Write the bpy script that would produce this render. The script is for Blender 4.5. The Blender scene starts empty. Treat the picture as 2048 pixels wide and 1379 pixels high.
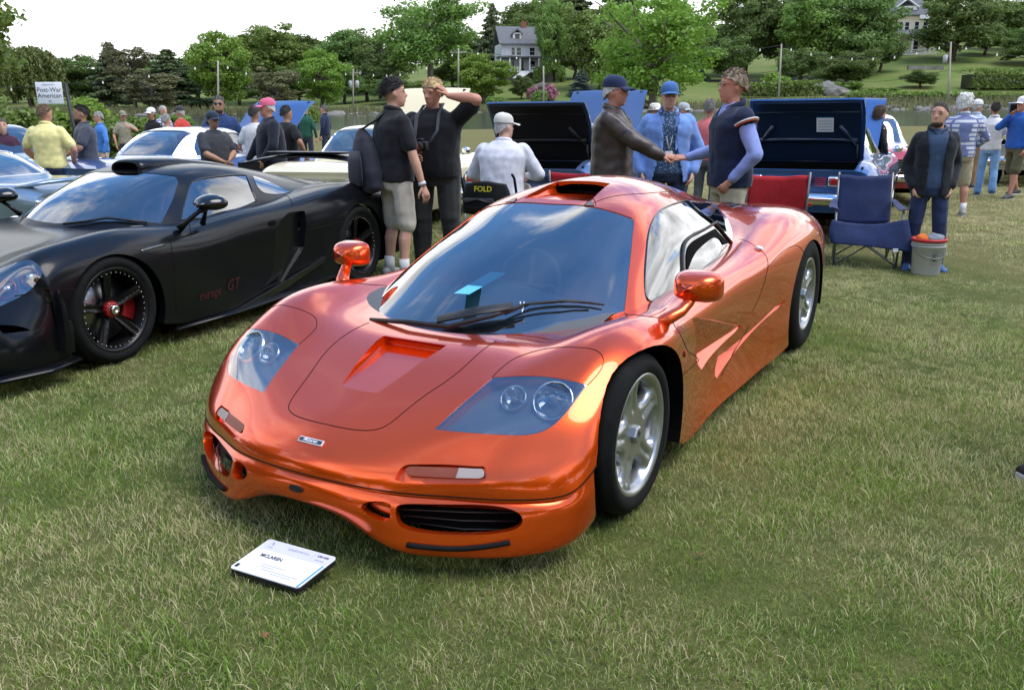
import bpy, bmesh, math, random
import numpy as np
from mathutils import Vector, Matrix, Quaternion
from mathutils.bvhtree import BVHTree
from mathutils.geometry import delaunay_2d_cdt

scene = bpy.context.scene
C = scene.collection
RND = random.Random(7)

# ---------------------------------------------------------------- camera
CAM = np.array([-2.76536585, -1.98051541, 1.43919441])
YAW, PITCH, ROLL, FPX = 0.538373793, 0.260028985, -0.00662351125, 1701.65773
PW, PH = 2048, 1379
def _rot():
    cy, sy, cp, sp = math.cos(YAW), math.sin(YAW), math.cos(PITCH), math.sin(PITCH)
    f = np.array([cp*cy, cp*sy, -sp]); r = np.cross(f, [0, 0, 1]); r /= np.linalg.norm(r); u = np.cross(r, f)
    cr, sr = math.cos(ROLL), math.sin(ROLL)
    return np.array([cr*r+sr*u, -sr*r+cr*u, f])
RC = _rot()
cd = bpy.data.cameras.new('camera'); cd.sensor_width = 36; cd.lens = FPX/PW*36; cd.clip_start = .05; cd.clip_end = 4000
cam = bpy.data.objects.new('camera', cd); C.objects.link(cam); scene.camera = cam
_m = Matrix(((RC[0][0], RC[1][0], -RC[2][0], CAM[0]), (RC[0][1], RC[1][1], -RC[2][1], CAM[1]), (RC[0][2], RC[1][2], -RC[2][2], CAM[2]), (0, 0, 0, 1)))
cam.matrix_world = _m

# ---------------------------------------------------------------- sky, sun, exposure
SUN_EL, SUN_AZ = math.radians(63), math.radians(-84)   # azimuth of the sun, counter-clockwise from +x
world = bpy.data.worlds.new('World'); scene.world = world; world.use_nodes = True
def build_world():
    nt = world.node_tree; N = nt.nodes; L = nt.links; N.clear()
    out = N.new('ShaderNodeOutputWorld'); bg = N.new('ShaderNodeBackground'); bg.inputs[1].default_value = 0.15
    sky = N.new('ShaderNodeTexSky'); sky.sky_type = 'NISHITA'; sky.sun_disc = False
    sky.sun_elevation = SUN_EL; sky.sun_rotation = math.radians(90)-SUN_AZ; sky.air_density = 1.0; sky.dust_density = .35; sky.ozone_density = 2.2
    tc = N.new('ShaderNodeTexCoord'); sep = N.new('ShaderNodeSeparateXYZ'); L.new(tc.outputs['Generated'], sep.inputs[0])
    mx = N.new('ShaderNodeMath'); mx.operation = 'MAXIMUM'; mx.inputs[1].default_value = 0.0; L.new(sep.outputs[2], mx.inputs[0])
    ad = N.new('ShaderNodeMath'); ad.operation = 'ADD'; ad.inputs[1].default_value = .18; L.new(mx.outputs[0], ad.inputs[0])
    # project the view direction onto a cloud layer
    dv = N.new('ShaderNodeVectorMath'); dv.operation = 'DIVIDE'; L.new(tc.outputs['Generated'], dv.inputs[0])
    cmb = N.new('ShaderNodeCombineXYZ'); 
    for i in range(3): L.new(ad.outputs[0], cmb.inputs[i])
    L.new(cmb.outputs[0], dv.inputs[1])
    sc = N.new('ShaderNodeVectorMath'); sc.operation = 'MULTIPLY'; sc.inputs[1].default_value = (1, 1, 0); L.new(dv.outputs[0], sc.inputs[0])
    n1 = N.new('ShaderNodeTexNoise'); n1.inputs['Scale'].default_value = 1.5; n1.inputs['Detail'].default_value = 9; n1.inputs['Roughness'].default_value = .56; n1.inputs['Distortion'].default_value = .5
    L.new(sc.outputs[0], n1.inputs['Vector'])
    # more cover towards the horizon
    pw = N.new('ShaderNodeMapRange'); pw.inputs[1].default_value = 0.0; pw.inputs[2].default_value = .80; pw.inputs[3].default_value = .34; pw.inputs[4].default_value = .0
    L.new(mx.outputs[0], pw.inputs[0])
    a2 = N.new('ShaderNodeMath'); a2.operation = 'ADD'; L.new(n1.outputs[0], a2.inputs[0]); L.new(pw.outputs[0], a2.inputs[1])
    mr = N.new('ShaderNodeMapRange'); mr.interpolation_type = 'SMOOTHSTEP'; mr.inputs[1].default_value = .54; mr.inputs[2].default_value = .70; mr.inputs[3].default_value = .11; mr.inputs[4].default_value = 1.0; L.new(a2.outputs[0], mr.inputs[0])
    # cloud brightness varies a little with thickness
    n2 = N.new('ShaderNodeTexNoise'); n2.inputs['Scale'].default_value = 2.6; n2.inputs['Detail'].default_value = 6; L.new(sc.outputs[0], n2.inputs['Vector'])
    cr = N.new('ShaderNodeMapRange'); cr.inputs[1].default_value = .3; cr.inputs[2].default_value = .7; cr.inputs[3].default_value = 3.4; cr.inputs[4].default_value = 8.6; L.new(n2.outputs[0], cr.inputs[0])
    cc = N.new('ShaderNodeCombineXYZ')
    for i, k in enumerate((.97, .985, 1.0)):
        m = N.new('ShaderNodeMath'); m.operation = 'MULTIPLY'; m.inputs[1].default_value = k; L.new(cr.outputs[0], m.inputs[0]); L.new(m.outputs[0], cc.inputs[i])
    hs = N.new('ShaderNodeHueSaturation'); hs.inputs['Saturation'].default_value = 1.5; L.new(sky.outputs[0], hs.inputs['Color'])
    mix = N.new('ShaderNodeMix'); mix.data_type = 'RGBA'; L.new(mr.outputs[0], mix.inputs[0]); L.new(hs.outputs[0], mix.inputs[6]); L.new(cc.outputs[0], mix.inputs[7])
    L.new(mix.outputs[2], bg.inputs[0]); L.new(bg.outputs[0], out.inputs[0])
build_world()
sl = bpy.data.lights.new('sun', 'SUN'); sl.energy = 1.8; sl.angle = math.radians(42); sl.color = (1, .95, .87)
sun = bpy.data.objects.new('sun', sl); C.objects.link(sun)
_sd = Vector((math.cos(SUN_EL)*math.cos(SUN_AZ), math.cos(SUN_EL)*math.sin(SUN_AZ), math.sin(SUN_EL)))
sun.rotation_euler = _sd.to_track_quat('Z', 'Y').to_euler(); sun.location = (0, 0, 30)
vs = scene.view_settings; scene.display_settings.display_device = 'sRGB'
vs.view_transform = 'Standard'; vs.look = 'None'; vs.exposure = 1.0; vs.gamma = 1.0
try: vs.use_curve_mapping = False
except Exception: pass
scene.cycles.max_bounces = 8; scene.cycles.transparent_max_bounces = 12; scene.cycles.use_denoising = True
scene.cycles.sample_clamp_indirect = 6
# ---------------------------------------------------------------- helpers: camera rays, objects
def ray(px, py):
    d = np.array([(px-PW/2)/FPX, (PH/2-py)/FPX, 1.0]) @ RC
    return d/np.linalg.norm(d)
def at_depth(px, py, dep):
    """point on the pixel's ray at a given forward depth"""
    d = np.array([(px-PW/2)/FPX, (PH/2-py)/FPX, 1.0]) @ RC
    return CAM + d*dep
def on_ground(px, py, z=0.0):
    d = ray(px, py); t = (z-CAM[2])/d[2]; return CAM + d*t
from mathutils import noise as mnoise
FWD = np.array([math.cos(YAW), math.sin(YAW), 0.0]); RGT = np.array([math.sin(YAW), -math.cos(YAW), 0.0])
FAC = math.atan2(-FWD[1], -FWD[0])     # heading of someone who faces the camera
def ground_at(px, dist):
    """ground point under a pixel column at a horizontal forward distance (metres)"""
    p = CAM + FWD*dist + RGT*((px-PW/2)/FPX*dist*1.0)
    for _ in range(6):
        q = (p-CAM) @ RC.T; x = PW/2+FPX*q[0]/q[2]; p = p + RGT*((px-x)/FPX*q[2])
    return np.array([p[0], p[1], 0.0])
def proj(p):
    q = (np.asarray(p, float)-CAM) @ RC.T
    return np.array([PW/2+FPX*q[0]/q[2], PH/2-FPX*q[1]/q[2]])

def tag(o, label=None, cat=None, group=None, kind=None):
    if label: o['label'] = label
    if cat: o['category'] = cat
    if group: o['group'] = group
    if kind: o['kind'] = kind
    return o
def empty(name, loc=(0, 0, 0), rz=0.0, label=None, cat=None, group=None):
    o = bpy.data.objects.new(name, None); C.objects.link(o); o.location = loc; o.rotation_euler = (0, 0, rz)
    o.empty_display_size = .1
    return tag(o, label, cat, group)
def mesh(name, V, F, mats=None, smooth=True, midx=None):
    me = bpy.data.meshes.new(name); me.from_pydata([tuple(map(float, v)) for v in V], [], [tuple(int(i) for i in f) for f in F])
    if mats is not None:
        for m in (mats if isinstance(mats, (list, tuple)) else [mats]): me.materials.append(m)
    if smooth: me.polygons.foreach_set('use_smooth', [True]*len(me.polygons))
    if midx is not None: me.polygons.foreach_set('material_index', list(map(int, midx)))
    me.update(); return me
def obj(name, me, parent=None, label=None, cat=None, group=None, kind=None, loc=None, rot=None):
    o = bpy.data.objects.new(name, me); C.objects.link(o)
    if parent is not None: o.parent = parent
    if loc is not None: o.location = loc
    if rot is not None: o.rotation_euler = rot
    return tag(o, label, cat, group, kind)
def copy_tree(o, parent=None, memo=None):
    kids = list(o.children); c = o.copy(); C.objects.link(c); c.parent = parent
    for k in kids: copy_tree(k, c)
    return c

class MB:
    """collects simple shapes into one mesh"""
    def __init__(s): s.V = []; s.F = []; s.M = []; s.S = []; s.mi = 0; s.sm = True
    def add(s, V, F):
        b = len(s.V); s.V += [tuple(map(float, v)) for v in V]; s.F += [tuple(int(i)+b for i in f) for f in F]; s.M += [s.mi]*len(F); s.S += [s.sm]*len(F); return s
    def box(s, c, d, rz=0, bev=0):
        sm = s.sm; s.sm = False
        x, y, z = d[0]/2, d[1]/2, d[2]/2; P = []
        if bev > 0:
            bm = bmesh.new(); bmesh.ops.create_cube(bm, size=1)
            for v in bm.verts: v.co = Vector((v.co.x*d[0], v.co.y*d[1], v.co.z*d[2]))
            bmesh.ops.bevel(bm, geom=list(bm.edges), offset=bev, segments=2, profile=.5, affect='EDGES')
            bm.verts.index_update(); P = [v.co.copy() for v in bm.verts]; F = [[v.index for v in f.verts] for f in bm.faces]; bm.free(); s.sm = True
        else:
            P = [Vector((i, j, k)) for i in (-x, x) for j in (-y, y) for k in (-z, z)]
            F = [(0, 1, 3, 2), (4, 6, 7, 5), (0, 4, 5, 1), (2, 3, 7, 6), (0, 2, 6, 4), (1, 5, 7, 3)]
        ca, sa = math.cos(rz), math.sin(rz)
        s.add([(c[0]+p.x*ca-p.y*sa, c[1]+p.x*sa+p.y*ca, c[2]+p.z) for p in P], F); s.sm = sm; return s
    def tube(s, pts, r, n=8, cap=True, closed=False, flat=1.0, up=None):
        V, F = tube(pts, r, n, cap, closed, flat, up); return s.add(V, F)
    def lathe(s, prof, n=32, axis='z', c=(0, 0, 0), a0=0, a1=2*math.pi):
        V, F = lathe(prof, n, axis, a0, a1); return s.add([(v[0]+c[0], v[1]+c[1], v[2]+c[2]) for v in V], F)
    def prism(s, poly, h0, h1, f=lambda x, y, z: (x, y, z)):
        n = len(poly); V = [f(p[0], p[1], h0) for p in poly]+[f(p[0], p[1], h1) for p in poly]
        sm = s.sm; s.sm = False
        F = [tuple(range(n))[::-1], tuple(range(n, 2*n))]+[(i, (i+1) % n, n+(i+1) % n, n+i) for i in range(n)]
        s.add(V, F); s.sm = sm; return s
    def quad(s, a, b, c, d): sm = s.sm; s.sm = False; s.add([a, b, c, d], [(0, 1, 2, 3)]); s.sm = sm; return s
    def ball(s, c, r, nu=12, nv=8):
        if not hasattr(r, '__len__'): r = (r, r, r)
        V = [(c[0], c[1], c[2]+r[2])]; F = []
        for i in range(1, nv):
            t = math.pi*i/nv
            for j in range(nu): a = 2*math.pi*j/nu; V.append((c[0]+r[0]*math.sin(t)*math.cos(a), c[1]+r[1]*math.sin(t)*math.sin(a), c[2]+r[2]*math.cos(t)))
        V.append((c[0], c[1], c[2]-r[2])); e = len(V)-1
        for j in range(nu):
            F.append((0, 1+j, 1+(j+1) % nu)); F.append((e, e-1-j, e-1-(j+1) % nu))
            for i in range(nv-2): a = 1+i*nu; F.append((a+j, a+nu+j, a+nu+(j+1) % nu, a+(j+1) % nu))
        return s.add(V, F)
    def xf(s, M, start=0):
        M = Matrix(M)
        for i in range(start, len(s.V)): s.V[i] = tuple(M @ Vector(s.V[i]))
        return s
    def mesh(s, name, mats):
        me = mesh(name, s.V, s.F, mats, False, s.M); me.polygons.foreach_set('use_smooth', s.S); me.update(); return me
    def build(s, name, mats, parent=None, **k): return obj(name, s.mesh(name, mats), parent, **k)

def tube(pts, r, n=8, cap=True, closed=False, flat=1.0, up=None):
    P = [Vector(p) for p in pts]; m = len(P); R = r if hasattr(r, '__len__') else [r]*m
    V = []; F = []; prev = None
    for i, p in enumerate(P):
        a = P[i-1] if (i > 0 or closed) else p; b = P[(i+1) % m] if (i < m-1 or closed) else p
        t = (b-a); t = t.normalized() if t.length > 1e-9 else Vector((0, 0, 1))
        if up is not None: s = Vector(up[i] if hasattr(up[0], '__len__') else up)
        elif prev is None: s = Vector((0, 0, 1)) if abs(t.z) < .9 else Vector((1, 0, 0))
        else: s = prev
        s = s-t*s.dot(t); s = s.normalized() if s.length > 1e-9 else t.orthogonal().normalized(); prev = s; q = t.cross(s)
        for j in range(n):
            an = 2*math.pi*j/n; V.append(p+(s*math.cos(an)*flat+q*math.sin(an))*R[i])
    for i in range(m if closed else m-1):
        for j in range(n):
            a = i*n+j; b = i*n+(j+1) % n; c = ((i+1) % m)*n+(j+1) % n; d = ((i+1) % m)*n+j; F.append((a, b, c, d))
    if cap and not closed: F.append(tuple(range(n))[::-1]); F.append(tuple((m-1)*n+j for j in range(n)))
    return V, F
def lathe(prof, n=32, axis='z', a0=0, a1=2*math.pi):
    """prof: (radius, height) pairs"""
    full = abs(a1-a0-2*math.pi) < 1e-6; k = n if full else n+1; V = []; F = []
    for r, h in prof:
        for j in range(k):
            a = a0+(a1-a0)*j/n; x, y = r*math.cos(a), r*math.sin(a)
            V.append((x, y, h) if axis == 'z' else (x, h, y) if axis == 'y' else (h, x, y))
    for i in range(len(prof)-1):
        for j in range(n):
            F.append((i*k+j, i*k+(j+1) % k, (i+1)*k+(j+1) % k, (i+1)*k+j))
    return V, F
def hull(name, pts, mats=None):
    bm = bmesh.new()
    for p in pts: bm.verts.new(p)
    r = bmesh.ops.convex_hull(bm, input=list(bm.verts)); bmesh.ops.delete(bm, geom=[v for v in bm.verts if not v.link_faces], context='VERTS')
    bmesh.ops.triangulate(bm, faces=list(bm.faces)); bmesh.ops.recalc_face_normals(bm, faces=list(bm.faces))
    me = bpy.data.meshes.new(name); bm.to_mesh(me); bm.free()
    return me

# ---------------------------------------------------------------- splines and spline surfaces
def spl_M(t):
    n = len(t); A = np.eye(n); B = np.zeros((n, n))
    for i in range(1, n-1):
        h0, h1 = t[i]-t[i-1], t[i+1]-t[i]
        A[i, i-1], A[i, i], A[i, i+1] = h0/6, (h0+h1)/3, h1/6
        B[i, i-1], B[i, i], B[i, i+1] = 1/h0, -1/h0-1/h1, 1/h1
    return np.linalg.solve(A, B)
def spl_W(t, M, s):
    s = np.asarray(s, float); i = np.clip(np.searchsorted(t, s)-1, 0, len(t)-2); h = t[i+1]-t[i]
    a = (t[i+1]-s)/h; b = 1-a; W = np.zeros((len(s), len(t))); r = np.arange(len(s))
    W[r, i] += a; W[r, i+1] += b
    W += ((a**3-a)*h*h/6)[:, None]*M[i]+((b**3-b)*h*h/6)[:, None]*M[i+1]
    return W
def curve(pts, n=40, closed=False):
    """smooth curve through points"""
    P = np.asarray(pts, float)
    if closed: k = len(P); P = np.concatenate([P[-3:], P, P[:4]])
    d = np.linalg.norm(np.diff(P, axis=0), axis=1)**.75; t = np.concatenate([[0], np.cumsum(np.maximum(d, 1e-6))])
    if closed: s = np.linspace(t[3], t[3+k], n, endpoint=False)
    else: s = np.linspace(t[0], t[-1], n)
    return spl_W(t, spl_M(t), s) @ P
class Surf:
    """tensor spline surface through a control net; half nets (y>=0, first column on y=0) are mirrored"""
    def __init__(s, net, mirror=True):
        G = np.array(net, float)
        if mirror: G = np.concatenate([G[:, :0:-1]*np.array([1, -1, 1]), G], 1)
        s.G = G
        du = np.linalg.norm(np.diff(G, axis=0), axis=2).mean(1); dv = np.linalg.norm(np.diff(G, axis=1), axis=2).mean(0)
        s.Lu, s.Lv = du.sum(), dv.sum()
        s.tu = np.concatenate([[0], np.cumsum(du)])/s.Lu; tv = np.concatenate([[0], np.cumsum(dv)])/s.Lv; s.tv = tv*2-1 if mirror else tv
        s.Lv = s.Lv/2 if mirror else s.Lv
        s.Mu, s.Mv = spl_M(s.tu), spl_M(s.tv); s.sg = 1.0; s.v0 = s.tv[0]
        n = s.nrm(np.array([.45]), np.array([.5])); s._bvh = None
    def ev(s, u, v):
        u = np.asarray(u, float).ravel(); v = np.asarray(v, float).ravel()
        A = (spl_W(s.tu, s.Mu, u) @ s.G.reshape(len(s.tu), -1)).reshape(len(u), -1, 3)
        return (A*spl_W(s.tv, s.Mv, v)[:, :, None]).sum(1)
    def nrm(s, u, v):
        u = np.asarray(u, float).ravel(); v = np.asarray(v, float).ravel(); e = 1e-3
        a = s.ev(np.minimum(u+e, 1), v)-s.ev(np.maximum(u-e, 0), v); b = s.ev(u, np.minimum(v+e, 1))-s.ev(u, np.maximum(v-e, s.v0))
        n = np.cross(a, b)*s.sg; return n/np.maximum(np.linalg.norm(n, axis=1), 1e-12)[:, None]
    def off(s, u, v, o): return s.ev(u, v)+s.nrm(u, v)*o
    def grid(s, nu, nv, us=None, vs=None):
        us = np.linspace(0, 1, nu) if us is None else us; vs = np.linspace(s.v0, 1, nv) if vs is None else vs
        nu, nv = len(us), len(vs); U, Vv = np.meshgrid(us, vs, indexing='ij'); return U.ravel(), Vv.ravel(), nu, nv
    def orient(s, u, v, d):
        if s.nrm([u], [v])[0] @ np.array(d, float) < 0: s.sg = -s.sg
        return s
    def bvh(s):
        if s._bvh is None:
            u, v, nu, nv = s.grid(160, 220); P = s.ev(u, v); s._uv = np.stack([u, v], 1); F = []
            for i in range(nu-1):
                for j in range(nv-1):
                    a = i*nv+j; F += [(a, a+1, a+nv+1), (a, a+nv+1, a+nv)]
            s._P = P; s._F = F; s._bvh = BVHTree.FromPolygons([tuple(p) for p in P], F)
        return s._bvh
    def _uvof(s, hit, fi):
        a, b, c = s._F[fi]; A, B, Cc = s._P[a], s._P[b], s._P[c]; h = np.array(hit)
        v0, v1, v2 = B-A, Cc-A, h-A; d00, d01, d11, d20, d21 = v0@v0, v0@v1, v1@v1, v2@v0, v2@v1; dn = d00*d11-d01*d01
        w1 = (d11*d20-d01*d21)/dn; w2 = (d00*d21-d01*d20)/dn
        return s._uv[a]*(1-w1-w2)+s._uv[b]*w1+s._uv[c]*w2
    def pix(s, px, py, M=None):
        """surface coordinates under a pixel of the photograph (M: the thing's matrix)"""
        o, d = Vector(CAM), Vector(ray(px, py))
        if M is not None: Mi = M.inverted(); o = Mi @ o; d = Mi.to_3x3() @ d
        h = s.bvh().ray_cast(o, d)
        if h[0] is None:
            best = None
            for k in np.linspace(.5, 20, 400):
                q = s._bvh.find_nearest(o+d*k)
                if best is None or q[3] < best[3]: best = q
            h = best
        return s._uvof(h[0], h[2])
    def near(s, p):
        h = s.bvh().find_nearest(Vector(p)); return s._uvof(h[0], h[2])
    def trace(s, segs, closed=True, n=14, mirror=False, M=None):
        """segs: list of runs of pixels, smooth inside a run, corners between runs"""
        out = []
        for sg in segs:
            uv = [s.pix(p[0], p[1], M) for p in sg]
            k = curve(uv, max(2, n*(len(uv)-1)//2+1)) if len(uv) > 2 else np.array(uv)
            if out and np.linalg.norm(out[-1]-k[0]) < 1e-4: k = k[1:]
            out += list(k)
        out = np.array(out)
        if closed and np.linalg.norm(out[0]-out[-1]) < 1e-4: out = out[:-1]
        return out
    def fill(s, poly, h=.02):
        """triangulate a surface polygon; returns uv points and triangles"""
        S = np.array([s.Lu, s.Lv]); P = [Vector((p[0]*S[0], p[1]*S[1])) for p in poly]; n = len(P)
        xs = [p.x for p in P]; ys = [p.y for p in P]; I = []
        poly2 = np.array([[p.x, p.y] for p in P])
        gx = np.arange(min(xs)+h/2, max(xs), h); gy = np.arange(min(ys)+h/2, max(ys), h)
        X, Y = np.meshgrid(gx, gy); q = np.stack([X.ravel(), Y.ravel()], 1); ins = inpoly(q, poly2)
        for p in q[ins]:
            if np.min(np.hypot(poly2[:, 0]-p[0], poly2[:, 1]-p[1])) > h*.45: I.append(Vector(p))
        r = delaunay_2d_cdt(P+I, [(i, (i+1) % n) for i in range(n)], [], 1, 1e-6)
        uv = np.array([[v.x/S[0], v.y/S[1]] for v in r[0]]); return uv, [tuple(f) for f in r[2]], [e for e in r[1]]
def inpoly(q, poly):
    q = np.asarray(q, float); p = np.asarray(poly, float); a = p; b = np.roll(p, -1, 0)
    x, y = q[:, 0:1], q[:, 1:2]; dy = np.where(b[:, 1] == a[:, 1], 1e-12, b[:, 1]-a[:, 1])
    m = ((a[:, 1] > y) != (b[:, 1] > y)) & (x < (b[:, 0]-a[:, 0])*(y-a[:, 1])/dy+a[:, 0])
    return (m.sum(1) % 2).astype(bool)
def bnd_loop(tris):
    """directed boundary edges of a triangle list"""
    E = {}
    for f in tris:
        for i in range(len(f)): E[(f[i], f[(i+1) % len(f)])] = 1
    return [e for e in E if (e[1], e[0]) not in E]
def solid(S, poly, o_out, o_in, h=.025, name='plate', mats=None):
    """closed plate that follows a surface, between two offsets"""
    uv, T, _ = S.fill(poly, h); A = S.off(uv[:, 0], uv[:, 1], o_out); B = S.off(uv[:, 0], uv[:, 1], o_in); n = len(uv)
    # triangle winding so that A faces outwards
    f = T[len(T)//2]; nn = np.cross(A[f[1]]-A[f[0]], A[f[2]]-A[f[0]])
    c = uv[list(f)].mean(0); 
    if nn @ S.nrm([c[0]], [c[1]])[0] < 0: T = [t[::-1] for t in T]
    F = list(T)+[tuple(i+n for i in t[::-1]) for t in T]+[(b, a, a+n, b+n) for a, b in bnd_loop(T)]
    me = mesh(name, np.concatenate([A, B]), F, mats); me.set_sharp_from_angle(angle=.7); return me
def sheet(S, poly, o=0.0, h=.025, name='sheet', mats=None, thick=.004):
    """thin plate with the smooth normals of the surface on its face"""
    me = solid(S, poly, o, o-thick, h, name, mats); return me
def shell(S, nu, nv, t, name='shell', us=None, vs=None):
    u, v, nu, nv = S.grid(nu, nv, us, vs); A = S.ev(u, v); B = S.off(u, v, -t); n = len(u); F = []
    for i in range(nu-1):
        for j in range(nv-1): a = i*nv+j; F.append((a, a+nv, a+nv+1, a+1))
    f = F[len(F)//2+nv//4]; nn = np.cross(A[f[1]]-A[f[0]], A[f[3]]-A[f[0]])
    if nn @ S.nrm([u[f[0]]], [v[f[0]]])[0] < 0: F = [q[::-1] for q in F]
    F2 = F+[tuple(i+n for i in q[::-1]) for q in F]+[(b, a, a+n, b+n) for a, b in bnd_loop(F)]
    src = (A, F, S.nrm(u, v))
    return mesh(name, np.concatenate([A, B]), F2), src
TMP = bpy.data.scenes.new('workbench')      # small side scene for applying modifiers, removed at the end
def applied(o, extra=()):
    for k in (o, *extra): TMP.collection.objects.link(k)
    vl = TMP.view_layers[0]; vl.update(); dg = vl.depsgraph; r = bpy.data.meshes.new_from_object(o.evaluated_get(dg), depsgraph=dg)
    for k in (*extra, o):
        d = k.data; bpy.data.objects.remove(k)
        (bpy.data.meshes if isinstance(d, bpy.types.Mesh) else bpy.data.curves).remove(d)
    return r
def boolean(me, cutters, op='DIFFERENCE'):
    o = bpy.data.objects.new('tmp_base', me); tmp = []
    for c in cutters:
        k = bpy.data.objects.new('tmp_cut', c); tmp.append(k); m = o.modifiers.new('b', 'BOOLEAN'); m.object = k; m.operation = op; m.solver = SOLVER
    return applied(o, tmp)
SOLVER = 'MANIFOLD'
def restore(me, src, inner=.012):
    """give cut meshes back the smooth normals of the surface they were cut from; material 1 on hidden inner faces"""
    P, F, Nn = src; bv = BVHTree.FromPolygons([tuple(p) for p in P], F); nv = len(me.vertices)
    co = np.empty(nv*3); me.vertices.foreach_get('co', co); co = co.reshape(-1, 3)
    dist = np.full(nv, 9.0); hp = np.zeros((nv, 3)); fi = np.zeros(nv, int)
    for i in range(nv):
        h = bv.find_nearest(co[i], .05)
        if h[0] is not None: dist[i] = h[3]; hp[i] = h[0]; fi[i] = h[2]
    Fq = np.array(F)[fi]; w = 1/(((P[Fq]-hp[:, None])**2).sum(2)+1e-10); near = (Nn[Fq]*w[:, :, None]).sum(1)/w.sum(1)[:, None]
    near /= np.maximum(np.linalg.norm(near, axis=1), 1e-9)[:, None]
    npg = len(me.polygons); nl = len(me.loops); ls = np.empty(npg, int); lt = np.empty(npg, int); me.polygons.foreach_get('loop_start', ls); me.polygons.foreach_get('loop_total', lt)
    lv = np.empty(nl, int); me.loops.foreach_get('vertex_index', lv); pn = np.empty(npg*3); me.polygons.foreach_get('normal', pn); pn = pn.reshape(-1, 3)
    me.polygons.foreach_set('use_smooth', [True]*npg); pi = np.repeat(np.arange(npg), lt)
    dl = dist[lv]; dt = (near[lv]*pn[pi]).sum(1)
    md = np.maximum.reduceat(dl, ls); mn = np.minimum.reduceat(dl, ls); on = (md < .0015) & (np.minimum.reduceat(dt, ls) > .5)
    cn = np.where(on[pi][:, None], near[lv], pn[pi]); mi = (mn > inner).astype(int)
    me.polygons.foreach_set('material_index', mi); me.normals_split_custom_set([tuple(c) for c in cn]); me.materials.clear(); me.update(); return me
def surf_tube(S, uv, r, name, m, parent, n=6, off=0.0, closed=False, mirror=True, **k):
    """a line that runs along a surface (panel gaps, seals)"""
    out = []
    for sg in ((1, -1) if mirror else (1,)):
        uv2 = np.array(uv)*np.array([1, sg]); P = S.off(uv2[:, 0], uv2[:, 1], off)
        V, F = tube(P, r, n, True, closed); out.append(obj(name, mesh(name, V, F, m), parent, **k))
    return out
# ---------------------------------------------------------------- materials
MATS = {}
def P(name, col, rough=.6, metal=0.0, coat=0.0, coat_r=.03, spec=.5, trans=0.0, ior=1.45, emit=None, var=0.0, vscale=8.0, bump=0.0, bscale=40.0, sheen=0.0, alpha=1.0, stretch=None, col2=None, sss=0.0, tint=None):
    if name in MATS: return MATS[name]
    m = bpy.data.materials.new(name); m.use_nodes = True; nt = m.node_tree; b = nt.nodes['Principled BSDF']; L = nt.links; N = nt.nodes
    I = b.inputs; I['Base Color'].default_value = (*col, 1); I['Roughness'].default_value = rough; I['Metallic'].default_value = metal
    I['Coat Weight'].default_value = coat; I['Coat Roughness'].default_value = coat_r; I['Specular IOR Level'].default_value = spec
    I['Transmission Weight'].default_value = trans; I['IOR'].default_value = ior; I['Alpha'].default_value = alpha
    if sheen: I['Sheen Weight'].default_value = sheen
    if tint: I['Specular Tint'].default_value = (*tint, 1)
    if sss: I['Subsurface Weight'].default_value = sss; I['Subsurface Radius'].default_value = (.01, .004, .002)
    if emit: I['Emission Color'].default_value = (*emit[:3], 1); I['Emission Strength'].default_value = emit[3]
    if var or bump or col2:
        tc = N.new('ShaderNodeTexCoord'); vec = tc.outputs['Object']
        if stretch:
            mp = N.new('ShaderNodeMapping'); mp.inputs['Scale'].default_value = stretch; L.new(vec, mp.inputs[0]); vec = mp.outputs[0]
    if var or col2:
        n = N.new('ShaderNodeTexNoise'); n.inputs['Scale'].default_value = vscale; n.inputs['Detail'].default_value = 6; n.inputs['Roughness'].default_value = .6; L.new(vec, n.inputs['Vector'])
        mx = N.new('ShaderNodeMix'); mx.data_type = 'RGBA'
        c2 = col2 or tuple(min(1, c*(1+var)) for c in col); c1 = col if col2 else tuple(c*(1-var) for c in col)
        mx.inputs[6].default_value = (*c1, 1); mx.inputs[7].default_value = (*c2, 1)
        mr = N.new('ShaderNodeMapRange'); mr.inputs[1].default_value = .33; mr.inputs[2].default_value = .67; L.new(n.outputs[0], mr.inputs[0]); L.new(mr.outputs[0], mx.inputs[0]); L.new(mx.outputs[2], I['Base Color'])
    if bump:
        n = N.new('ShaderNodeTexNoise'); n.inputs['Scale'].default_value = bscale; n.inputs['Detail'].default_value = 4; L.new(vec, n.inputs['Vector'])
        bp = N.new('ShaderNodeBump'); bp.inputs['Strength'].default_value = min(1, bump); bp.inputs['Distance'].default_value = .02*bump; L.new(n.outputs[0], bp.inputs['Height']); L.new(bp.outputs[0], I['Normal'])
    MATS[name] = m; return m
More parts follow.
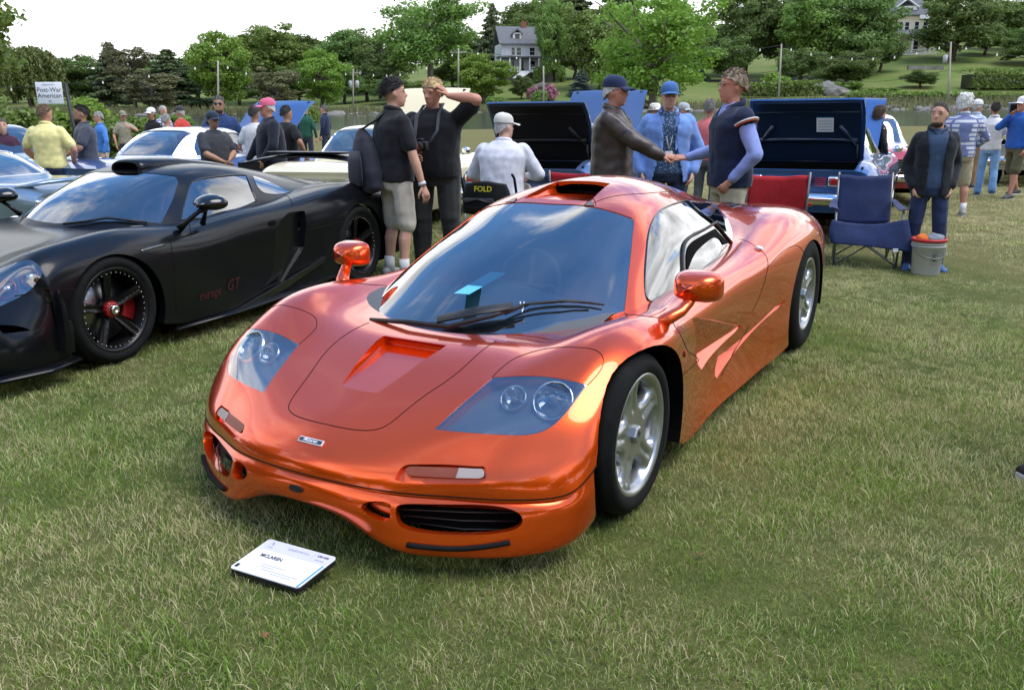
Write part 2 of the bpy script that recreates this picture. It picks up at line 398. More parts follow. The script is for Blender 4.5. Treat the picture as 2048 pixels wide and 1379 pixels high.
def flake_paint(name, col, rough=.32, metal=.55, coat_r=.015, flake=.06, col2=None):
    """metallic lacquer: fine flake grain under a clear coat, faint orange peel"""
    m = P(name, col, rough, metal, 1.0, coat_r); nt = m.node_tree; N, L = nt.nodes, nt.links; b = N['Principled BSDF']
    tc = N.new('ShaderNodeTexCoord')
    n = N.new('ShaderNodeTexNoise'); n.inputs['Scale'].default_value = 900; n.inputs['Detail'].default_value = 1; L.new(tc.outputs['Object'], n.inputs['Vector'])
    mr = N.new('ShaderNodeMapRange'); mr.inputs[3].default_value = 1-flake*2; mr.inputs[4].default_value = 1+flake*2; L.new(n.outputs[0], mr.inputs[0])
    mx = N.new('ShaderNodeMix'); mx.data_type = 'RGBA'; mx.blend_type = 'MULTIPLY'; mx.inputs[0].default_value = 1
    mx.inputs[6].default_value = (*col, 1); cb = N.new('ShaderNodeCombineColor')
    for i in range(3): L.new(mr.outputs[0], cb.inputs[i])
    L.new(cb.outputs[0], mx.inputs[7])
    if col2:   # the pigment looks deeper at grazing angles
        lw = N.new('ShaderNodeLayerWeight'); lw.inputs[0].default_value = .35; m2 = N.new('ShaderNodeMix'); m2.data_type = 'RGBA'; m2.inputs[6].default_value = (*col, 1); m2.inputs[7].default_value = (*col2, 1)
        L.new(lw.outputs['Facing'], m2.inputs[0]); L.new(m2.outputs[2], mx.inputs[6])
    L.new(mx.outputs[2], b.inputs['Base Color'])
    return m
def glass(name, tint=(.8, .85, .85), dens=.35, rough=.0):
    """thin car glass: mirror-like coat over a see-through tint"""
    if name in MATS: return MATS[name]
    m = bpy.data.materials.new(name); m.use_nodes = True; nt = m.node_tree; N, L = nt.nodes, nt.links; N.clear()
    o = N.new('ShaderNodeOutputMaterial'); tr = N.new('ShaderNodeBsdfTransparent'); gl = N.new('ShaderNodeBsdfGlossy'); mx = N.new('ShaderNodeMixShader')
    fr = N.new('ShaderNodeFresnel'); fr.inputs[0].default_value = 1.62
    tr.inputs[0].default_value = tuple(t*(1-dens) for t in tint)+(1,); gl.inputs[0].default_value = (1, 1, 1, 1); gl.inputs['Roughness'].default_value = rough
    mu = N.new('ShaderNodeMath'); mu.operation = 'MULTIPLY_ADD'; mu.inputs[1].default_value = 1.7; mu.inputs[2].default_value = .13; mu.use_clamp = True
    ge = N.new('ShaderNodeNewGeometry'); bf = N.new('ShaderNodeMath'); bf.operation = 'SUBTRACT'; bf.inputs[0].default_value = 1; L.new(ge.outputs['Backfacing'], bf.inputs[1]); fm = N.new('ShaderNodeMath'); fm.operation = 'MULTIPLY'; L.new(mu.outputs[0], fm.inputs[0]); L.new(bf.outputs[0], fm.inputs[1])     # the inner face only lets light through
    L.new(fr.outputs[0], mu.inputs[0]); L.new(fm.outputs[0], mx.inputs[0]); L.new(tr.outputs[0], mx.inputs[1]); L.new(gl.outputs[0], mx.inputs[2]); L.new(mx.outputs[0], o.inputs[0])
    MATS[name] = m; return m
def M(n): return MATS[n]
flake_paint('orange_paint', (.90, .100, .002), .24, .74, .024, .05, (.64, .038, .002))
MATS['orange_paint'].node_tree.nodes['Principled BSDF'].inputs['Coat IOR'].default_value = 1.5
P('matte_black_paint', (.0025, .003, .0045), .36, .0, .42, .14, .16, var=.15, vscale=3)
P('gloss_black', (.006, .006, .007), .18, 0, .6, .05)
P('black_plastic', (.012, .012, .013), .5, var=.25, vscale=30, bump=.15, bscale=300)
P('rubber', (.006, .006, .006), .85, spec=.25, var=.35, vscale=14, bump=.25, bscale=120)
P('void', (.003, .003, .003), .9, spec=.1)
P('gap', (.012, .004, .002), .8, spec=.2)
P('chrome', (.78, .78, .78), .07, 1.0)
P('rim_silver', (.42, .43, .44), .32, .85, .3, .1, var=.06, vscale=20)
P('rim_black', (.007, .007, .008), .38, .4, .2, .2)
P('brake_steel', (.25, .25, .25), .35, 1.0, var=.2, vscale=30)
P('caliper_red', (.24, .008, .008), .35, 0, .5)
P('lamp_silver', (.62, .63, .64), .08, 1.0)
P('lamp_housing', (.15, .16, .175), .5, .2)
P('amber', (.20, .030, .003), .2, 0, .15, bump=.3, bscale=180, stretch=(1, 3, 1))
P('clear_lens', (.36, .30, .28), .15, 0, .2, bump=.4, bscale=220, stretch=(1, 4, 1))
P('red_lens', (.35, .008, .012), .2, 0, .8)
glass('windscreen_glass', (.85, .92, .96), .30); glass('dark_glass', (.5, .55, .6), .62); glass('clear_glass', (.95, .97, .97), .12); glass('lamp_glass', (.95, .97, 1), .16)
P('leather_black', (.012, .012, .013), .6, bump=.3, bscale=60)
P('leather_orange', (.60, .10, .02), .55, bump=.2, bscale=60)
P('dash_grey', (.10, .105, .11), .8, bump=.3, bscale=140)
P('card_blue', (.06, .42, .66), .5)
P('card_white', (.82, .83, .86), .55); P('card_lilac', (.60, .60, .78), .55); P('ink', (.02, .02, .03), .6); P('ink_grey', (.25, .25, .3), .6); P('ink_blue', (.02, .28, .62), .5)
P('badge_grey', (.05, .055, .07), .3, .3, .6); P('badge_white', (.8, .8, .82), .4)
P('white_plastic', (.75, .75, .74), .45)
# ---------------------------------------------------------------- setting: lawn, water, far bank, trees, houses, poles
def at_fwd(px, py, d):
    """point on a pixel's ray at horizontal forward distance d (metres)"""
    r = ray(px, py); return CAM + r*(d/(r @ FWD))
def lvl(d): return -.2+.0218*d       # the water table; the show lawn itself falls a little towards the camera
def lawn_z(x, y):
    d = (x-CAM[0])*FWD[0]+(y-CAM[1])*FWD[1]; l = (x-CAM[0])*RGT[0]+(y-CAM[1])*RGT[1]
    z = .92*smooth01((d-17)/29.)
    z -= .10*math.exp(-((x-6.6)**2+(y+1.3)**2)/2.2**2)
    z += .012*math.sin(x*.9+1.3*math.sin(y*.7))*math.cos(y*.8)*smooth01((d-9)/5)
    return z
def smooth01(t): t = min(1, max(0, t)); return t*t*(3-2*t)
def grass_mat():
    m = P('lawn_ground', (.045, .06, .016), .95, spec=.1); nt = m.node_tree; N, L = nt.nodes, nt.links; b = N['Principled BSDF']
    tc = N.new('ShaderNodeTexCoord')
    def noise(s, d=6): n = N.new('ShaderNodeTexNoise'); n.inputs['Scale'].default_value = s; n.inputs['Detail'].default_value = d; n.inputs['Roughness'].default_value = .65; L.new(tc.outputs['Object'], n.inputs['Vector']); return n
    a, c, f = noise(.35), noise(3.5), noise(60, 3)
    def mix(x, y, fac, k=None):
        q = N.new('ShaderNodeMix'); q.data_type = 'RGBA'
        for s, v in ((6, x), (7, y)):
            if isinstance(v, tuple): q.inputs[s].default_value = (*v, 1)
            else: L.new(v, q.inputs[s])
        mr = N.new('ShaderNodeMapRange'); mr.inputs[1].default_value = .38; mr.inputs[2].default_value = .62; L.new(fac.outputs[0], mr.inputs[0]); L.new(mr.outputs[0], q.inputs[0]); return q.outputs[2]
    g = mix((.050, .095, .016), (.15, .145, .05), a); g2 = mix((.04, .075, .013), (.16, .15, .055), c); q = N.new('ShaderNodeMix'); q.data_type = 'RGBA'; q.inputs[0].default_value = .5; L.new(g, q.inputs[6]); L.new(g2, q.inputs[7])
    g3 = N.new('ShaderNodeMix'); g3.data_type = 'RGBA'; g3.blend_type = 'MULTIPLY'; g3.inputs[0].default_value = .8; L.new(q.outputs[2], g3.inputs[6]); cr = N.new('ShaderNodeMapRange'); cr.inputs[3].default_value = .3; cr.inputs[4].default_value = 1.5; L.new(f.outputs[0], cr.inputs[0])
    cb = N.new('ShaderNodeCombineColor'); [L.new(cr.outputs[0], cb.inputs[i]) for i in range(3)]; L.new(cb.outputs[0], g3.inputs[7])
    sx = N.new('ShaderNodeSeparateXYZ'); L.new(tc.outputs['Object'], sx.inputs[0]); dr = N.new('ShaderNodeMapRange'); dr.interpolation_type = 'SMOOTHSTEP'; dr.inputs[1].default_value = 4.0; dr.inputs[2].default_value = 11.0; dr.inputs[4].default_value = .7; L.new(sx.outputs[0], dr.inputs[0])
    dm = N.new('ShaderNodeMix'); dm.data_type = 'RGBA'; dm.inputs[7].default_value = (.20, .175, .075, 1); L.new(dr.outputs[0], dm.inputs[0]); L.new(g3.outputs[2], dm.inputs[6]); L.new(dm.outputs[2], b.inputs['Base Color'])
    bp = N.new('ShaderNodeBump'); bp.inputs['Strength'].default_value = .8; bp.inputs['Distance'].default_value = .03; L.new(f.outputs[0], bp.inputs['Height']); L.new(bp.outputs[0], b.inputs['Normal']); return m
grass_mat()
P('bank_grass', (.085, .145, .03), .95, spec=.1, col2=(.17, .18, .06), vscale=.12, bump=.5, bscale=6)
P('far_earth', (.05, .055, .03), .95, spec=.1, var=.4, vscale=.3)
P('reed_grass', (.12, .135, .05), .9, spec=.1, col2=(.20, .17, .085), vscale=.4)
P('stone', (.16, .15, .135), .85, var=.35, vscale=1.2, bump=.6, bscale=4)
P('asphalt', (.06, .06, .062), .85, var=.15, vscale=1)
def build_ground():
    V = []; F = []; ds = list(np.concatenate([np.linspace(-30, 14, 23), np.linspace(16, 47, 16)])); ls = np.linspace(-1, 1, 61)
    for d in ds:
        w = 40+max(0, d)*1.4
        for l in ls:
            p = CAM+FWD*d+RGT*(l*w); V.append((p[0], p[1], lawn_z(p[0], p[1])-(1.2 if d > 46.5 else 0)))
    n = len(ls); F = [(i*n+j, i*n+j+1, (i+1)*n+j+1, (i+1)*n+j) for i in range(len(ds)-1) for j in range(n-1)]
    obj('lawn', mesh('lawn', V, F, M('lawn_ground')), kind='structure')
    # pond
    m = P('pond_water', (.02, .028, .02), .12, spec=.5, bump=.25, bscale=1.2)
    V = [CAM+FWD*d+RGT*l for d, l in ((44, -160), (44, 160), (125, 260), (125, -260))]
    V = [(v[0], v[1], lvl((v-CAM) @ FWD)) for v in V]; obj('water', mesh('water', V, [(0, 1, 2, 3)], m, False), kind='structure')
    # far bank and hillside: profile of the ground along each line of sight
    PX = [-1400, -400, 0, 350, 700, 950, 1150, 1400, 1600, 1800, 2048, 2500, 3400]; D = [104, 107, 112, 125, 145, 170, 210, 300]
    Y = {-1400: [243, 232, 225, 216, 208, 200, 192, 180], -400: [243, 232, 225, 216, 208, 200, 192, 180], 0: [243, 232, 225, 216, 208, 200, 192, 180], 350: [243, 232, 225, 216, 208, 198, 188, 170], 700: [242, 232, 224, 213, 203, 185, 170, 150], 950: [240, 230, 221, 203, 178, 150, 135, 110], 1150: [238, 228, 218, 198, 163, 140, 115, 90],
         1400: [234, 224, 214, 195, 165, 150, 120, 80], 1600: [230, 220, 205, 188, 165, 140, 105, 70], 1800: [229, 218, 203, 182, 148, 110, 85, 55], 2048: [229, 218, 203, 180, 138, 104, 78, 45], 2500: [229, 218, 203, 180, 138, 104, 78, 45], 3400: [229, 218, 203, 180, 138, 104, 78, 45]}
    T = np.array([Y[p] for p in PX], float)
    pxs = np.linspace(-1400, 3400, 97); V = []
    dd = np.concatenate([np.linspace(104, 145, 22), np.linspace(150, 300, 20)])
    Z = spl_W(np.array(PX, float), spl_M(np.array(PX, float)), pxs) @ T
    for i, px in enumerate(pxs):
        for d in dd:
            yy = np.interp(d, D, Z[i]); p = at_fwd(min(max(px, -1400), 3400), yy, d); V.append(tuple(p))
    n = len(dd); F = [(i*n+j, (i+1)*n+j, (i+1)*n+j+1, i*n+j+1) for i in range(len(pxs)-1) for j in range(n-1)]
    mi = []
    for i in range(len(pxs)-1):
        for j in range(n-1): mi.append(0)
    obj('hillside', mesh('hillside', V, F, [M('bank_grass')], True, mi), kind='structure')
    global hill_y
    def hill_y(px, d):
        k = np.interp(px, pxs, np.arange(len(pxs))); i = int(min(k, len(pxs)-2)); f = k-i; return np.interp(d, D, Z[i]*(1-f)+Z[i+1]*f)
    # road along the far shore
    V = []; F = []
    for px in np.linspace(1380, 1720, 40):
        for d in (149, 153):
            p = at_fwd(px, hill_y(px, d), d); V.append((p[0], p[1], p[2]+.12))
    F = [(2*i, 2*i+2, 2*i+3, 2*i+1) for i in range(39)]; obj('road', mesh('road', V, F, M('asphalt')), kind='structure')
build_ground()

# ---- foliage
def leaf_mat(name, c1, c2, trans=.42):
    m = bpy.data.materials.new(name); m.use_nodes = True; nt = m.node_tree; N, L = nt.nodes, nt.links; N.clear()
    o = N.new('ShaderNodeOutputMaterial'); d = N.new('ShaderNodeBsdfDiffuse'); t = N.new('ShaderNodeBsdfTranslucent'); g = N.new('ShaderNodeBsdfGlossy'); g.inputs['Roughness'].default_value = .45; g.inputs[0].default_value = (.5, .5, .5, 1)
    mx = N.new('ShaderNodeMixShader'); mx.inputs[0].default_value = trans; m2 = N.new('ShaderNodeMixShader'); m2.inputs[0].default_value = .045
    ge = N.new('ShaderNodeNewGeometry'); oi = N.new('ShaderNodeObjectInfo'); c = N.new('ShaderNodeMix'); c.data_type = 'RGBA'; c.inputs[6].default_value = (*c1, 1); c.inputs[7].default_value = (*c2, 1); L.new(ge.outputs['Random Per Island'], c.inputs[0])
    hs = N.new('ShaderNodeHueSaturation'); mr = N.new('ShaderNodeMapRange'); mr.inputs[3].default_value = .82; mr.inputs[4].default_value = 1.18; L.new(oi.outputs['Random'], mr.inputs[0]); L.new(mr.outputs[0], hs.inputs['Value'])
    mr2 = N.new('ShaderNodeMapRange'); mr2.inputs[3].default_value = .485; mr2.inputs[4].default_value = .512; L.new(oi.outputs['Random'], mr2.inputs[0]); L.new(mr2.outputs[0], hs.inputs['Hue'])
    L.new(c.outputs[2], hs.inputs['Color']); L.new(hs.outputs[0], d.inputs[0]); L.new(hs.outputs[0], t.inputs[0]); L.new(d.outputs[0], mx.inputs[1]); L.new(t.outputs[0], mx.inputs[2]); L.new(mx.outputs[0], m2.inputs[1]); L.new(g.outputs[0], m2.inputs[2]); L.new(m2.outputs[0], o.inputs[0])
    MATS[name] = m; return m
leaf_mat('leaf_bright', (0.13, 0.25, 0.028), (0.26, 0.38, 0.06)); leaf_mat('leaf_mid', (0.115, 0.205, 0.038), (0.245, 0.345, 0.08)); leaf_mat('leaf_dark', (0.085, 0.15, 0.038), (0.19, 0.27, 0.07))
leaf_mat('leaf_pine', (0.062, 0.095, 0.042), (0.15, 0.18, 0.075), .15); leaf_mat('leaf_brown', (0.1, 0.11, 0.048), (0.21, 0.2, 0.095), .2); leaf_mat('leaf_willow', (0.13, 0.185, 0.05), (0.25, 0.3, 0.1)); leaf_mat('leaf_blue', (.04, .065, .06), (.10, .14, .125), .1); leaf_mat('petal_pink', (.28, .08, .15), (.50, .26, .34), .3); leaf_mat('leaf_reed', (.10, .11, .04), (.22, .20, .10), .3)
P('bark', (.075, .06, .05), .95, spec=.1, var=.35, vscale=3, bump=.8, bscale=9, stretch=(1, 1, .25)); P('bark_grey', (.16, .145, .13), .95, spec=.1, var=.3, vscale=3, bump=.7, bscale=9, stretch=(1, 1, .25))
def leaves(rng, clumps, per, size, out=None, flat=.0, droop=0.0, elong=1.5, shell_=.55):
    """leaf faces scattered through clumps; clumps: list of (centre, radii)"""
    V = []; F = []; Cn = np.array([c for c, r in clumps]); Rn = np.array([r for c, r in clumps])
    vol = (Rn[:, 0]*Rn[:, 1]*Rn[:, 2])**(2/3); cnt = np.maximum(6, (per*vol/vol.mean())).astype(int)
    idx = np.repeat(np.arange(len(clumps)), cnt); n = len(idx)
    g = rng.normal(size=(n, 3)); g /= np.linalg.norm(g, axis=1)[:, None]; rr = shell_+(1-shell_)*rng.random(n)**.6; rr *= .75+.5*rng.random(n)**2
    c = Cn[idx]+g*Rn[idx]*rr[:, None]
    nn = g*.8+rng.normal(size=(n, 3))*.55; nn[:, 2] += .25; nn /= np.linalg.norm(nn, axis=1)[:, None]
    a = np.cross(nn, rng.normal(size=(n, 3))); a[:, 2] -= droop; a -= nn*(a*nn).sum(1)[:, None]; a /= np.maximum(np.linalg.norm(a, axis=1), 1e-6)[:, None]; b = np.cross(nn, a)
    s = size*(.55+.9*rng.random(n)); a = a*(s*elong*.5)[:, None]; b = b*(s*.5)[:, None]
    P_ = np.stack([c-a, c-a*.1+b, c+a, c-a*.1-b], 1).reshape(-1, 3)
    return P_, np.arange(n*4).reshape(-1, 4)
def np_mesh(name, V, F, mats, smooth=False):
    me = bpy.data.meshes.new(name); V = np.asarray(V, np.float32); F = np.asarray(F, np.int32); k = F.shape[1]
    me.vertices.add(len(V)); me.vertices.foreach_set('co', V.ravel()); me.loops.add(F.size); me.loops.foreach_set('vertex_index', F.ravel()); me.polygons.add(len(F)); me.polygons.foreach_set('loop_start', np.arange(0, F.size, k, dtype=np.int32)); me.polygons.foreach_set('loop_total', np.full(len(F), k, np.int32))
    me.update(calc_edges=True); me.materials.append(mats); me.validate(); return me
def limb(mb, a, b, r0, r1, rng, n=6, wob=.06):
    a, b = np.array(a, float), np.array(b, float); L_ = np.linalg.norm(b-a); pts = [a+(b-a)*t+rng.normal(size=3)*wob*L_*math.sin(math.pi*t)*.6 for t in np.linspace(0, 1, n)]; mb.tube(pts, list(np.linspace(r0, r1, n)), 7); return pts
PROTO = {}
def make_tree(kind, leafm, seed, H=10.0, W=7.0, trunk_h=.25, bark='bark', nclump=70, per=110, size=.34):
    """prototype meshes (height H, width W) -> (trunk mesh, crown mesh)"""
    rng = np.random.default_rng(seed); mb = MB(); cl = []
    if kind in ('round', 'oak', 'airy'):
        th = H*trunk_h; top = limb(mb, (0, 0, -.3), (rng.normal()*.2, rng.normal()*.2, H*.72), W*.04, W*.012, rng, 9, .03)
        for k in range(26 if kind != 'airy' else 34):
            a = rng.random()*2*math.pi; t = rng.random(); z0 = th+(H*.68-th)*t*.9; up = .25+.55*t; rad = W*.5*math.sqrt(max(.05, 1-((z0/H+.12-.58)/.55)**2))*(.55+.5*rng.random())
            e = (math.cos(a)*rad, math.sin(a)*rad, min(H*.95, z0+rad*up)); limb(mb, (0, 0, z0), e, W*.016, W*.004, rng)
            m = 2 if kind != 'oak' else 3
            for j in range(m):
                f = .55+.45*rng.random(); s = W*(.075 if kind == 'airy' else .115)*(.7+.7*rng.random()); cl.append(((e[0]*f+rng.normal()*s*.5, e[1]*f+rng.normal()*s*.5, z0+(e[2]-z0)*f+rng.normal()*s*.4), (s*1.15, s*1.15, s*.75)))
        for k in range(nclump-len(cl)):
            g = rng.normal(size=3); g /= np.linalg.norm(g); f = .5+.5*rng.random()**.5; s = W*.10*(.7+.7*rng.random()); z = H*.60+g[2]*H*.36*f
            if z < th: continue
            w = 1-.25*max(0, (z/H-.6)/.4); cl.append(((g[0]*W*.46*f*w, g[1]*W*.46*f*w, z), (s*1.2, s*1.2, s*.7)))
        V, F = leaves(rng, cl, per, size)
    elif kind == 'pine':
        limb(mb, (0, 0, -.3), (0, 0, H*.98), W*.045, .02, rng, 9, .01)
        for k in range(nclump):
            t = (k+.5)/nclump; z = H*(trunk_h+(1-trunk_h)*t); rad = W*.5*(1-t)**.75*(.75+.45*rng.random())+.15; a = k*2.4+rng.random(); e = (math.cos(a)*rad, math.sin(a)*rad, z-rad*.12+rng.normal()*.1); limb(mb, (0, 0, z), e, W*.010, W*.003, rng, 4)
            for f in (.45, .72, .95): s = rad*.26+.12; cl.append(((e[0]*f, e[1]*f, z+(e[2]-z)*f), (s*1.25, s*1.25, s*.38)))
        V, F = leaves(rng, cl, per, size, elong=2.4)
    elif kind == 'willow':
        limb(mb, (0, 0, -.3), (0, 0, H*.6), W*.05, W*.02, rng, 6)
        for k in range(nclump):
            a = rng.random()*6.283; r = W*.46*math.sqrt(rng.random()); z = H*(.55+.42*math.sqrt(max(0, 1-(r/(W*.5))**2))); L_ = z*(.55+.35*rng.random())
            for j in range(6): s = .5; cl.append(((math.cos(a)*(r+.08*j), math.sin(a)*(r+.08*j), z-L_*j/6), (s*.8, s*.8, L_/9)))
        V, F = leaves(rng, cl, per, size, droop=3.0, elong=3.5)
    elif kind == 'shrub':
        for k in range(10): a = rng.random()*6.283; limb(mb, (rng.normal()*W*.08, rng.normal()*W*.08, -.1), (math.cos(a)*W*.33, math.sin(a)*W*.33, H*(.5+.35*rng.random())), .035, .01, rng, 4)
        for k in range(nclump):
            g = rng.normal(size=3); g /= np.linalg.norm(g); f = .6+.4*rng.random(); s = W*.13*(.7+.7*rng.random()); cl.append(((g[0]*W*.40*f, g[1]*W*.40*f, max(s*.5, H*.48+g[2]*H*.42*f)), (s, s, s*.8)))
        V, F = leaves(rng, cl, per, size)
    return mb.mesh('trunk', M(bark)), np_mesh('crown', V, F, M(leafm)), H, W
SPEC = dict(maple=('round', 'leaf_bright', 11, 10, 8, .14, 'bark', 90, 210, .20), elm=('round', 'leaf_mid', 12, 10, 8, .14, 'bark', 95, 210, .21), dark=('round', 'leaf_dark', 13, 10, 8, .12, 'bark', 95, 210, .21), dark2=('oak', 'leaf_dark', 23, 10, 8, .16, 'bark', 105, 190, .20),
            oak=('oak', 'leaf_mid', 14, 10, 8, .34, 'bark_grey', 95, 200, .18), pine=('pine', 'leaf_pine', 15, 10, 6, .08, 'bark', 70, 100, .20), spruce=('pine', 'leaf_blue', 16, 10, 7.5, .02, 'bark', 56, 120, .2), brown=('airy', 'leaf_brown', 17, 10, 6.5, .12, 'bark_grey', 90, 120, .17), willow=('willow', 'leaf_willow', 18, 10, 9, .1, 'bark', 150, 16, .22),
            sapling=('airy', 'leaf_bright', 19, 10, 8, .16, 'bark_grey', 110, 130, .15), shrub=('shrub', 'leaf_mid', 20, 2, 2.6, 0, 'bark', 40, 110, .13), bright_shrub=('shrub', 'leaf_bright', 21, 2, 2.6, 0, 'bark', 40, 110, .12), rhodo=('shrub', 'petal_pink', 22, 2, 2.4, 0, 'bark', 34, 90, .13))
def plant(kind, px, d, ytop, wpx, label, name=None, cat='tree', group=None, ybase=None, near=False):
    """a tree on the bank: pixel column, distance, crown top and width in the photograph"""
    if kind not in PROTO: PROTO[kind] = make_tree(*SPEC[kind])
    tm, cm, H, W = PROTO[kind]
    if near: b = ground_at(px, d); b = at_fwd(px, 237, d); b[2] = lawn_z(b[0], b[1])
    else: b = at_fwd(px, ybase if ybase is not None else hill_y(px, d), d)
    t = at_fwd(px, ytop, d); h = max(1.0, t[2]-b[2]); w = wpx/FPX*d*.98
    o = empty(name or 'tree', tuple(b), RND.random()*6.28, label, cat, group); o.scale = (w/W, w/W, h/H)
    obj('trunk' if cat == 'tree' else 'stems', tm, o); obj('crown' if cat == 'tree' else 'foliage', cm, o); return o
def build_trees():
    G = 'trees on the far bank'
    L_ = [('dark', -20, 140, 88, 150, 'dark green tree at the left edge of the photo, behind the weeping willow'), ('willow', 68, 122, 96, 128, 'pale green weeping willow above the white sign'), ('dark', 165, 135, 106, 120, 'dark rounded tree just right of the willow'),
     ('dark2', 120, 170, 118, 130, 'low dark tree half hidden behind the willow'), ('pine', 232, 130, 84, 90, 'tall dark evergreen left of the bare-topped tree'), ('brown', 272, 124, 72, 100, 'brownish tree with thin bare top branches'), ('pine', 345, 122, 98, 130, 'broad dark evergreen left of the bright green maple'), ('brown', 310, 112, 132, 130, 'low brown-green evergreen in front of the dark evergreens'),
     ('maple', 442, 118, 54, 124, 'large bright green maple behind the leftmost utility pole'), ('elm', 548, 150, 46, 170, 'wide green tree crown right of the bright maple'), ('elm', 500, 175, 66, 130, 'green tree showing between the maple and the wide crown'), ('maple', 645, 118, 92, 100, 'bright yellow-green tree left of the transformer pole'), ('brown', 560, 112, 126, 110, 'olive-brown pine below the wide green crown'),
     ('dark', 705, 165, 50, 140, 'dark green tree behind the transformer pole'), ('dark2', 768, 160, 60, 120, 'dark tree left of the big oak'), ('oak', 862, 140, -14, 190, 'tall oak with a bare pale trunk, left of the grey house'), ('dark', 930, 175, 58, 90, 'dark tree right of the tall oak'), ('dark2', 790, 128, 150, 120, 'low dark tree under the tall oak on the left'), ('elm', 845, 126, 160, 90, 'low green bush-like tree at the foot of the tall oak'),
     ('pine', 985, 165, 6, 66, 'narrow conifer left of the grey house'), ('dark', 1060, 195, 20, 110, 'dark tree behind the grey house roof'), ('elm', 1108, 146, -16, 74, 'slender tree standing in front of the grey house'), ('pine', 1150, 190, -30, 130, 'tall dark pine right of the grey house'), ('maple', 968, 122, 102, 116, 'light green young tree on the bank below the narrow conifer'),
     ('dark', 1043, 126, 148, 44, 'small dark round tree beside the pink shrubs'), ('elm', 1200, 135, 4, 130, 'pale green full tree left of the near sapling'), ('pine', 1245, 185, -60, 130, 'dark pine rising above the pale green tree'), ('elm', 1330, 180, -10, 130, 'green tree behind the near sapling'), ('dark', 1490, 165, -40, 150, 'dark tree left of the tall dark oak pair'), ('dark2', 1560, 160, -60, 160, 'dark oak behind the right-hand middle pole'),
     ('elm', 1640, 150, -40, 170, 'broad mid-green tree above the clipped hedge'), ('dark', 1720, 146, -30, 140, 'dark tree just left of the cream house'), ('dark2', 1690, 128, 96, 120, 'low dark tree on the bank left of the cream house'), ('dark', 1420, 190, 40, 120, 'dark tree behind the sapling on its right side'), ('dark', 1905, 158, -30, 150, 'large dark tree right of the cream house'), ('dark2', 2030, 175, -10, 130, 'dark tree at the right edge of the photo'),
     ('elm', 2000, 200, 0, 120, 'green tree behind the brown-roofed house'), ('dark', 1790, 215, -40, 170, 'dark tree behind the cream house'), ('dark', 610, 200, 64, 150, 'dark tree behind the yellow-green tree'), ('dark2', 395, 170, 92, 120, 'dark tree left of and behind the bright maple'), ('dark', 1100, 230, -10, 200, 'far dark tree behind the grey house chimney'), ('dark2', 1840, 128, 138, 70, 'low dark tree below the cream house porch'), ('dark', 2110, 150, 20, 160, 'dark tree just outside the right edge'), ('elm', -130, 130, 60, 180, 'green tree just outside the left edge')]
    L_ += [('dark2', px, d, yt, w, lab) for px, d, yt, w, lab in ((30, 150, 140, 110, 'low dark tree right behind the foot of the willow'), (215, 150, 118, 110, 'dark tree filling the gap right of the willow'), (300, 155, 112, 120, 'dark tree behind the bare-topped tree'), (480, 140, 120, 90, 'low dark tree right of the bright maple trunk'), (530, 135, 140, 90, 'low dark tree left of the olive-brown pine'), (600, 140, 130, 90, 'low dark tree between the olive-brown pine and yellow-green tree'), (690, 135, 128, 90, 'low dark tree just left of the transformer pole'), (735, 140, 120, 100, 'low dark tree right of the transformer pole'), (905, 150, 120, 90, 'low dark tree behind the tall utility pole'), (1150, 150, 60, 90, 'dark tree right of the grey house porch'), (1260, 150, 60, 120, 'dark tree behind the sapling crown on its left'), (1450, 150, 70, 110, 'low dark tree right of the sapling'), (1600, 140, 90, 100, 'low dark tree just right of the hedge pole'), (1760, 150, 60, 80, 'dark tree at the left corner of the cream house'), (1970, 165, 40, 90, 'dark tree left of the brown-roofed house'), (2060, 150, 60, 110, 'low dark tree at the right edge above the tall hedge'), (1380, 165, 30, 110, 'dark tree above the half hidden white house'))]
    for k, px, d, yt, w, lab in L_: plant(k, px, d, yt, w, lab, group=G)
    plant('spruce', 1162, 128, 138, 52, 'blue spruce on the lawn below the grey house', name='spruce_tree'); plant('spruce', 1390, 150, 118, 50, 'blue spruce half hidden behind the near sapling', name='spruce_tree')
    plant('sapling', 1300, 40, -26, 270, 'near young tree with fresh bright green leaves behind the man in the blue blazer', near=True); 
    plant('elm', -175, 34, -160, 420, 'leafy tree whose branches hang into the upper left corner', near=True)
    S = [('shrub', 60, 30, 205, 130, 'spreading green shrub under the white sign'), ('bright_shrub', 175, 33, 198, 150, 'light green shrub right of the white sign'), ('shrub', 225, 26, 222, 120, 'dark leafy shrub behind the man in the camouflage cap'), ('bright_shrub', -40, 34, 200, 150, 'green shrub at the left edge of the photo'), ('bright_shrub', 622, 46, 212, 40, 'small round green shrub behind the man in the green shirt'), ('shrub', 330, 40, 226, 120, 'low green shrub behind the man in the white cap')]
    for k, px, d, yt, w, lab in S: plant(k, px, d, yt, w, lab, 'shrub', 'shrub', None, None, True)
    for k, px, d, yt, w, lab in [('rhodo', 1068, 121, 170, 34, 'pink rhododendron right of the small dark tree'), ('rhodo', 1100, 123, 166, 36, 'pink rhododendron nearer the blue spruce'), ('shrub', 1080, 118, 176, 36, 'green shrub between the two pink rhododendrons'), ('shrub', 1075, 145, 128, 22, 'dark round bush by the grey house porch'), ('shrub', 1120, 145, 124, 26, 'dark round bush at the right end of the grey house'), ('bright_shrub', 1550, 125, 146, 70, 'yellow-green bush beside the right-hand middle pole'),
        ('shrub', 1690, 124, 160, 70, 'bush on the bank right of the boulder'), ('shrub', 1760, 118, 172, 80, 'bush on the bank behind the open navy trunk lid'), ('bright_shrub', 1795, 116, 184, 22, 'small light green bush at the water edge'), ('shrub', 990, 117, 190, 40, 'bush on the bank left of the pink rhododendrons')]: plant(k, px, d, yt, w, lab, 'shrub', 'shrub')
build_trees()
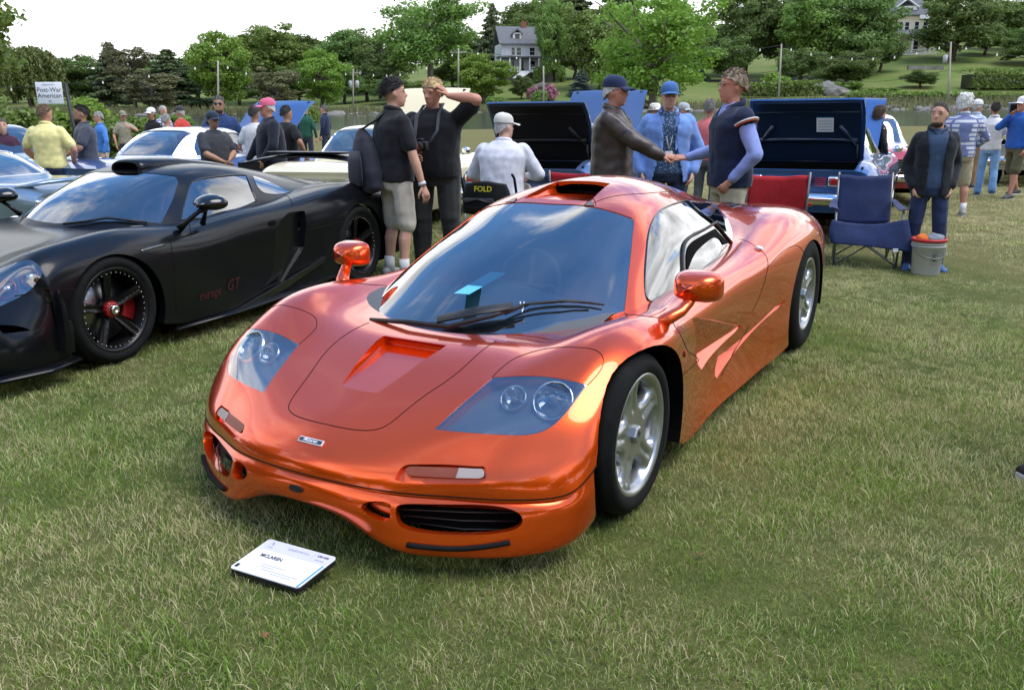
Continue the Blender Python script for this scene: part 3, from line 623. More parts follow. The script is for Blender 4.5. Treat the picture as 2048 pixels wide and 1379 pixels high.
def trees_behind():
    # the park behind the photographer, mirrored in paint and glass
    rng = random.Random(3); kinds = ['pine', 'dark', 'elm', 'pine', 'dark2', 'maple']
    for k in range(15):
        a = YAW+math.radians(75+k*15); r = 24+rng.random()*12; kd = kinds[k % 6]
        if kd not in PROTO: PROTO[kd] = make_tree(*SPEC[kd])
        tm, cm, H, W = PROTO[kd]; x, y = CAM[0]+math.cos(a)*r, CAM[1]+math.sin(a)*r; h = 12+rng.random()*6; w = 9+rng.random()*3
        o = empty('park_tree', (x, y, lawn_z(x, y)), rng.random()*6, 'park tree behind the photographer, seen only as a reflection in the cars', 'tree', 'park trees behind the photographer'); o.scale = (w/W, w/W, h/H); obj('trunk', tm, o); obj('crown', cm, o)
trees_behind()
def hedge(px0, px1, d, ytop, depth, label, leafm='leaf_mid'):
    rng = np.random.default_rng(int(px0)); a = at_fwd(px0, hill_y(px0, d), d); b = at_fwd(px1, hill_y(px1, d), d); t = at_fwd((px0+px1)/2, ytop, d); L_ = np.linalg.norm(b[:2]-a[:2]); o = empty('hedge', tuple(a), math.atan2(b[1]-a[1], b[0]-a[0]), label, 'hedge')
    h = max(.8, t[2]-min(a[2], b[2])); n = int(L_*h*26+L_*depth*14); n = min(n, 9000); x = rng.random(n)*L_; f = rng.random(n); y = np.where(f < .65, -depth/2+rng.normal(size=n)*.12, (rng.random(n)-.5)*depth); z = np.where(f < .65, rng.random(n)*h, h+rng.normal(size=n)*.10)+(b[2]-a[2])*x/L_
    c = np.stack([x, y, z], 1); V = []; g = rng.normal(size=(n, 3)); u = rng.normal(size=(n, 3)); g /= np.linalg.norm(g, axis=1)[:, None]; u = np.cross(g, u); u /= np.linalg.norm(u, axis=1)[:, None]; w = np.cross(g, u); s = (.14+.14*rng.random(n))[:, None]
    V = np.stack([c-u*s, c+w*s*.7, c+u*s, c-w*s*.7], 1).reshape(-1, 3); obj('foliage', np_mesh('foliage', V, np.arange(n*4).reshape(-1, 4), M(leafm)), o)
    mb = MB(); mb.box((L_/2, 0, h*.40+(b[2]-a[2])/2), (L_*.97, depth*.5, h*.72)); mb.build('branches', M('far_earth'), o)
hedge(1465, 1640, 122, 168, 2.0, 'long clipped green hedge along the far shore left of the boulder'); hedge(1925, 2200, 126, 140, 5.0, 'tall thick hedge on the slope at the right edge'); hedge(1690, 1930, 113, 186, 1.6, 'low hedge along the water edge on the right'); hedge(1930, 2200, 113, 188, 1.6, 'low hedge along the water below the tall hedge on the right')
# stones along the shore, one by one
def rock_mesh(seed):
    rng = np.random.default_rng(seed); bm = bmesh.new(); bmesh.ops.create_icosphere(bm, subdivisions=2, radius=1)
    for v in bm.verts: v.co *= 1+.22*math.sin(v.co.x*3+seed)+.18*rng.normal()*.5; v.co.z *= .7
    me = bpy.data.meshes.new('rock'); bm.to_mesh(me); bm.free(); me.materials.append(M('stone')); return me
ROCKS = [rock_mesh(k) for k in range(4)]
def rocks():
    rng = random.Random(5)
    for px, d, s, lab in ((672, 103, 1.4, 'pale boulder at the water left of the boy'), (640, 104, 1.1, 'boulder at the water left of the larger pale boulder'), (702, 104, 1.0, 'low boulder at the water nearest the boy'), (1655, 124, 2.0, 'big pale boulder on the bank above the navy trunk lid'), (1678, 121, 1.5, 'smaller boulder right of the big pale boulder'), (862, 128, 2.8, 'grey outcrop below the tall oak'), (1085, 138, 1.2, 'grey boulder on the lawn below the grey house'), (890, 105, 1.0, 'boulder at the water right of the blond man')):
        p = at_fwd(px, hill_y(px, d), d); o = obj('boulder', ROCKS[rng.randrange(4)], None, lab, 'boulder', loc=(p[0], p[1], p[2]+s*.2), rot=(0, 0, rng.random()*6)); o.scale = (s*1.3, s, s*.8)
    V = []; F = []
    for k in range(420):     # the stone edging reads as one ragged band
        px = rng.uniform(-200, 2300); d = 104+rng.random()*4; p = at_fwd(px, hill_y(px, d), d); s = .25+rng.random()*.4; b = len(V); me = ROCKS[rng.randrange(4)]
        if k < 420: V += [(p[0]+v.co.x*s*1.5, p[1]+v.co.y*s, p[2]+v.co.z*s) for v in me.vertices]; F += [tuple(i+b for i in q.vertices) for q in me.polygons]
    obj('shore_stones', mesh('shore_stones', V, F, M('stone'), False), None, 'ragged band of stones along the far shoreline', 'stones', kind='stuff')
    rngn = np.random.default_rng(9); n = 9000; px = rngn.uniform(-200, 2300, n); d = 106+rngn.random(n)*7; c = np.array([at_fwd(a, hill_y(a, b), b) for a, b in zip(px, d)]); h = .5+.7*rngn.random(n); lean = rngn.normal(size=(n, 2))*.15; w = .05+.06*rngn.random(n); r = np.array(RGT)
    A = c-r*w[:, None]; B = c+r*w[:, None]; T = c+np.stack([lean[:, 0], lean[:, 1], h], 1); V = np.stack([A, B, T], 1).reshape(-1, 3); obj('shore_reeds', np_mesh('shore_reeds', V, np.arange(n*3).reshape(-1, 3), M('leaf_reed')), None, 'dry yellowish reeds along the far shore', 'reeds', kind='stuff')
rocks()
# ---- houses
P('siding_grey', (.55, .56, .59), .8, var=.08, vscale=2); P('trim_white', (.74, .74, .72), .6); P('roof_grey', (.13, .135, .145), .9, var=.2, vscale=3, bump=.4, bscale=8); P('siding_cream', (.68, .62, .42), .8, var=.06, vscale=2); P('brick_red', (.22, .09, .06), .9, var=.25, vscale=4); P('pane_dark', (.02, .025, .03), .08, spec=.7); P('roof_brown', (.16, .10, .08), .9, var=.2, vscale=3); P('siding_white', (.6, .6, .6), .8, var=.06)
def window(house, x, z, w, h, y, pane='pane_dark'):
    wd = empty('window', (x, y, z)); wd.parent = house; mb = MB(); t = .09
    for c, d in (((0, 0, h/2), (w+2*t, .08, t)), ((0, 0, -h/2), (w+2*t, .10, t)), ((-w/2, 0, 0), (t, .08, h)), ((w/2, 0, 0), (t, .08, h)), ((0, 0, 0), (w, .06, t*.6))): mb.box(c, d)
    mb.build('frame', M('trim_white'), wd); mb = MB(); mb.box((0, .03, 0), (w, .02, h)); mb.build('pane', M(pane), wd)
def gable(mb, x0, x1, y0, y1, z0, z1, over=.5, axis='x'):
    """gabled roof solid, ridge along axis"""
    if axis == 'x': q = [(y0-over, z0-.1), ((y0+y1)/2, z1), (y1+over, z0-.1), (y1+over, z0-.35), ((y0+y1)/2, z1-.3), (y0-over, z0-.35)]; mb.prism(q, x0-over, x1+over, lambda a, b, c: (c, a, b))
    else: q = [(x0-over, z0-.1), ((x0+x1)/2, z1), (x1+over, z0-.1), (x1+over, z0-.35), ((x0+x1)/2, z1-.3), (x0-over, z0-.35)]; mb.prism(q, y0-over, y1+over, lambda a, b, c: (a, c, b))
def build_houses():
    # grey house with porch: local x along the facade (image right), y away from the camera
    def frame(name, px, ybase, d, label, rz=0.0):
        p = at_fwd(px, ybase, d); return empty(name, tuple(p), math.atan2(RGT[1], RGT[0])+rz, label, 'house')
    s = 152/FPX
    h = frame('grey_house', 1062, 149, 150, 'grey shingled house with white porch and dormer on the far hill', .18); W = 10.6; h.scale = (.95, 1, .84)
    mb = MB(); mb.box((0, 3.4, 2.6), (W, 6.8, 6.6)); mb.build('wall', M('siding_grey'), h)
    mb = MB(); gable(mb, -W/2, W/2, 0, 6.8, 5.9, 9.4, .4, 'x'); r = mb.build('roof', M('roof_grey'), h); mb = MB(); mb.box((-.6, 3.4, 9.6), (.9, .7, 1.4)); mb.build('chimney', M('brick_red'), r)
    for x, n in ((-2.3, 1), (2.4, 1)):
        dm = empty('dormer', (x, .9, 6.4)); dm.parent = h; mb = MB(); mb.box((0, .9, .75), (1.5, 2.2, 1.6)); mb.build('dormer_wall', M('trim_white'), dm); mb = MB(); gable(mb, -.75, .75, -.2, 2.2, 1.5, 2.35, .2, 'y'); mb.build('dormer_roof', M('roof_grey'), dm); mb = MB(); mb.box((0, -.22, .75), (.8, .06, 1.1)); mb.build('dormer_pane', M('pane_dark'), dm)
    for x, w in ((-3.2, .7), (-2.2, .9), (.2, 1.0), (2.4, 1.0), (3.9, .8)): window(h, x, 4.35, w, 1.5, -.03)
    pr = empty('porch', (0, 0, 0)); pr.parent = h; mb = MB(); mb.box((-2.2, -1.6, 3.0), (8.2, 3.4, .22)); mb.prism([(-6.4, 3.05), (-6.4, 3.15), (2.0, 3.15), (2.0, 3.05)], -3.4, 0, lambda a, b, c: (a, c, b+.25*(c+3.4)/3.4)); mb.build('porch_roof', M('roof_grey'), pr); mb = MB(); mb.box((-2.2, -1.6, .35), (8.0, 3.2, .25)); mb.build('porch_floor', M('trim_white'), pr)
    for x in (-6.0, -4.4, -2.6, -.9, .7, 1.7): mb = MB(); mb.box((x, -3.1, 1.65), (.2, .2, 2.5)); mb.build('column', M('trim_white'), pr)
    for x0, x1 in ((-6.0, -2.6), (-.9, 1.7)): mb = MB(); mb.box(((x0+x1)/2, -3.1, 1.15), (x1-x0, .08, .1)); [mb.box((x, -3.1, .8), (.07, .06, .7)) for x in np.arange(x0+.2, x1, .28)]; mb.build('railing', M('trim_white'), pr)
    for x in (-5.2, -3.6, .2): window(h, x, 1.75, 1.1, 1.7, -.03)
    mb = MB(); mb.box((-1.75, -.04, 1.5), (1.0, .06, 2.2)); mb.build('door', M('pane_dark'), h)
    mb = MB(); [mb.box((-1.75-.25*k, -3.6-.28*k, .25-.17*k), (1.7, .3, .17)) for k in range(8)]; mb.build('steps', M('trim_white'), pr)
    window(h, 3.4, 1.9, 1.7, 1.4, -.03); mb = MB(); mb.box((-.5, -.9, -.9), (8, 1.2, 2.2)); mb.build('foundation', M('stone'), h)
    # cream house
    h = frame('cream_house', 1812, 104, 172, 'cream yellow house with grey hipped roof and porch at upper right', -.25)
    mb = MB(); mb.box((0, 3.5, 2.6), (8.4, 7, 8.2)); mb.build('wall', M('siding_cream'), h)
    V = [(-4.9, -.7, 6.6), (4.9, -.7, 6.6), (4.9, 7.7, 6.6), (-4.9, 7.7, 6.6), (-1.2, 2.6, 10.4), (1.2, 2.6, 10.4), (1.2, 4.4, 10.4), (-1.2, 4.4, 10.4)]; obj('roof', mesh('roof', V, [(0, 1, 5, 4), (1, 2, 6, 5), (2, 3, 7, 6), (3, 0, 4, 7), (4, 5, 6, 7), (3, 2, 1, 0)], M('roof_grey'), False), h)
    mb = MB(); mb.box((0, 3.5, 10.6), (2.8, 2.2, .5)); mb.build('roof_deck', M('trim_white'), h)
    dm = empty('dormer', (-.6, .2, 6.6)); dm.parent = h; mb = MB(); mb.box((0, 1.2, .8), (3.6, 2.6, 1.7)); mb.build('dormer_wall', M('trim_white'), dm); mb = MB(); gable(mb, -1.8, 1.8, -.2, 2.6, 1.6, 3.1, .3, 'y'); mb.build('dormer_roof', M('trim_white'), dm)
    for x in (-.7, .6): mb = MB(); mb.box((x, -.13, .75), (.8, .06, 1.1)); mb.build('dormer_pane', M('pane_dark'), dm)
    for x in (-1.4, -.3, 1.4, 2.9): window(h, x, 4.6, .8, 1.6, -.03)
    mb = MB(); mb.box((3.2, -.3, 6.2), (3.0, .8, .7)); mb.build('cornice', M('trim_white'), h)
    pr = empty('porch', (0, 0, 0)); pr.parent = h; mb = MB(); mb.prism([(-5.4, 2.8), (5.0, 2.8), (5.0, 3.0), (-5.4, 3.0)], -3.0, 0, lambda a, b, c: (a, c, b+.35*(c+3))); mb.build('porch_roof', M('roof_grey'), pr); mb = MB(); mb.box((-.2, -1.5, -.6), (10, 2.8, .3)); mb.build('porch_floor', M('trim_white'), pr)
    for x in (-4.9, -2.2, .5, 2.8, 4.6): mb = MB(); mb.box((x, -2.7, 1.1), (.24, .24, 3.4)); mb.build('column', M('trim_white'), pr)
    mb = MB(); mb.box((0, -2.7, .2), (9.4, .08, .12)); [mb.box((x, -2.7, -.15), (.08, .06, .7)) for x in np.arange(-4.6, 4.6, .35)]; mb.build('railing', M('trim_white'), pr)
    for x in (-3.4, -1.0, 1.6, 3.6): window(h, x, 1.0, .9, 1.9, -.03)
    mb = MB(); mb.box((0, 2.5, -2.2), (9, 6, 2.6)); mb.build('foundation', M('stone'), h)
    # small houses mostly behind trees
    for nm, px, yb, d, wc, rc, lab in (('white_house', 1386, 128, 185, 'siding_white', 'roof_grey', 'small white house with grey roof half hidden behind the near sapling'), ('brown_roofed_house', 1992, 92, 205, 'siding_cream', 'roof_brown', 'house with brown roof among the trees at far upper right')):
        h = frame(nm, px, yb, d, lab); mb = MB(); mb.box((0, 2.5, 2.4), (6.4, 5, 5.0)); mb.build('wall', M(wc), h); mb = MB(); gable(mb, -3.2, 3.2, 0, 5, 4.9, 7.6, .4, 'x'); mb.build('roof', M(rc), h); [window(h, x, z, .8, 1.3, -.03) for x in (-1.6, 0, 1.6) for z in (1.6, 3.8)]
    # retaining wall below the cream house drive
    for a, b, d, y0, y1 in ((1815, 1885, 140, 132, 140),):
        p, q = at_fwd(a, y1, d), at_fwd(b, y1, d); t = at_fwd(a, y0, d); o = obj('stone_wall', None, None)if False else None; mb = MB(); L_ = np.linalg.norm(q-p); mb.box((L_/2, 0, (t[2]-p[2])/2), (L_, .6, t[2]-p[2])); o = mb.build('stone_wall', M('stone'), None, label='low stone retaining wall below the cream house drive', cat='wall'); o.location = tuple(p); o.rotation_euler = (0, 0, math.atan2(q[1]-p[1], q[0]-p[0]))
build_houses()
# ---- utility poles and wires
P('pole_wood', (.30, .27, .23), .9, var=.25, vscale=2, stretch=(1, 1, .2)); P('wire_black', (.015, .015, .015), .6); P('transformer_grey', (.35, .36, .37), .5); P('bulb_white', (.75, .72, .62), .3)
TOPS = {}
def pole(px, d, ytop, label, ybase=None, arms=1, trans=0, r=.13, lean=0.0):
    b = at_fwd(px, ybase if ybase else hill_y(px, d), d); t = at_fwd(px+lean, ytop, d); h = t[2]-b[2]; o = empty('utility_pole', tuple(b), math.atan2(RGT[1], RGT[0]), label, 'pole'); mb = MB(); ln = (t-b) @ RGT
    mb.tube([(0, 0, -.5), (ln, 0, h)], [r*1.15, r*.8], 10); mb.build('post', M('pole_wood'), o)
    for k in range(arms): mb = MB(); mb.box((ln, 0, h-.5-1.6*k), (2.2, .12, .14)); [mb.tube([(ln+x, 0, h-.45-1.6*k), (ln+x, 0, h-.2-1.6*k)], .05, 6) for x in (-1, -.5, .5, 1)]; mb.build('crossarm', M('pole_wood'), o)
    for k in range(trans): mb = MB(); mb.lathe([(0, 0), (.26, .02), (.26, .85), (.1, .95), (0, .95)], 14, 'z', (ln-.45+.9*k, 0, h-2.4)); mb.build('transformer', M('transformer_grey'), o)
    TOPS[px] = t; return t
def wire(a, b, sag, label, r=.022, n=24, bulbs=0, name='cable'):
    a, b = np.array(a), np.array(b); pts = [a+(b-a)*t-np.array([0, 0, sag*4*t*(1-t)]) for t in np.linspace(0, 1, n)]; o = empty(name, (0, 0, 0), 0, label, 'cable' if not bulbs else 'string lights'); mb = MB(); mb.tube(pts, r, 5); mb.build('strand', M('wire_black'), o)
    for k in range(bulbs): t = (k+.5)/bulbs; p = a+(b-a)*t-np.array([0, 0, sag*4*t*(1-t)]); mb = MB(); mb.tube([p-np.array([0, 0, .02]), p-np.array([0, 0, .14])], .05, 6); mb.ball(p-np.array([0, 0, .24]), (.10, .10, .14), 8, 6); mb.build('bulb', M('bulb_white'), o)
def build_poles():
    T = [(436, 108, 122, 'utility pole in front of the bright maple', 0, 0), (706, 118, 138, 'utility pole carrying two grey transformers', 1, 2), (917, 120, 97, 'tall utility pole right of the oak', 1, 0), (1087, 116, 132, 'thin bare pole on the bank among the pink rhododendrons', 0, 0), (1557, 114, 88, 'utility pole above the clipped hedge', 0, 0), (1896, 108, 84, 'utility pole on the right with a grey box near its top', 0, 1)]
    for px, d, yt, lab, ar, tn in T: pole(px, d, yt, lab, None, ar, tn, .12, 6 if px > 1500 else 0)
    K = [436, 706, 917, 1557, 1896]
    n = ['upper', 'lower']
    seg = [(-300, None, 436), (436, None, 706), (706, None, 917), (917, None, 1557), (1557, None, 1896), (1896, None, 2400)]
    def tp(k, dz):
        if k in TOPS: return TOPS[k]-np.array([0, 0, dz])
        return at_fwd(k, 165 if k < 0 else 100, 110)-np.array([0, 0, dz])
    nm = {-300: 'left edge', 436: 'maple pole', 706: 'transformer pole', 917: 'tall pole by the oak', 1557: 'hedge pole', 1896: 'right-hand pole', 2400: 'right edge'}
    for a, _, b in seg:
        wire(tp(a, .15), tp(b, .15), 1.6, 'string of bulbs hung between the %s and the %s' % (nm[a], nm[b]), .03, 24, 8, 'string_lights')
        wire(tp(a, 3.2), tp(b, 3.2), 1.4, 'lower black cable between the %s and the %s' % (nm[a], nm[b]), .025)
build_poles()
# ---------------------------------------------------------------- orange supercar (front axle at the origin, nose towards -x)
def make_wheel(name, parent, R, width, rim_r, loc, side, style, face_out):
    """wheel: tyre, rim, disc, caliper, nut; axis along y, outer face towards side*y"""
    w = empty(name, loc); w.parent = parent; s = side; h = width/2
    mb = MB(); sw = R-rim_r
    prof = [(rim_r-.012, -h*.80), (rim_r+.004, -h*.92), (rim_r+sw*.30, -h*1.0), (rim_r+sw*.62, -h*.985), (R-.022, -h*.90), (R-.006, -h*.78)]
    for k in (-.55, -.2, .2, .55): prof += [(R, h*(k-.13)), (R, h*(k+.11)), (R-.007, h*(k+.115)), (R-.007, h*(k+.2))]
    prof += [(R-.006, h*.78), (R-.022, h*.90), (rim_r+sw*.62, h*.985), (rim_r+sw*.58, h*.99), (rim_r+sw*.30, h*1.0), (rim_r+.004, h*.92), (rim_r-.012, h*.80)]
    mb.lathe(prof, 72, 'y'); t = mb.build('tyre', M('rubber'), w)
    rim = MB(); mat = M('rim_silver') if style == 'f1' else M('rim_black')
    yo = s*(h*.90)     # lip plane
    lip = [(rim_r-.016, s*(-h*.9)), (rim_r-.03, s*(-h*.5)), (rim_r-.034, s*h*.3), (rim_r-.03, yo-s*.045), (rim_r-.022, yo-s*.012), (rim_r-.014, yo-s*.001), (rim_r-.004, yo+s*.004), (rim_r+.004, yo+s*.002), (rim_r+.006, yo-s*.008), (rim_r-.012, yo-s*.02)]
    rim.lathe(lip, 72, 'y'); r0 = rim.build('rim', mat, w)
    # spoked face as a plate with openings
    Rf = rim_r-.022; holes = []
    def pol(r, a): return np.array([r*math.cos(a), r*math.sin(a)])
    rot0 = math.radians(100 if style == 'f1' else 95)
    if style == 'f1':
        for k in range(5):
            a = rot0+math.radians(36)+k*2*math.pi/5
            e = curve([pol(Rf*.94, a-.34), pol(Rf*.955, a), pol(Rf*.94, a+.34), pol(Rf*.80, a+.36), pol(Rf*.62, a+.21), pol(Rf*.54, a), pol(Rf*.62, a-.21), pol(Rf*.80, a-.36)], 40, True); holes.append(e)
    else:
        for k in range(5):
            a = rot0+math.radians(36)+k*2*math.pi/5
            e = curve([pol(Rf*.985, a-.47), pol(Rf*.99, a), pol(Rf*.985, a+.47), pol(Rf*.7, a+.46), pol(Rf*.33, a+.36), pol(Rf*.25, a), pol(Rf*.33, a-.36), pol(Rf*.7, a-.46)], 40, True); holes.append(e)
    outer = np.array([pol(Rf, 2*math.pi*i/96) for i in range(96)])
    pts = [Vector(p) for p in outer]; ed = [(i, (i+1) % 96) for i in range(96)]
    for hpoly in holes:
        b = len(pts); n = len(hpoly); pts += [Vector(p) for p in hpoly]; ed += [(b+i, b+(i+1) % n) for i in range(n)]
    g = np.arange(-Rf, Rf, .0075 if style == 'f1' else .011); X, Y = np.meshgrid(g, g); q = np.stack([X.ravel(), Y.ravel()], 1)
    ok = np.hypot(q[:, 0], q[:, 1]) < Rf-.006
    for hpoly in holes: ok &= ~inpoly(q, hpoly) & (np.min(np.linalg.norm(q[:, None]-hpoly[None], axis=2), 1) > .005)
    pts += [Vector(p) for p in q[ok]]
    r = delaunay_2d_cdt(pts, ed, [], 1, 1e-7); V2 = np.array([[v.x, v.y] for v in r[0]]); T = []
    for f in r[2]:
        T.append(tuple(f))
    cc = np.array([V2[list(f)].mean(0) for f in T]); bad = np.any([inpoly(cc, hp) for hp in holes], 0); T = [f for f, b_ in zip(T, bad) if not b_]
    rad = np.hypot(V2[:, 0], V2[:, 1])/Rf; ang = np.arctan2(V2[:, 1], V2[:, 0])
    if style == 'f1':
        dep = -.010-.030*np.clip(1-rad, 0, 1)*(1-np.clip(1-rad, 0, 1)*.55)
        sp = np.abs(((ang-rot0+math.pi/5) % (2*math.pi/5))-math.pi/5)*rad*Rf     # distance from spoke centreline
        slot = np.exp(-(sp/.010)**2)*np.clip((rad-.40)*12, 0, 1)*np.clip((.95-rad)*12, 0, 1); dep = dep-.012*slot
        hd = np.min([np.min(np.linalg.norm(V2[:, None]-hp[None], axis=2), 1) for hp in holes], 0); dep = dep-.016*np.exp(-(hd/.010)**2)
        th = .03
    else:
        dep = -.018-.055*np.clip(1-rad, 0, 1)**1.0
        sp = np.abs(((ang-rot0+math.pi/5) % (2*math.pi/5))-math.pi/5)*rad*Rf
        dep = dep+.006*np.exp(-((sp-.018)/.009)**2)-.006*np.exp(-(sp/.012)**2); th = .028
    n = len(V2); A = np.stack([V2[:, 0], yo+s*dep, V2[:, 1]], 1); B = A-np.array([0, s*th, 0])
    f = T[0]; nn = np.cross(A[f[1]]-A[f[0]], A[f[2]]-A[f[0]])
    if nn[1]*s < 0: T = [t_[::-1] for t_ in T]
    F = list(T)+[tuple(i+n for i in t_[::-1]) for t_ in T]+[(b, a, a+n, b+n) for a, b in bnd_loop(T)]
    me = mesh('spokes', np.concatenate([A, B]), F, mat); me.set_sharp_from_angle(angle=math.radians(50)); obj('spokes', me, w)
    # brake disc, caliper, hub
    d = MB(); d.lathe([(.05, s*h*.1), (rim_r*.76, s*h*.1), (rim_r*.76, s*h*.1-s*.03), (.05, s*h*.1-s*.03)], 40, 'y'); d.build('brake_disc', M('brake_steel'), w)
    d = MB(); a0 = math.radians(-30 if style != 'f1' else 150); rr0, rr1 = rim_r*.50, rim_r*.84
    prof = [(rr0, s*h*.32), (rr1, s*h*.32), (rr1, -s*h*.1), (rr0, -s*h*.1), (rr0, s*h*.32)]
    d.lathe(prof, 10, 'y', (0, 0, 0), a0, a0+(.75 if style != 'f1' else 1.05)); d.build('caliper', M('caliper_red') if style != 'f1' else M('brake_steel'), w)
    d = MB(); d.lathe([(.0, -s*h*.6), (rim_r*.9, -s*h*.6), (rim_r*.92, -s*h*.5)], 32, 'y'); d.build('wheel_back', M('void'), w)
    if style == 'f1':
        d = MB(); d.sm = False; y0 = yo-s*.036
        d.lathe([(.034, y0), (.034, y0+s*.026), (.029, y0+s*.032), (.017, y0+s*.032), (.016, y0+s*.008), (0, y0+s*.006)], 6, 'y'); d.build('wheel_nut', M('rim_silver'), w)
    else:
        d = MB(); y0 = yo-s*.055; d.lathe([(.05, y0), (.05, y0+s*.022), (.038, y0+s*.03), (.03, y0+s*.03)], 24, 'y')
        for k in range(14):
            a = 2*math.pi*k/14; d.box((.046*math.cos(a), y0+s*.016, .046*math.sin(a)), (.009, .022, .009))
        d.build('wheel_nut', M('caliper_red'), w)
        d = MB(); d.lathe([(.030, y0+s*.02), (.029, y0+s*.05), (.022, y0+s*.054), (.012, y0+s*.054), (.010, y0+s*.045), (0, y0+s*.045)], 24, 'y'); d.build('hub_cap', M('chrome'), w)
        d = MB()
        for k in range(40):
            a = 2*math.pi*k/40; d.ball(((rim_r-.03)*math.cos(a), yo-s*.008, (rim_r-.03)*math.sin(a)), .0032, 6, 4)
        d.build('rivets', M('chrome'), w)
    return w

F1_U = [
 [(-.855,0,.288),(-.838,.2,.283),(-.79,.38,.274),(-.715,.54,.266),(-.65,.68,.262),(-.58,.79,.262),(-.53,.845,.268),(-.48,.878,.295),(-.42,.893,.34)],
 [(-.845,0,.325),(-.826,.2,.321),(-.778,.38,.317),(-.712,.54,.314),(-.645,.68,.314),(-.568,.79,.316),(-.51,.845,.33),(-.45,.88,.36),(-.37,.9,.38)],
 [(-0.787,0,0.383),(-0.768,0.2,0.379),(-0.722,0.378,0.375),(-0.66,0.535,0.375),(-0.6,0.665,0.385),(-0.52,0.775,0.4),(-0.46,0.843,0.41),(-0.38,0.892,0.42),(-0.26,0.912,0.36)],
 [(-0.69,0,0.437),(-0.675,0.2,0.433),(-0.622,0.39,0.444),(-0.565,0.54,0.458),(-0.505,0.67,0.474),(-0.44,0.78,0.488),(-0.385,0.849,0.488),(-0.3,0.896,0.47),(-0.15,0.912,0.35)],
 [(-0.56,0,0.487),(-0.55,0.2,0.487),(-0.5,0.4,0.505),(-0.445,0.55,0.527),(-0.388,0.68,0.552),(-0.335,0.785,0.564),(-0.29,0.853,0.55),(-0.21,0.899,0.51),(-0.08,0.912,0.34)],
 [(-0.4,0,0.545),(-0.39,0.2,0.546),(-0.35,0.42,0.563),(-0.305,0.56,0.594),(-0.255,0.69,0.622),(-0.215,0.79,0.627),(-0.175,0.859,0.603),(-0.12,0.901,0.555),(-0.02,0.912,0.33)],
 [(-0.22,0,0.598),(-0.21,0.2,0.6),(-0.18,0.42,0.612),(-0.14,0.57,0.642),(-0.11,0.69,0.675),(-0.085,0.79,0.675),(-0.06,0.861,0.648),(-0.03,0.902,0.595),(0.03,0.912,0.3)],
 [(-0.03,0,0.615),(-0.02,0.2,0.617),(0,0.42,0.626),(0.03,0.58,0.655),(0.04,0.7,0.698),(0.05,0.79,0.697),(0.06,0.864,0.667),(0.07,0.904,0.61),(0.08,0.912,0.28)],
 [(0.2,0,0.62),(0.2,0.2,0.62),(0.22,0.42,0.625),(0.24,0.6,0.655),(0.25,0.71,0.693),(0.25,0.79,0.695),(0.25,0.859,0.66),(0.26,0.901,0.6),(0.25,0.907,0.22)],
 [(.5,0,.62),(.5,.2,.62),(.5,.42,.63),(.5,.62,.66),(.5,.715,.682),(.5,.79,.675),(.5,.842,.635),(.5,.868,.55),(.5,.875,.11)],
 [(.9,0,.62),(.9,.2,.63),(.9,.42,.64),(.9,.61,.675),(.9,.70,.698),(.9,.775,.685),(.9,.832,.62),(.9,.832,.44),(.9,.855,.105)],
 [(1.4,0,.64),(1.4,.2,.64),(1.4,.42,.66),(1.4,.59,.698),(1.4,.685,.718),(1.4,.768,.705),(1.4,.826,.645),(1.4,.828,.42),(1.4,.855,.105)],
 [(1.9,0,.70),(1.9,.2,.70),(1.9,.40,.715),(1.9,.57,.742),(1.9,.685,.762),(1.9,.775,.742),(1.9,.842,.685),(1.9,.852,.44),(1.9,.865,.105)],
 [(2.3,0,.79),(2.3,.2,.79),(2.3,.38,.80),(2.3,.55,.822),(2.3,.68,.832),(2.3,.78,.803),(2.3,.852,.735),(2.3,.885,.50),(2.3,.885,.13)],
 [(2.72,0,.87),(2.72,.2,.87),(2.72,.38,.872),(2.72,.53,.88),(2.72,.665,.88),(2.72,.775,.845),(2.72,.858,.765),(2.72,.895,.60),(2.72,.895,.25)],
 [(3.1,0,.862),(3.1,.2,.862),(3.1,.37,.865),(3.1,.52,.868),(3.1,.655,.86),(3.1,.765,.82),(3.1,.848,.74),(3.1,.885,.57),(3.1,.885,.22)],
 [(3.34,0,.845),(3.34,.2,.845),(3.34,.36,.845),(3.34,.5,.842),(3.33,.63,.82),(3.31,.735,.77),(3.29,.81,.69),(3.28,.845,.52),(3.28,.85,.2)],
 [(3.45,0,.82),(3.45,.2,.82),(3.45,.35,.82),(3.44,.48,.81),(3.42,.60,.78),(3.40,.69,.72),(3.37,.76,.63),(3.36,.79,.48),(3.36,.79,.2)],
]
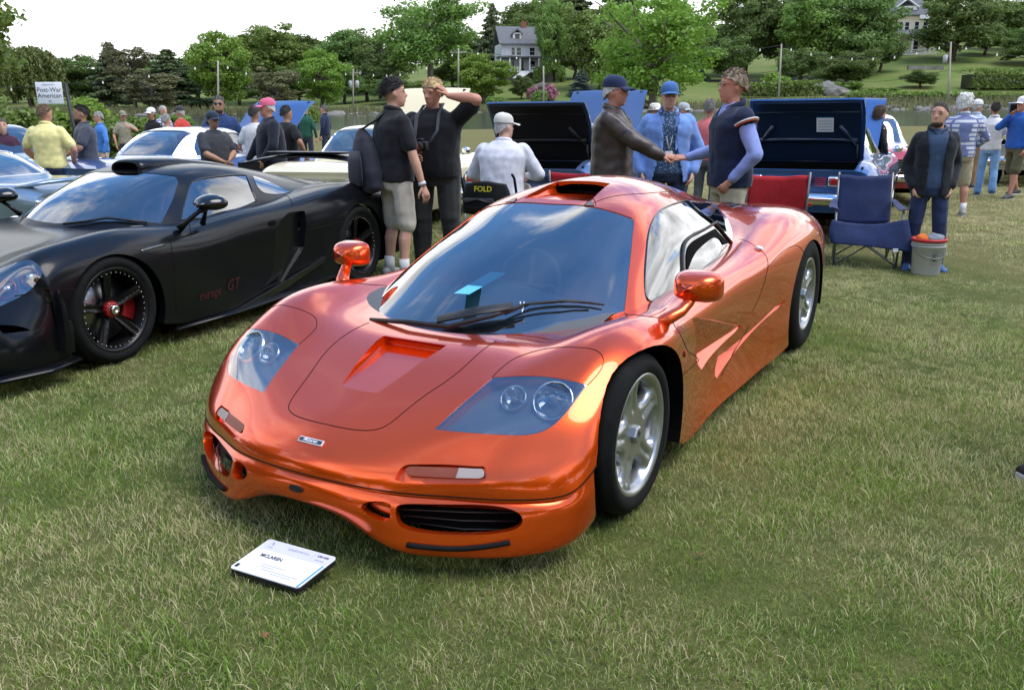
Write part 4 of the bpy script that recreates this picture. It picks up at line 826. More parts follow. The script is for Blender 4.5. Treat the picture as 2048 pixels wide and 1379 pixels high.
F1_F = [
 [(x+.006, y-.004*(k > 3), z-.004) for k, (x, y, z) in enumerate(F1_U[0])],
 [(-0.861,0,0.27),(-0.845,0.2,0.262),(-0.799,0.38,0.254),(-0.726,0.54,0.246),(-0.658,0.682,0.242),(-0.588,0.792,0.242),(-0.531,0.85,0.246),(-0.475,0.882,0.262),(-0.4,0.895,0.29)],
 [(-0.871,0,0.235),(-0.859,0.2,0.226),(-0.819,0.38,0.205),(-0.748,0.54,0.195),(-0.676,0.684,0.192),(-0.601,0.793,0.19),(-0.538,0.852,0.195),(-0.473,0.884,0.21),(-0.38,0.895,0.235)],
 [(-0.869,0,0.205),(-0.857,0.2,0.185),(-0.828,0.38,0.145),(-0.761,0.545,0.132),(-0.688,0.684,0.13),(-0.608,0.79,0.13),(-0.541,0.848,0.135),(-0.47,0.879,0.15),(-0.37,0.888,0.175)],
 [(-0.855,0,0.19),(-0.843,0.18,0.165),(-0.831,0.365,0.102),(-0.765,0.535,0.086),(-0.69,0.672,0.084),(-0.607,0.775,0.086),(-0.535,0.832,0.092),(-0.46,0.862,0.105),(-0.36,0.868,0.13)],
 [(-0.793,0,0.188),(-0.783,0.18,0.163),(-0.768,0.355,0.098),(-0.713,0.51,0.08),(-0.643,0.635,0.078),(-0.563,0.73,0.08),(-0.493,0.785,0.086),(-0.42,0.81,0.098),(-0.33,0.815,0.12)],
]
F1_G = [
 [(-.13,0,.575),(-.11,.22,.575),(-.01,.42,.58),(.15,.56,.59),(.29,.63,.60),(.42,.668,.61),(.5,.69,.60)],
 [(.10,0,.70),(.12,.22,.695),(.21,.415,.69),(.34,.545,.685),(.44,.615,.675),(.54,.655,.66),(.60,.685,.61)],
 [(.40,0,.842),(.415,.22,.835),(.47,.40,.82),(.56,.515,.798),(.64,.59,.76),(.70,.64,.70),(.74,.68,.62)],
 [(.68,0,.955),(.69,.21,.948),(.725,.37,.925),(.775,.475,.895),(.83,.56,.84),(.88,.625,.75),(.90,.68,.63)],
 [(.93,0,1.035),(.93,.2,1.032),(.94,.34,1.012),(.965,.435,.978),(1.0,.525,.91),(1.04,.605,.80),(1.05,.67,.65)],
 [(1.2,0,1.108),(1.2,.19,1.098),(1.2,.33,1.062),(1.2,.42,1.018),(1.22,.513,.935),(1.23,.597,.82),(1.25,.662,.67)],
 [(1.5,0,1.138),(1.5,.19,1.115),(1.5,.32,1.068),(1.5,.41,1.016),(1.5,.505,.935),(1.5,.588,.832),(1.5,.655,.70)],
 [(1.85,0,1.112),(1.85,.18,1.085),(1.85,.30,1.032),(1.85,.385,.98),(1.85,.475,.915),(1.85,.555,.837),(1.85,.625,.73)],
 [(2.2,0,1.05),(2.2,.17,1.025),(2.2,.275,.97),(2.2,.355,.93),(2.2,.435,.878),(2.2,.505,.82),(2.2,.575,.76)],
 [(2.6,0,.965),(2.6,.15,.95),(2.6,.24,.912),(2.6,.31,.875),(2.6,.38,.838),(2.6,.44,.80),(2.6,.49,.76)],
 [(3.1,0,.882),(3.1,.13,.87),(3.1,.2,.845),(3.1,.26,.825),(3.1,.31,.80),(3.1,.36,.77),(3.1,.40,.74)],
 [(3.35,0,.835),(3.35,.1,.83),(3.35,.17,.815),(3.35,.22,.80),(3.35,.27,.78),(3.35,.32,.75),(3.35,.36,.72)],
]
def blacken_arches(me, arches=((.005, .285, .430, .358), (2.70, .285, .455, .415))):
    """inner edges of the wheel arches are unpainted"""
    for p in me.polygons:
        c = p.center
        for x, z, rx, rz in arches:
            if abs(math.hypot((c.x-x)/rx, (c.z-z)/rz)-1) < .02 and abs(c.y) > .5 and (c.x-x)*p.normal.x+(c.z-z)*p.normal.z < 0: p.material_index = 1
def mirror_uv(p): return np.array(p)*np.array([1, -1])
def build_supercar():
    car = empty('orange_sports_car', (0, 0, 0), 0, 'glossy metallic orange mid-engined supercar at the front centre of the lawn', 'car')
    SU = Surf(F1_U).orient(.5, 0, (0, 0, 1)); SF = Surf(F1_F).orient(.4, 0, (-1, 0, 0)); SG = Surf(F1_G).orient(.5, 0, (0, 0, 1))
    op = M('orange_paint'); vd = M('void')
    # --- traced outlines (image right = the car's left side), mirrored to the other side
    hl = SU.trace([[(868,858),(926.6,803.4),(984.5,754)], [(984.5,754),(1052.7,751),(1104,754),(1141,760.5),(1174,769.3)], [(1174,769.3),(1148,805),(1121,837.5),(1094,858),(1063,868),(1035.6,870)], [(1035.6,870),(984.5,868),(916.3,863),(868,858)]])
    cov = SU.trace([[(984.5,754),(998,740),(1018.6,723),(1045.8,709.6),(1073,701),(1107,695),(1155,694.3),(1189,699.4),(1204.3,711.3),(1206,728.4),(1197.5,745.4),(1175,770)]], closed=False)
    hood = SU.trace([[(663,850.5),(688,855.6),(724.5,860),(753.5,858),(778.9,846.6),(841,797),(916,744),(992,682)]], closed=False)
    rec = SU.trace([[(790,958),(800,938),(820,928)], [(820,928),(890,928),(955,932)], [(955,932),(974,942),(973,955),(955,967)], [(955,967),(880,967),(810,965),(790,958)]])
    lens = SU.trace([[(822,930),(890,932.5),(957,936)], [(957,936),(967,940),(968,949),(959,955.5)], [(959,955.5),(900,954),(826,949.5)], [(826,949.5),(812,944),(811,935),(822,930)]])
    mouth = SF.trace([[(794,1011),(805,1007.5),(880,1007.5),(980,1010),(1024,1019),(1044,1034),(1040,1051),(1016,1062),(940,1069),(860,1066),(808,1056),(794,1040),(791,1025),(794,1011)]])
    duct = SF.trace([[(722,1017),(730,1005),(760,1001.5),(776,1005),(781,1018),(778,1038),(764,1042),(742,1034),(722,1017)]])
    for p in (rec, lens): p[:] = p
    cut = []
    mo = lambda p: [p, mirror_uv(p)]
    # --- painted upper shell
    # fine rows where the body turns quickly
    us = np.concatenate([np.linspace(0, .12, 30)[:-1], np.linspace(.12, .5, 60)[:-1], np.linspace(.5, 1, 50)]); vs_ = np.linspace(-1, 1, 181)
    me, src = shell(SU, 0, 0, .06, 'body', us, vs_)
    # the cabin opening keeps the deck under the glass away
    for p in mo(hl): cut.append(solid(SU, p, .03, -.052, .03))
    for p in mo(rec): cut.append(solid(SU, p, .03, -.022, .03))
    ax = (0, 2.718); wc = (.335, .36)
    def arch(x, z, r, rz, y0, y1, n=48):
        V, F = [], []
        for y in (y0, y1):
            for k in range(n): a = 2*math.pi*k/n; V.append((x+r*math.cos(a), y, z+rz*math.sin(a)))
        F = [(i, (i+1) % n, n+(i+1) % n, n+i) for i in range(n)]+[tuple(range(n))[::-1], tuple(range(n, 2*n))]
        if y1 < y0: F = [f[::-1] for f in F]
        me_ = mesh('arch', V, F); bm = bmesh.new(); bm.from_mesh(me_); bmesh.ops.recalc_face_normals(bm, faces=list(bm.faces)); bm.to_mesh(me_); bm.free(); return me_
    for s in (-1, 1):
        cut.append(arch(.005, .285, .430, .358, s*.55, s*1.2)); cut.append(arch(2.70, .285, .455, .415, s*.55, s*1.2))
    # hood air channel: a ramp that deepens to a slot under the hood's rear lip
    pts = []
    for s in (-1, 1):
        pts += [(-.575, s*.075, .4875), (-.575, s*.088, .52), (-.232, s*.150, .562), (-.232, s*.156, .64), (-.17, s*.150, .570), (-.17, s*.150, .580)]
    cut.append(hull('channel', pts))
    # side scallops behind the front wheel
    for s in (-1, 1):
        cut.append(hull('flute', [(.72, s*.786, .400), (.83, s*.846, .335), (.83, s*1.0, .325), (.70, s*1.0, .43), (1.42, s*.822, .415), (1.42, s*1.0, .41), (1.42, s*.836, .425), (.62, s*.842, .63), (.62, s*1.0, .66)]))
        cut.append(hull('flute2', [(1.03, s*.788, .262), (1.09, s*.852, .222), (1.09, s*1.0, .215), (2.18, s*.864, .42), (2.18, s*1.0, .42), (1.10, s*.832, .36), (1.10, s*1.0, .37)]))
    me = boolean(me, cut); restore(me, src, .055); blacken_arches(me)
    me.materials.append(op); me.materials.append(vd); obj('body_shell', me, car)
    # --- front lower fascia
    me, src = shell(SF, 0, 0, .035, 'fascia', np.linspace(0, 1, 40), np.linspace(-1, 1, 161))
    cut = [solid(SF, p, .04, -.06, .02) for p in mo(mouth)+mo(duct)]
    for s in (-1, 1): cut.append(arch(.005, .285, .430, .358, s*.55, s*1.2))
    me = boolean(me, cut); restore(me, src, .5); blacken_arches(me); me.materials.append(op); me.materials.append(vd); fa = obj('front_bumper', me, car)
    for s, p in ((1, mouth), (-1, mirror_uv(mouth))):
        me = solid(SF, p, -.075, -.085, .02, 'grille', vd); obj('intake_back', me, fa)
    for s in (-1, 1):
        mb = MB()
        for k in range(3): mb.tube([(-.80+.02*k, s*.36, .225-.03*k), (-.70, s*.56, .22-.03*k), (-.60, s*.70, .21-.03*k)], .0025, 6)
        mb.build('grille_bar', M('black_plastic'), fa)
        me = solid(SF, duct if s < 0 else mirror_uv(duct), -.06, -.07, .02, 'duct_back', op); obj('duct_back', me, fa)
    strip = SF.trace([[(814,1088),(860,1093.5),(900,1096),(960,1093),(1020,1083)]], closed=False, n=10)
    for sgn in (1, -1):
        uv = strip*np.array([1, sgn]); Pp = SF.off(uv[:, 0], uv[:, 1], .004); V, F = tube(Pp, .009, 8); obj('rub_strip', mesh('rub_strip', V, F, M('rubber')), fa)
    c = SF.pix(581, 973); a = [(c[0]+.070*math.sin(t)*abs(math.sin(t))**-.4*.9, 0+.026*math.cos(t)*abs(math.cos(t))**-.4) if abs(math.sin(t)*math.cos(t)) > 1e-6 else (c[0]+.070*math.sin(t)*.9, .026*math.cos(t)) for t in np.linspace(0, 2*math.pi, 40, endpoint=False)]
    obj('tow_cover', solid(SF, np.array(a), .005, -.004, .015, 'tow_cover', M('black_plastic')), fa)
    # seams
    z = np.linspace(-1, 1, 90); uv = np.stack([0*z+.002, z], 1); surf_tube(SU, uv, .0026, 'panel_gap', M('gap'), car, mirror=False)
    hood_full = np.concatenate([mirror_uv(hood)[::-1], hood]); surf_tube(SU, hood_full, .0018, 'panel_gap', M('gap'), car, mirror=False)
    surf_tube(SU, cov, .0016, 'panel_gap', M('gap'), car)
    for px in ([(1345,643),(1358,665),(1375,700),(1391,712),(1398,720)], [(1398,720),(1382,735),(1365,750)], [(1478,478),(1510,492),(1532,512),(1536,530),(1533,548),(1520,590),(1505,622)],
               [(1498,652),(1470,700),(1442,752)], [(1536,534),(1560,508),(1585,492),(1596,492),(1612,512)], [(1248,624),(1290,632),(1330,638),(1345,643)], [(1480,418),(1510,408),(1535,400)]):
        surf_tube(SU, SU.trace([px], False), .0018, 'panel_gap', M('gap'), car)
    # --- headlamps
    for sg, p in ((1, hl), (-1, mirror_uv(hl))):
        me = solid(SU, p, -.001, -.005, .025, 'headlamp_glass', M('lamp_glass'))
        hd = obj('headlamp', me, car)
        me = solid(SU, p, -.046, -.05, .03, 'lamp_housing', M('lamp_housing')); obj('lamp_housing', me, hd)
        # black printed border under the glass edge
        pin = p.mean(0)+(p-p.mean(0))*.945; n = len(p); uv = np.concatenate([p, pin]); A = SU.off(uv[:, 0], uv[:, 1], -.0065)
        obj('lamp_border', mesh('lamp_border', A, [(i, (i+1) % n, n+(i+1) % n, n+i) for i in range(n)], M('gloss_black')), hd)
    for (px, py, r, nm) in ((1103, 795, .066, 'main_lamp'), (1023, 789, .044, 'inner_lamp')):
        uv = SU.pix(px, py)
        for sg in (1, -1):
            c = SU.off([uv[0]], [uv[1]*sg], -.006)[0]; nn = SU.nrm([uv[0]], [uv[1]*sg])[0]*.75+np.array([-.45, 0, .1]); nn /= np.linalg.norm(nn)
            q = Vector(nn).to_track_quat('Z', 'Y').to_matrix().to_4x4(); q.translation = Vector(c-nn*.012)
            mb = MB(); mb.lathe([(.004, -.034), (r*.4, -.031), (r*.75, -.020), (r*.95, -.004), (r, .001), (r*1.07, .001), (r*1.07, -.03)], 28).xf(q); l = mb.build(nm, M('lamp_silver'), car)
            mb = MB(); mb.ball((0, 0, -.018), (r*.26, r*.26, r*.22), 10, 8).xf(q); mb.build('bulb', M('clear_lens'), l)
            mb = MB(); mb.lathe([(0, .006), (r*.5, .005), (r*.9, .002), (r, .0)], 28).xf(q); mb.build('lamp_lens', M('lamp_glass'), l)
    # --- indicators
    for sg in (1, -1):
        p = lens*np.array([1, sg]); mid = SU.pix(906.5, 945)[1]*sg
        ind = obj('indicator', solid(SU, p, -.006, -.016, .012, 'indicator', M('amber')), car)
        # clear outer half
        keep = p[np.abs(p[:, 1]) > abs(mid)]; hullp = keep
        obj('side_lamp', solid(SU, hullp, -.003, -.012, .012, 'side_lamp', M('clear_lens')), ind)
    # side repeater
    for sg in (1, -1):
        uv = SU.pix(1369, 706); t = np.linspace(0, 2*math.pi, 20, endpoint=False); p = np.stack([uv[0]+.0045*np.cos(t), (uv[1]+.010*np.sin(t))*sg], 1)
        obj('side_repeater', solid(SU, p, .006, -.003, .02, 'side_repeater', M('amber')), car)
    # --- badge on the nose
    cb = SU.pix(622, 882)
    bw, bh = .052, .0105
    def badge_plate(hw, hh, o, nm, m):
        p = [(cb[0]+sy*hh/SU.Lu, sx*hw/SU.Lv*1.0) for sx, sy in ((-1, -1), (1, -1), (1, 1), (-1, 1))]
        q = []
        for i in range(4):
            for k in range(6): q.append(np.array(p[i])*(1-k/6)+np.array(p[(i+1) % 4])*k/6)
        return solid(SU, np.array(q), o, o-.006, .01, nm, m)
    bd = obj('nose_badge', badge_plate(bw, bh, .004, 'nose_badge', M('badge_white')), car)
    obj('badge_field', badge_plate(bw-.003, bh-.003, .0055, 'badge_field', M('badge_grey')), bd)
    b0 = SU.off([cb[0]], [0], .0062)[0]; nb = SU.nrm([cb[0]], [0])[0]; tb = (SU.ev([cb[0]+.004], [0])-SU.ev([cb[0]], [0]))[0]; tb /= np.linalg.norm(tb)
    lettering('McLaren', b0, (0, -1, 0), tuple(tb), .0175, M('badge_white'), bd, 'badge_lettering', shear=.3, bold=.012)
    # --- greenhouse
    us = np.concatenate([np.linspace(0, .5, 90)[:-1], np.linspace(.5, 1, 50)]); me, src = shell(SG, 0, 0, .022, 'roof', us, np.linspace(-1, 1, 141))
    wsl = SG.trace([[(1249.5,621),(1256,560),(1263,500),(1268,450)], [(1268,450),(1267,440),(1255,433)], [(1255,433),(1230,424),(1200,416),(1168,410.5),(1110,407.5)]], closed=False)
    k = np.array([[SG.pix(1110, 407.5)[0], 0]])
    base = np.array([SG.pix(*q) for q in ((885, 668), (980, 690), (1060, 683), (1150, 650), (1210, 634), (1249.5, 621))])
    base = np.concatenate([[[base[0][0], 0]], curve(base, 30)]); base = base[np.concatenate([[True], np.abs(base[1:, 1]) > .012])]; base[:, 0] = np.maximum(base[:, 0], .012)
    halfp = np.concatenate([base, wsl[1:]]); halfp = halfp[np.abs(halfp[:, 1]) > 1e-5] if False else halfp
    halfp = [q for q in halfp if q[1] < -.008]
    ws = np.array([[base[0][0], 0]]+halfp+[[k[0][0], 0]]+[[q[0], -q[1]] for q in halfp[::-1]])
    side = SG.trace([[(1291,585),(1290,540),(1294,490),(1302,450),(1316,425),(1345,408),(1380,401),(1430,406),(1465,423),(1487,447),(1489,462),(1478,482),(1466,492),(1430,520),(1380,558),(1330,588),(1302,602),(1294,597),(1291,585)]], n=10)
    rocut = [solid(SG, ws, .04, -.05, .03), solid(SG, side, .04, -.05, .03), solid(SG, mirror_uv(side), .04, -.05, .03)]
    # roof intake: a flat ramp let into the roof that runs into a mouth
    rocut.append(hull('scoop', [(.985, s*.185, 1.046) for s in (-1, 1)]+[(.985, s*.19, 1.3) for s in (-1, 1)]+[(1.285, s*.150, 1.02) for s in (-1, 1)]+[(1.285, s*.16, 1.3) for s in (-1, 1)]))
    pt = []
    for x in (1.26, 1.52):
        for k_ in range(16):
            a_ = 2*math.pi*k_/16; pt.append((x, .142*math.copysign(abs(math.cos(a_))**.7, math.cos(a_)), 1.078+.030*math.sin(a_)))
    rocut.append(hull('throat', pt))
    me = boolean(me, rocut); restore(me, src, .008); me.materials.append(op); me.materials.append(M('leather_black')); rf = obj('roof', me, car)
    obj('windscreen', solid(SG, ws, -.003, -.008, .04, 'windscreen', M('windscreen_glass')), car)
    n = len(ws); cen = ws.mean(0); inn = cen+(ws-cen)*np.array([.955, .962]); uv = np.concatenate([ws, inn]); A = SG.off(uv[:, 0], uv[:, 1], -.0095)
    obj('windscreen_border', mesh('windscreen_border', A, [(i, (i+1) % n, n+(i+1) % n, n+i) for i in range(n)], M('gloss_black')), car)
    for sg, p in ((1, side), (-1, mirror_uv(side))):
        g = obj('side_window', solid(SG, p, -.003, -.008, .03, 'side_window', M('dark_glass')), car)
        surf_tube(SG, p, .006, 'window_seal', M('gloss_black'), g, closed=True, mirror=False)
        # opening pane frame and rear pillar bar
        a = SG.trace([[(1366,546),(1366,500),(1372,482),(1386,470),(1410,458),(1432,445)]], False)*np.array([1, sg]); surf_tube(SG, a, .0085, 'window_frame', M('black_plastic'), g, mirror=False, off=.002)
        a = SG.trace([[(1375,402),(1400,425),(1432,450),(1450,470),(1467,490)]], False)*np.array([1, sg]); surf_tube(SG, a, .008, 'window_pillar', M('gloss_black'), g, mirror=False, off=.002)
        q = SG.trace([[(1368,543),(1368,503),(1375,485),(1390,472),(1412,460),(1430,450),(1445,468),(1458,488),(1440,502),(1410,520),(1380,540),(1368,543)]], n=8)*np.array([1, sg])
        obj('quarter_light', solid(SG, q, -.012, -.014, .03, 'quarter_light', M('dark_glass')), g)
        q = SG.trace([[(1374,545),(1374,503),(1383,485),(1402,472),(1430,457)], [(1430,457),(1456,486)], [(1456,486),(1446,489)], [(1446,489),(1434,474),(1410,487),(1390,507),(1380,528),(1374,545)]], n=8)*np.array([1, sg]); obj('dark_gap_sheet', solid(SG, q, .0015, -.002, .03, 'dark_gap_sheet', vd), g)  # black sheet stands in for the shaded cabin behind the open window
    fl = []; xs_ = np.linspace(.955, 1.30, 12); V = []; F = []
    for x in xs_:
        k_ = (x-.955)/.345; hw = .192+(.152-.192)*k_; z = 1.043+.010*k_; V += [(x, -hw-.012, z+.10*k_**1.3), (x, -hw, z+.012*min(1, k_*3)), (x, -hw+.012, z), (x, hw-.012, z), (x, hw, z+.012*min(1, k_*3)), (x, hw+.012, z+.10*k_**1.3)]
    for i in range(11):
        for j in range(5): a_ = i*6+j; F.append((a_, a_+1, a_+7, a_+6))
    for i in range(len(V)):
        x, y, z = V[i]; uv = SG.near((x, y, z)); top = SG.ev([uv[0]], [uv[1]])[0]
        if z > top[2]-.003: V[i] = (x, y, min(z, top[2]-.003))
    scp = obj('scoop_ramp', mesh('scoop_ramp', V, F, op), rf)
    mb = MB(); mb.sm = False; mb.box((1.42, 0, 1.066), (.26, .30, .004)); mb.box((1.53, 0, 1.075), (.02, .28, .05)); mb.build('scoop_throat', vd, rf)
    for s in (1, -1): mb = MB(); mb.box((1.40, s*.152, 1.075), (.24, .012, .06)); mb.build('throat_wall', vd, rf)
    for px in ([(1178,411),(1195,402),(1212,396),(1245,390),(1300,386),(1345,384)], [(1028,404),(1045,395),(1065,386),(1090,376)], [(1168,411),(1180,400),(1192,412)], [(1010,405),(1034,397),(1028,405)]):
        surf_tube(SG, SG.trace([px], False), .0018, 'panel_gap', M('gap'), car, mirror=False)
    for tri in ([(1170,411),(1181,401.5),(1189,412)], [(1012,404.5),(1033,398),(1028,404)]):
        uv = np.array([SG.pix(*q) for q in tri]); q = []
        for i in range(3):
            for k_ in range(5): q.append(uv[i]*(1-k_/5)+uv[(i+1) % 3]*k_/5)
        obj('roof_light', solid(SG, np.array(q), .003, -.004, .02, 'roof_light', M('gloss_black')), rf)
    # --- cowl, wipers
    ub = max(q[0] for q in ws[[0, 1, -1]])+.015
    q_ = [(.004, v) for v in np.linspace(-.58, .58, 40)]+[(np.interp(abs(v), [0, .3, .55, .7, .86], [ub, ub-.008, ub-.01, ub+.005, ub+.01]), v) for v in np.linspace(.58, -.58, 40)]
    obj('cowl', solid(SG, np.array(q_), .0005, -.002, .03, 'cowl', M('gloss_black')), car)
    def gs(px, py, o=.02): uv = SG.pix(px, py); return SG.off([uv[0]], [uv[1]], o)[0]
    wp = empty('wiper', (0, 0, 0)); wp.parent = car
    mb = MB(); mb.tube([gs(748,650,.03), gs(820,655,.03), gs(900,664,.03), gs(985,645,.035), gs(1045,625,.035)], [.009, .011, .011, .010, .007], 8); mb.build('wiper_arm', M('black_plastic'), wp)
    a_, b_ = gs(880,654,.04), gs(1028,628,.045); mb = MB(); mb.tube([a_, a_*.5+b_*.5+np.array([0, 0, .006]), b_], [.026, .032, .026], 8, flat=.22, up=(-.45, 0, .9)); mb.build('wiper_shield', M('black_plastic'), wp)
    mb = MB(); mb.tube([gs(1010,633,.012), gs(1060,612,.014), (gs(1137,606,.014)), gs(1206,613,.012)], [.004, .007, .007, .004], 8); mb.tube([gs(985,640,.02), gs(1045,620,.03), gs(1120,612,.03), gs(1180,612,.02)], .005, 8); mb.build('wiper_blade', M('black_plastic'), wp)
    mb = MB(); mb.tube([gs(1042,615,.03), gs(1045,636,.03), gs(1049,615,.03)], .0035, 6); mb.build('wiper_clip', M('chrome'), wp)
    # --- door mirrors
    for sg in (-1, 1):
        mr = empty('door_mirror', (0, 0, 0)); mr.parent = car
        mb = MB(); V = []; F = []; cx, cy, cz = .462, sg*.905, .785; nx = 9
        prof = [(0, .012), (.008, .40), (.022, .66), (.045, .84), (.07, .95), (.10, 1.0), (.118, 1.0)]   # forward bulge -> open rear face
        for d, k in prof:
            for j in range(32):
                t = 2*math.pi*j/32; e = .55; cy_ = math.copysign(abs(math.cos(t))**e, math.cos(t)); sz = math.copysign(abs(math.sin(t))**e, math.sin(t))
                V.append((cx-.062+d+.02*k*cy_*0, cy+cy_*.098*k-0.014*sg*(1-k), cz+sz*.062*k+.004*(1-k)))
        for i in range(len(prof)-1):
            for j in range(32): a_ = i*32; F.append((a_+j, a_+(j+1) % 32, a_+32+(j+1) % 32, a_+32+j))
        F.append(tuple(range(32)))
        if sg > 0: F = [f[::-1] for f in F]
        b_ = len(V); hd = obj('mirror_shell', mesh('mirror_shell', V, F, op), mr, rot=None)
        V2 = []
        for d, k in ((.118, 1.0), (.124, .97), (.126, .9), (.122, .88)):
            for j in range(32):
                t = 2*math.pi*j/32; e = .55; cy_ = math.copysign(abs(math.cos(t))**e, math.cos(t)); sz = math.copysign(abs(math.sin(t))**e, math.sin(t)); V2.append((cx-.062+d, cy+cy_*.098*k, cz+sz*.062*k))
        F2 = [(i*32+j, i*32+(j+1) % 32, i*32+32+(j+1) % 32, i*32+32+j) for i in range(3) for j in range(32)]
        obj('mirror_rim', mesh('mirror_rim', V2, F2, M('black_plastic')), mr)
        obj('mirror_glass', mesh('mirror_glass', V2[96:], [tuple(range(32))], M('lamp_silver'), False), mr)
        mb = MB(); mb.tube([(.30, sg*.80, .668), (.335, sg*.835, .675), (.39, sg*.872, .70), (.425, sg*.888, .725), (.44, sg*.89, .745)], [.010, .034, .030, .026, .030], 12, flat=.75); mb.build('mirror_stalk', op, mr)
    # fuel flap / door latch recess
    for sg in (1, -1):
        uv = SU.pix(1519, 497); t = np.linspace(0, 2*math.pi, 24, endpoint=False); p = np.stack([uv[0]+.0105*np.cos(t), (uv[1]+.022*np.sin(t))*sg], 1)
        fl = obj('door_latch', solid(SU, p, .004, -.004, .02, 'door_latch', op), car)
        p = np.stack([uv[0]-.001+.0055*np.cos(t), (uv[1]+.015*np.sin(t))*sg], 1); obj('latch_button', solid(SU, p, .009, -.002, .02, 'latch_button', M('chrome')), fl)
    # engine deck louvres
    for q_ in ([(1444,405),(1461,403.5),(1470,407),(1452,410)], [(1456,411.5),(1478,408),(1483,411),(1464,416)]):
        uv = np.array([SU.pix(*k_) for k_ in q_]); p = np.concatenate([[uv[i]*(1-t)+uv[(i+1) % 4]*t for t in (0, .25, .5, .75)] for i in range(4)])
        for sg in (1, -1): obj('louvre', solid(SU, p*np.array([1, sg]), .003, -.006, .03, 'louvre', M('gloss_black')), car)
    # --- under-body, wheel housings
    mb = MB(); mb.sm = False
    V = [(-.66, .25), (-.72, .42), (-.62, .64), (-.48, .78), (-.45, .56), (.45, .56), (.52, .80), (2.2, .80), (2.25, .52), (3.15, .52), (3.2, .72), (3.34, .70)]
    pl = V+[(x, -y) for x, y in V[::-1]]; mb.prism(pl, .135, .25); mb.build('underbody', vd, car)
    for sg in (-1, 1):
        for (x, z, r, y0) in ((.005, .27, .375, .60), (2.70, .31, .44, .50)):
            mb = MB(); prof = [(.02, sg*y0), (r-.03, sg*y0), (r-.03, sg*.76)]; mb.lathe(prof, 36, 'y', c=(x, 0, z), a0=-.35, a1=math.pi+.35); mb.build('wheel_housing', vd, car)
    for sg in (-1, 1):
        make_wheel('front_wheel', car, .304, .235, .228, (0, sg*.770, .311), sg, 'f1', 0)
        make_wheel('rear_wheel', car, .355, .315, .228, (2.718, sg*.735, .355), sg, 'f1', 0)
    # --- cabin: tub, dash, central driver's seat, two set-back seats, steering wheel
    cab = empty('cabin', (0, 0, 0)); cab.parent = car
    mb = MB(); mb.sm = False; mb.box((1.0, 0, .40), (1.9, 1.26, .04)); mb.box((1.80, 0, .66), (.06, .9, .52)); mb.box((1.1, .60, .50), (1.3, .04, .22)); mb.box((1.1, -.60, .50), (1.3, .04, .22)); mb.build('tub', M('leather_black'), cab)
    V = []; F = []
    for i, (x, z) in enumerate(((.02, .618), (.15, .655), (.34, .675), (.50, .668), (.57, .63), (.58, .50))):
        for y in np.linspace(-.6, .6, 13): V.append((x+.25*max(0, abs(y)-.25)**1.5*(i < 2), y, z-.03*max(0, abs(y)-.3)+.055*math.exp(-(y/.22)**2)*(1 if i in (2, 3) else .5 if i in (1, 4) else 0)))
    F = [(i*13+j, i*13+j+1, (i+1)*13+j+1, (i+1)*13+j) for i in range(5) for j in range(12)]
    obj('dashboard', mesh('dashboard', V, F, M('dash_grey')), cab)
    mb = MB(); q = Matrix.Translation((.70, 0, .675)) @ Matrix.Rotation(math.radians(-66), 4, 'Y'); t = np.linspace(0, 2*math.pi, 40, endpoint=False); mb.tube([(.165*math.cos(a), .165*math.sin(a), 0) for a in t], .014, 8, closed=True)
    mb.tube([(-.16, 0, 0), (0, 0, -.02), (.16, 0, 0)], .012, 6); mb.tube([(0, -.16, 0), (0, 0, -.02), (0, .16, 0)], .012, 6); mb.xf(q); mb.build('steering_wheel', M('dash_grey'), cab)
    def seat(x, y, m, nm, k=1.0):
        mb = MB(); V = []; F = []
        st = [(x-.40, .46, .20, .05), (x-.1, .44, .21, .06), (x+.02, .50, .21, .08), (x+.12, .68, .20, .09), (x+.22, .86, .17, .07), (x+.27, .97, .11, .05)]
        for (sx, sz, hw, th) in st:
            for j in range(12):
                a = 2*math.pi*j/12; V.append((sx+.5*th*math.sin(a)*(1 if sz > .5 else 0), y+hw*math.cos(a), sz+th*math.sin(a)*(1 if sz < .55 else .3)+.05*abs(math.cos(a))**3))
        F = [(i*12+j, i*12+(j+1) % 12, i*12+12+(j+1) % 12, i*12+12+j) for i in range(5) for j in range(12)]+[tuple(range(12))[::-1], tuple(range(60, 72))]
        V = [(v[0], y+(v[1]-y)*k, .42+(v[2]-.42)*k) for v in V]; return obj(nm, mesh(nm, V, F, m), cab)
    seat(1.08, 0, M('leather_black'), 'driver_seat', .96); mb = MB(); mb.box((1.315, 0, .875), (.05, .19, .16), 0, .03); mb.build('headrest', M('leather_orange'), cab); seat(1.18, .37, M('leather_black'), 'passenger_seat', .88); seat(1.18, -.37, M('leather_black'), 'passenger_seat', .88)
    mb = MB(); mb.box((.93, -.14, .955), (.012, .17, .05), 0, .01); mb.tube([(.93, -.14, .97), (.94, -.14, .995)], .008); mb.build('rear_view_mirror', M('leather_black'), cab)
    # blue card on the dash
    mb = MB(); mb.sm = False
    V = []
    for (px, py) in ((908,586),(938,588),(1012,546),(982,543)):
        d = ray(px, py); t = (.752-CAM[2])/d[2]; V.append(CAM+d*t)
    mb.add(V+[v-np.array([0, 0, .002]) for v in V], [(0, 1, 2, 3), (7, 6, 5, 4), (0, 4, 5, 1), (1, 5, 6, 2), (2, 6, 7, 3), (3, 7, 4, 0)])
    mb.build('entry_card', M('card_blue'), None, label='light blue entry card lying on the dashboard behind the windscreen of the orange car', cat='card')
    return car, SU
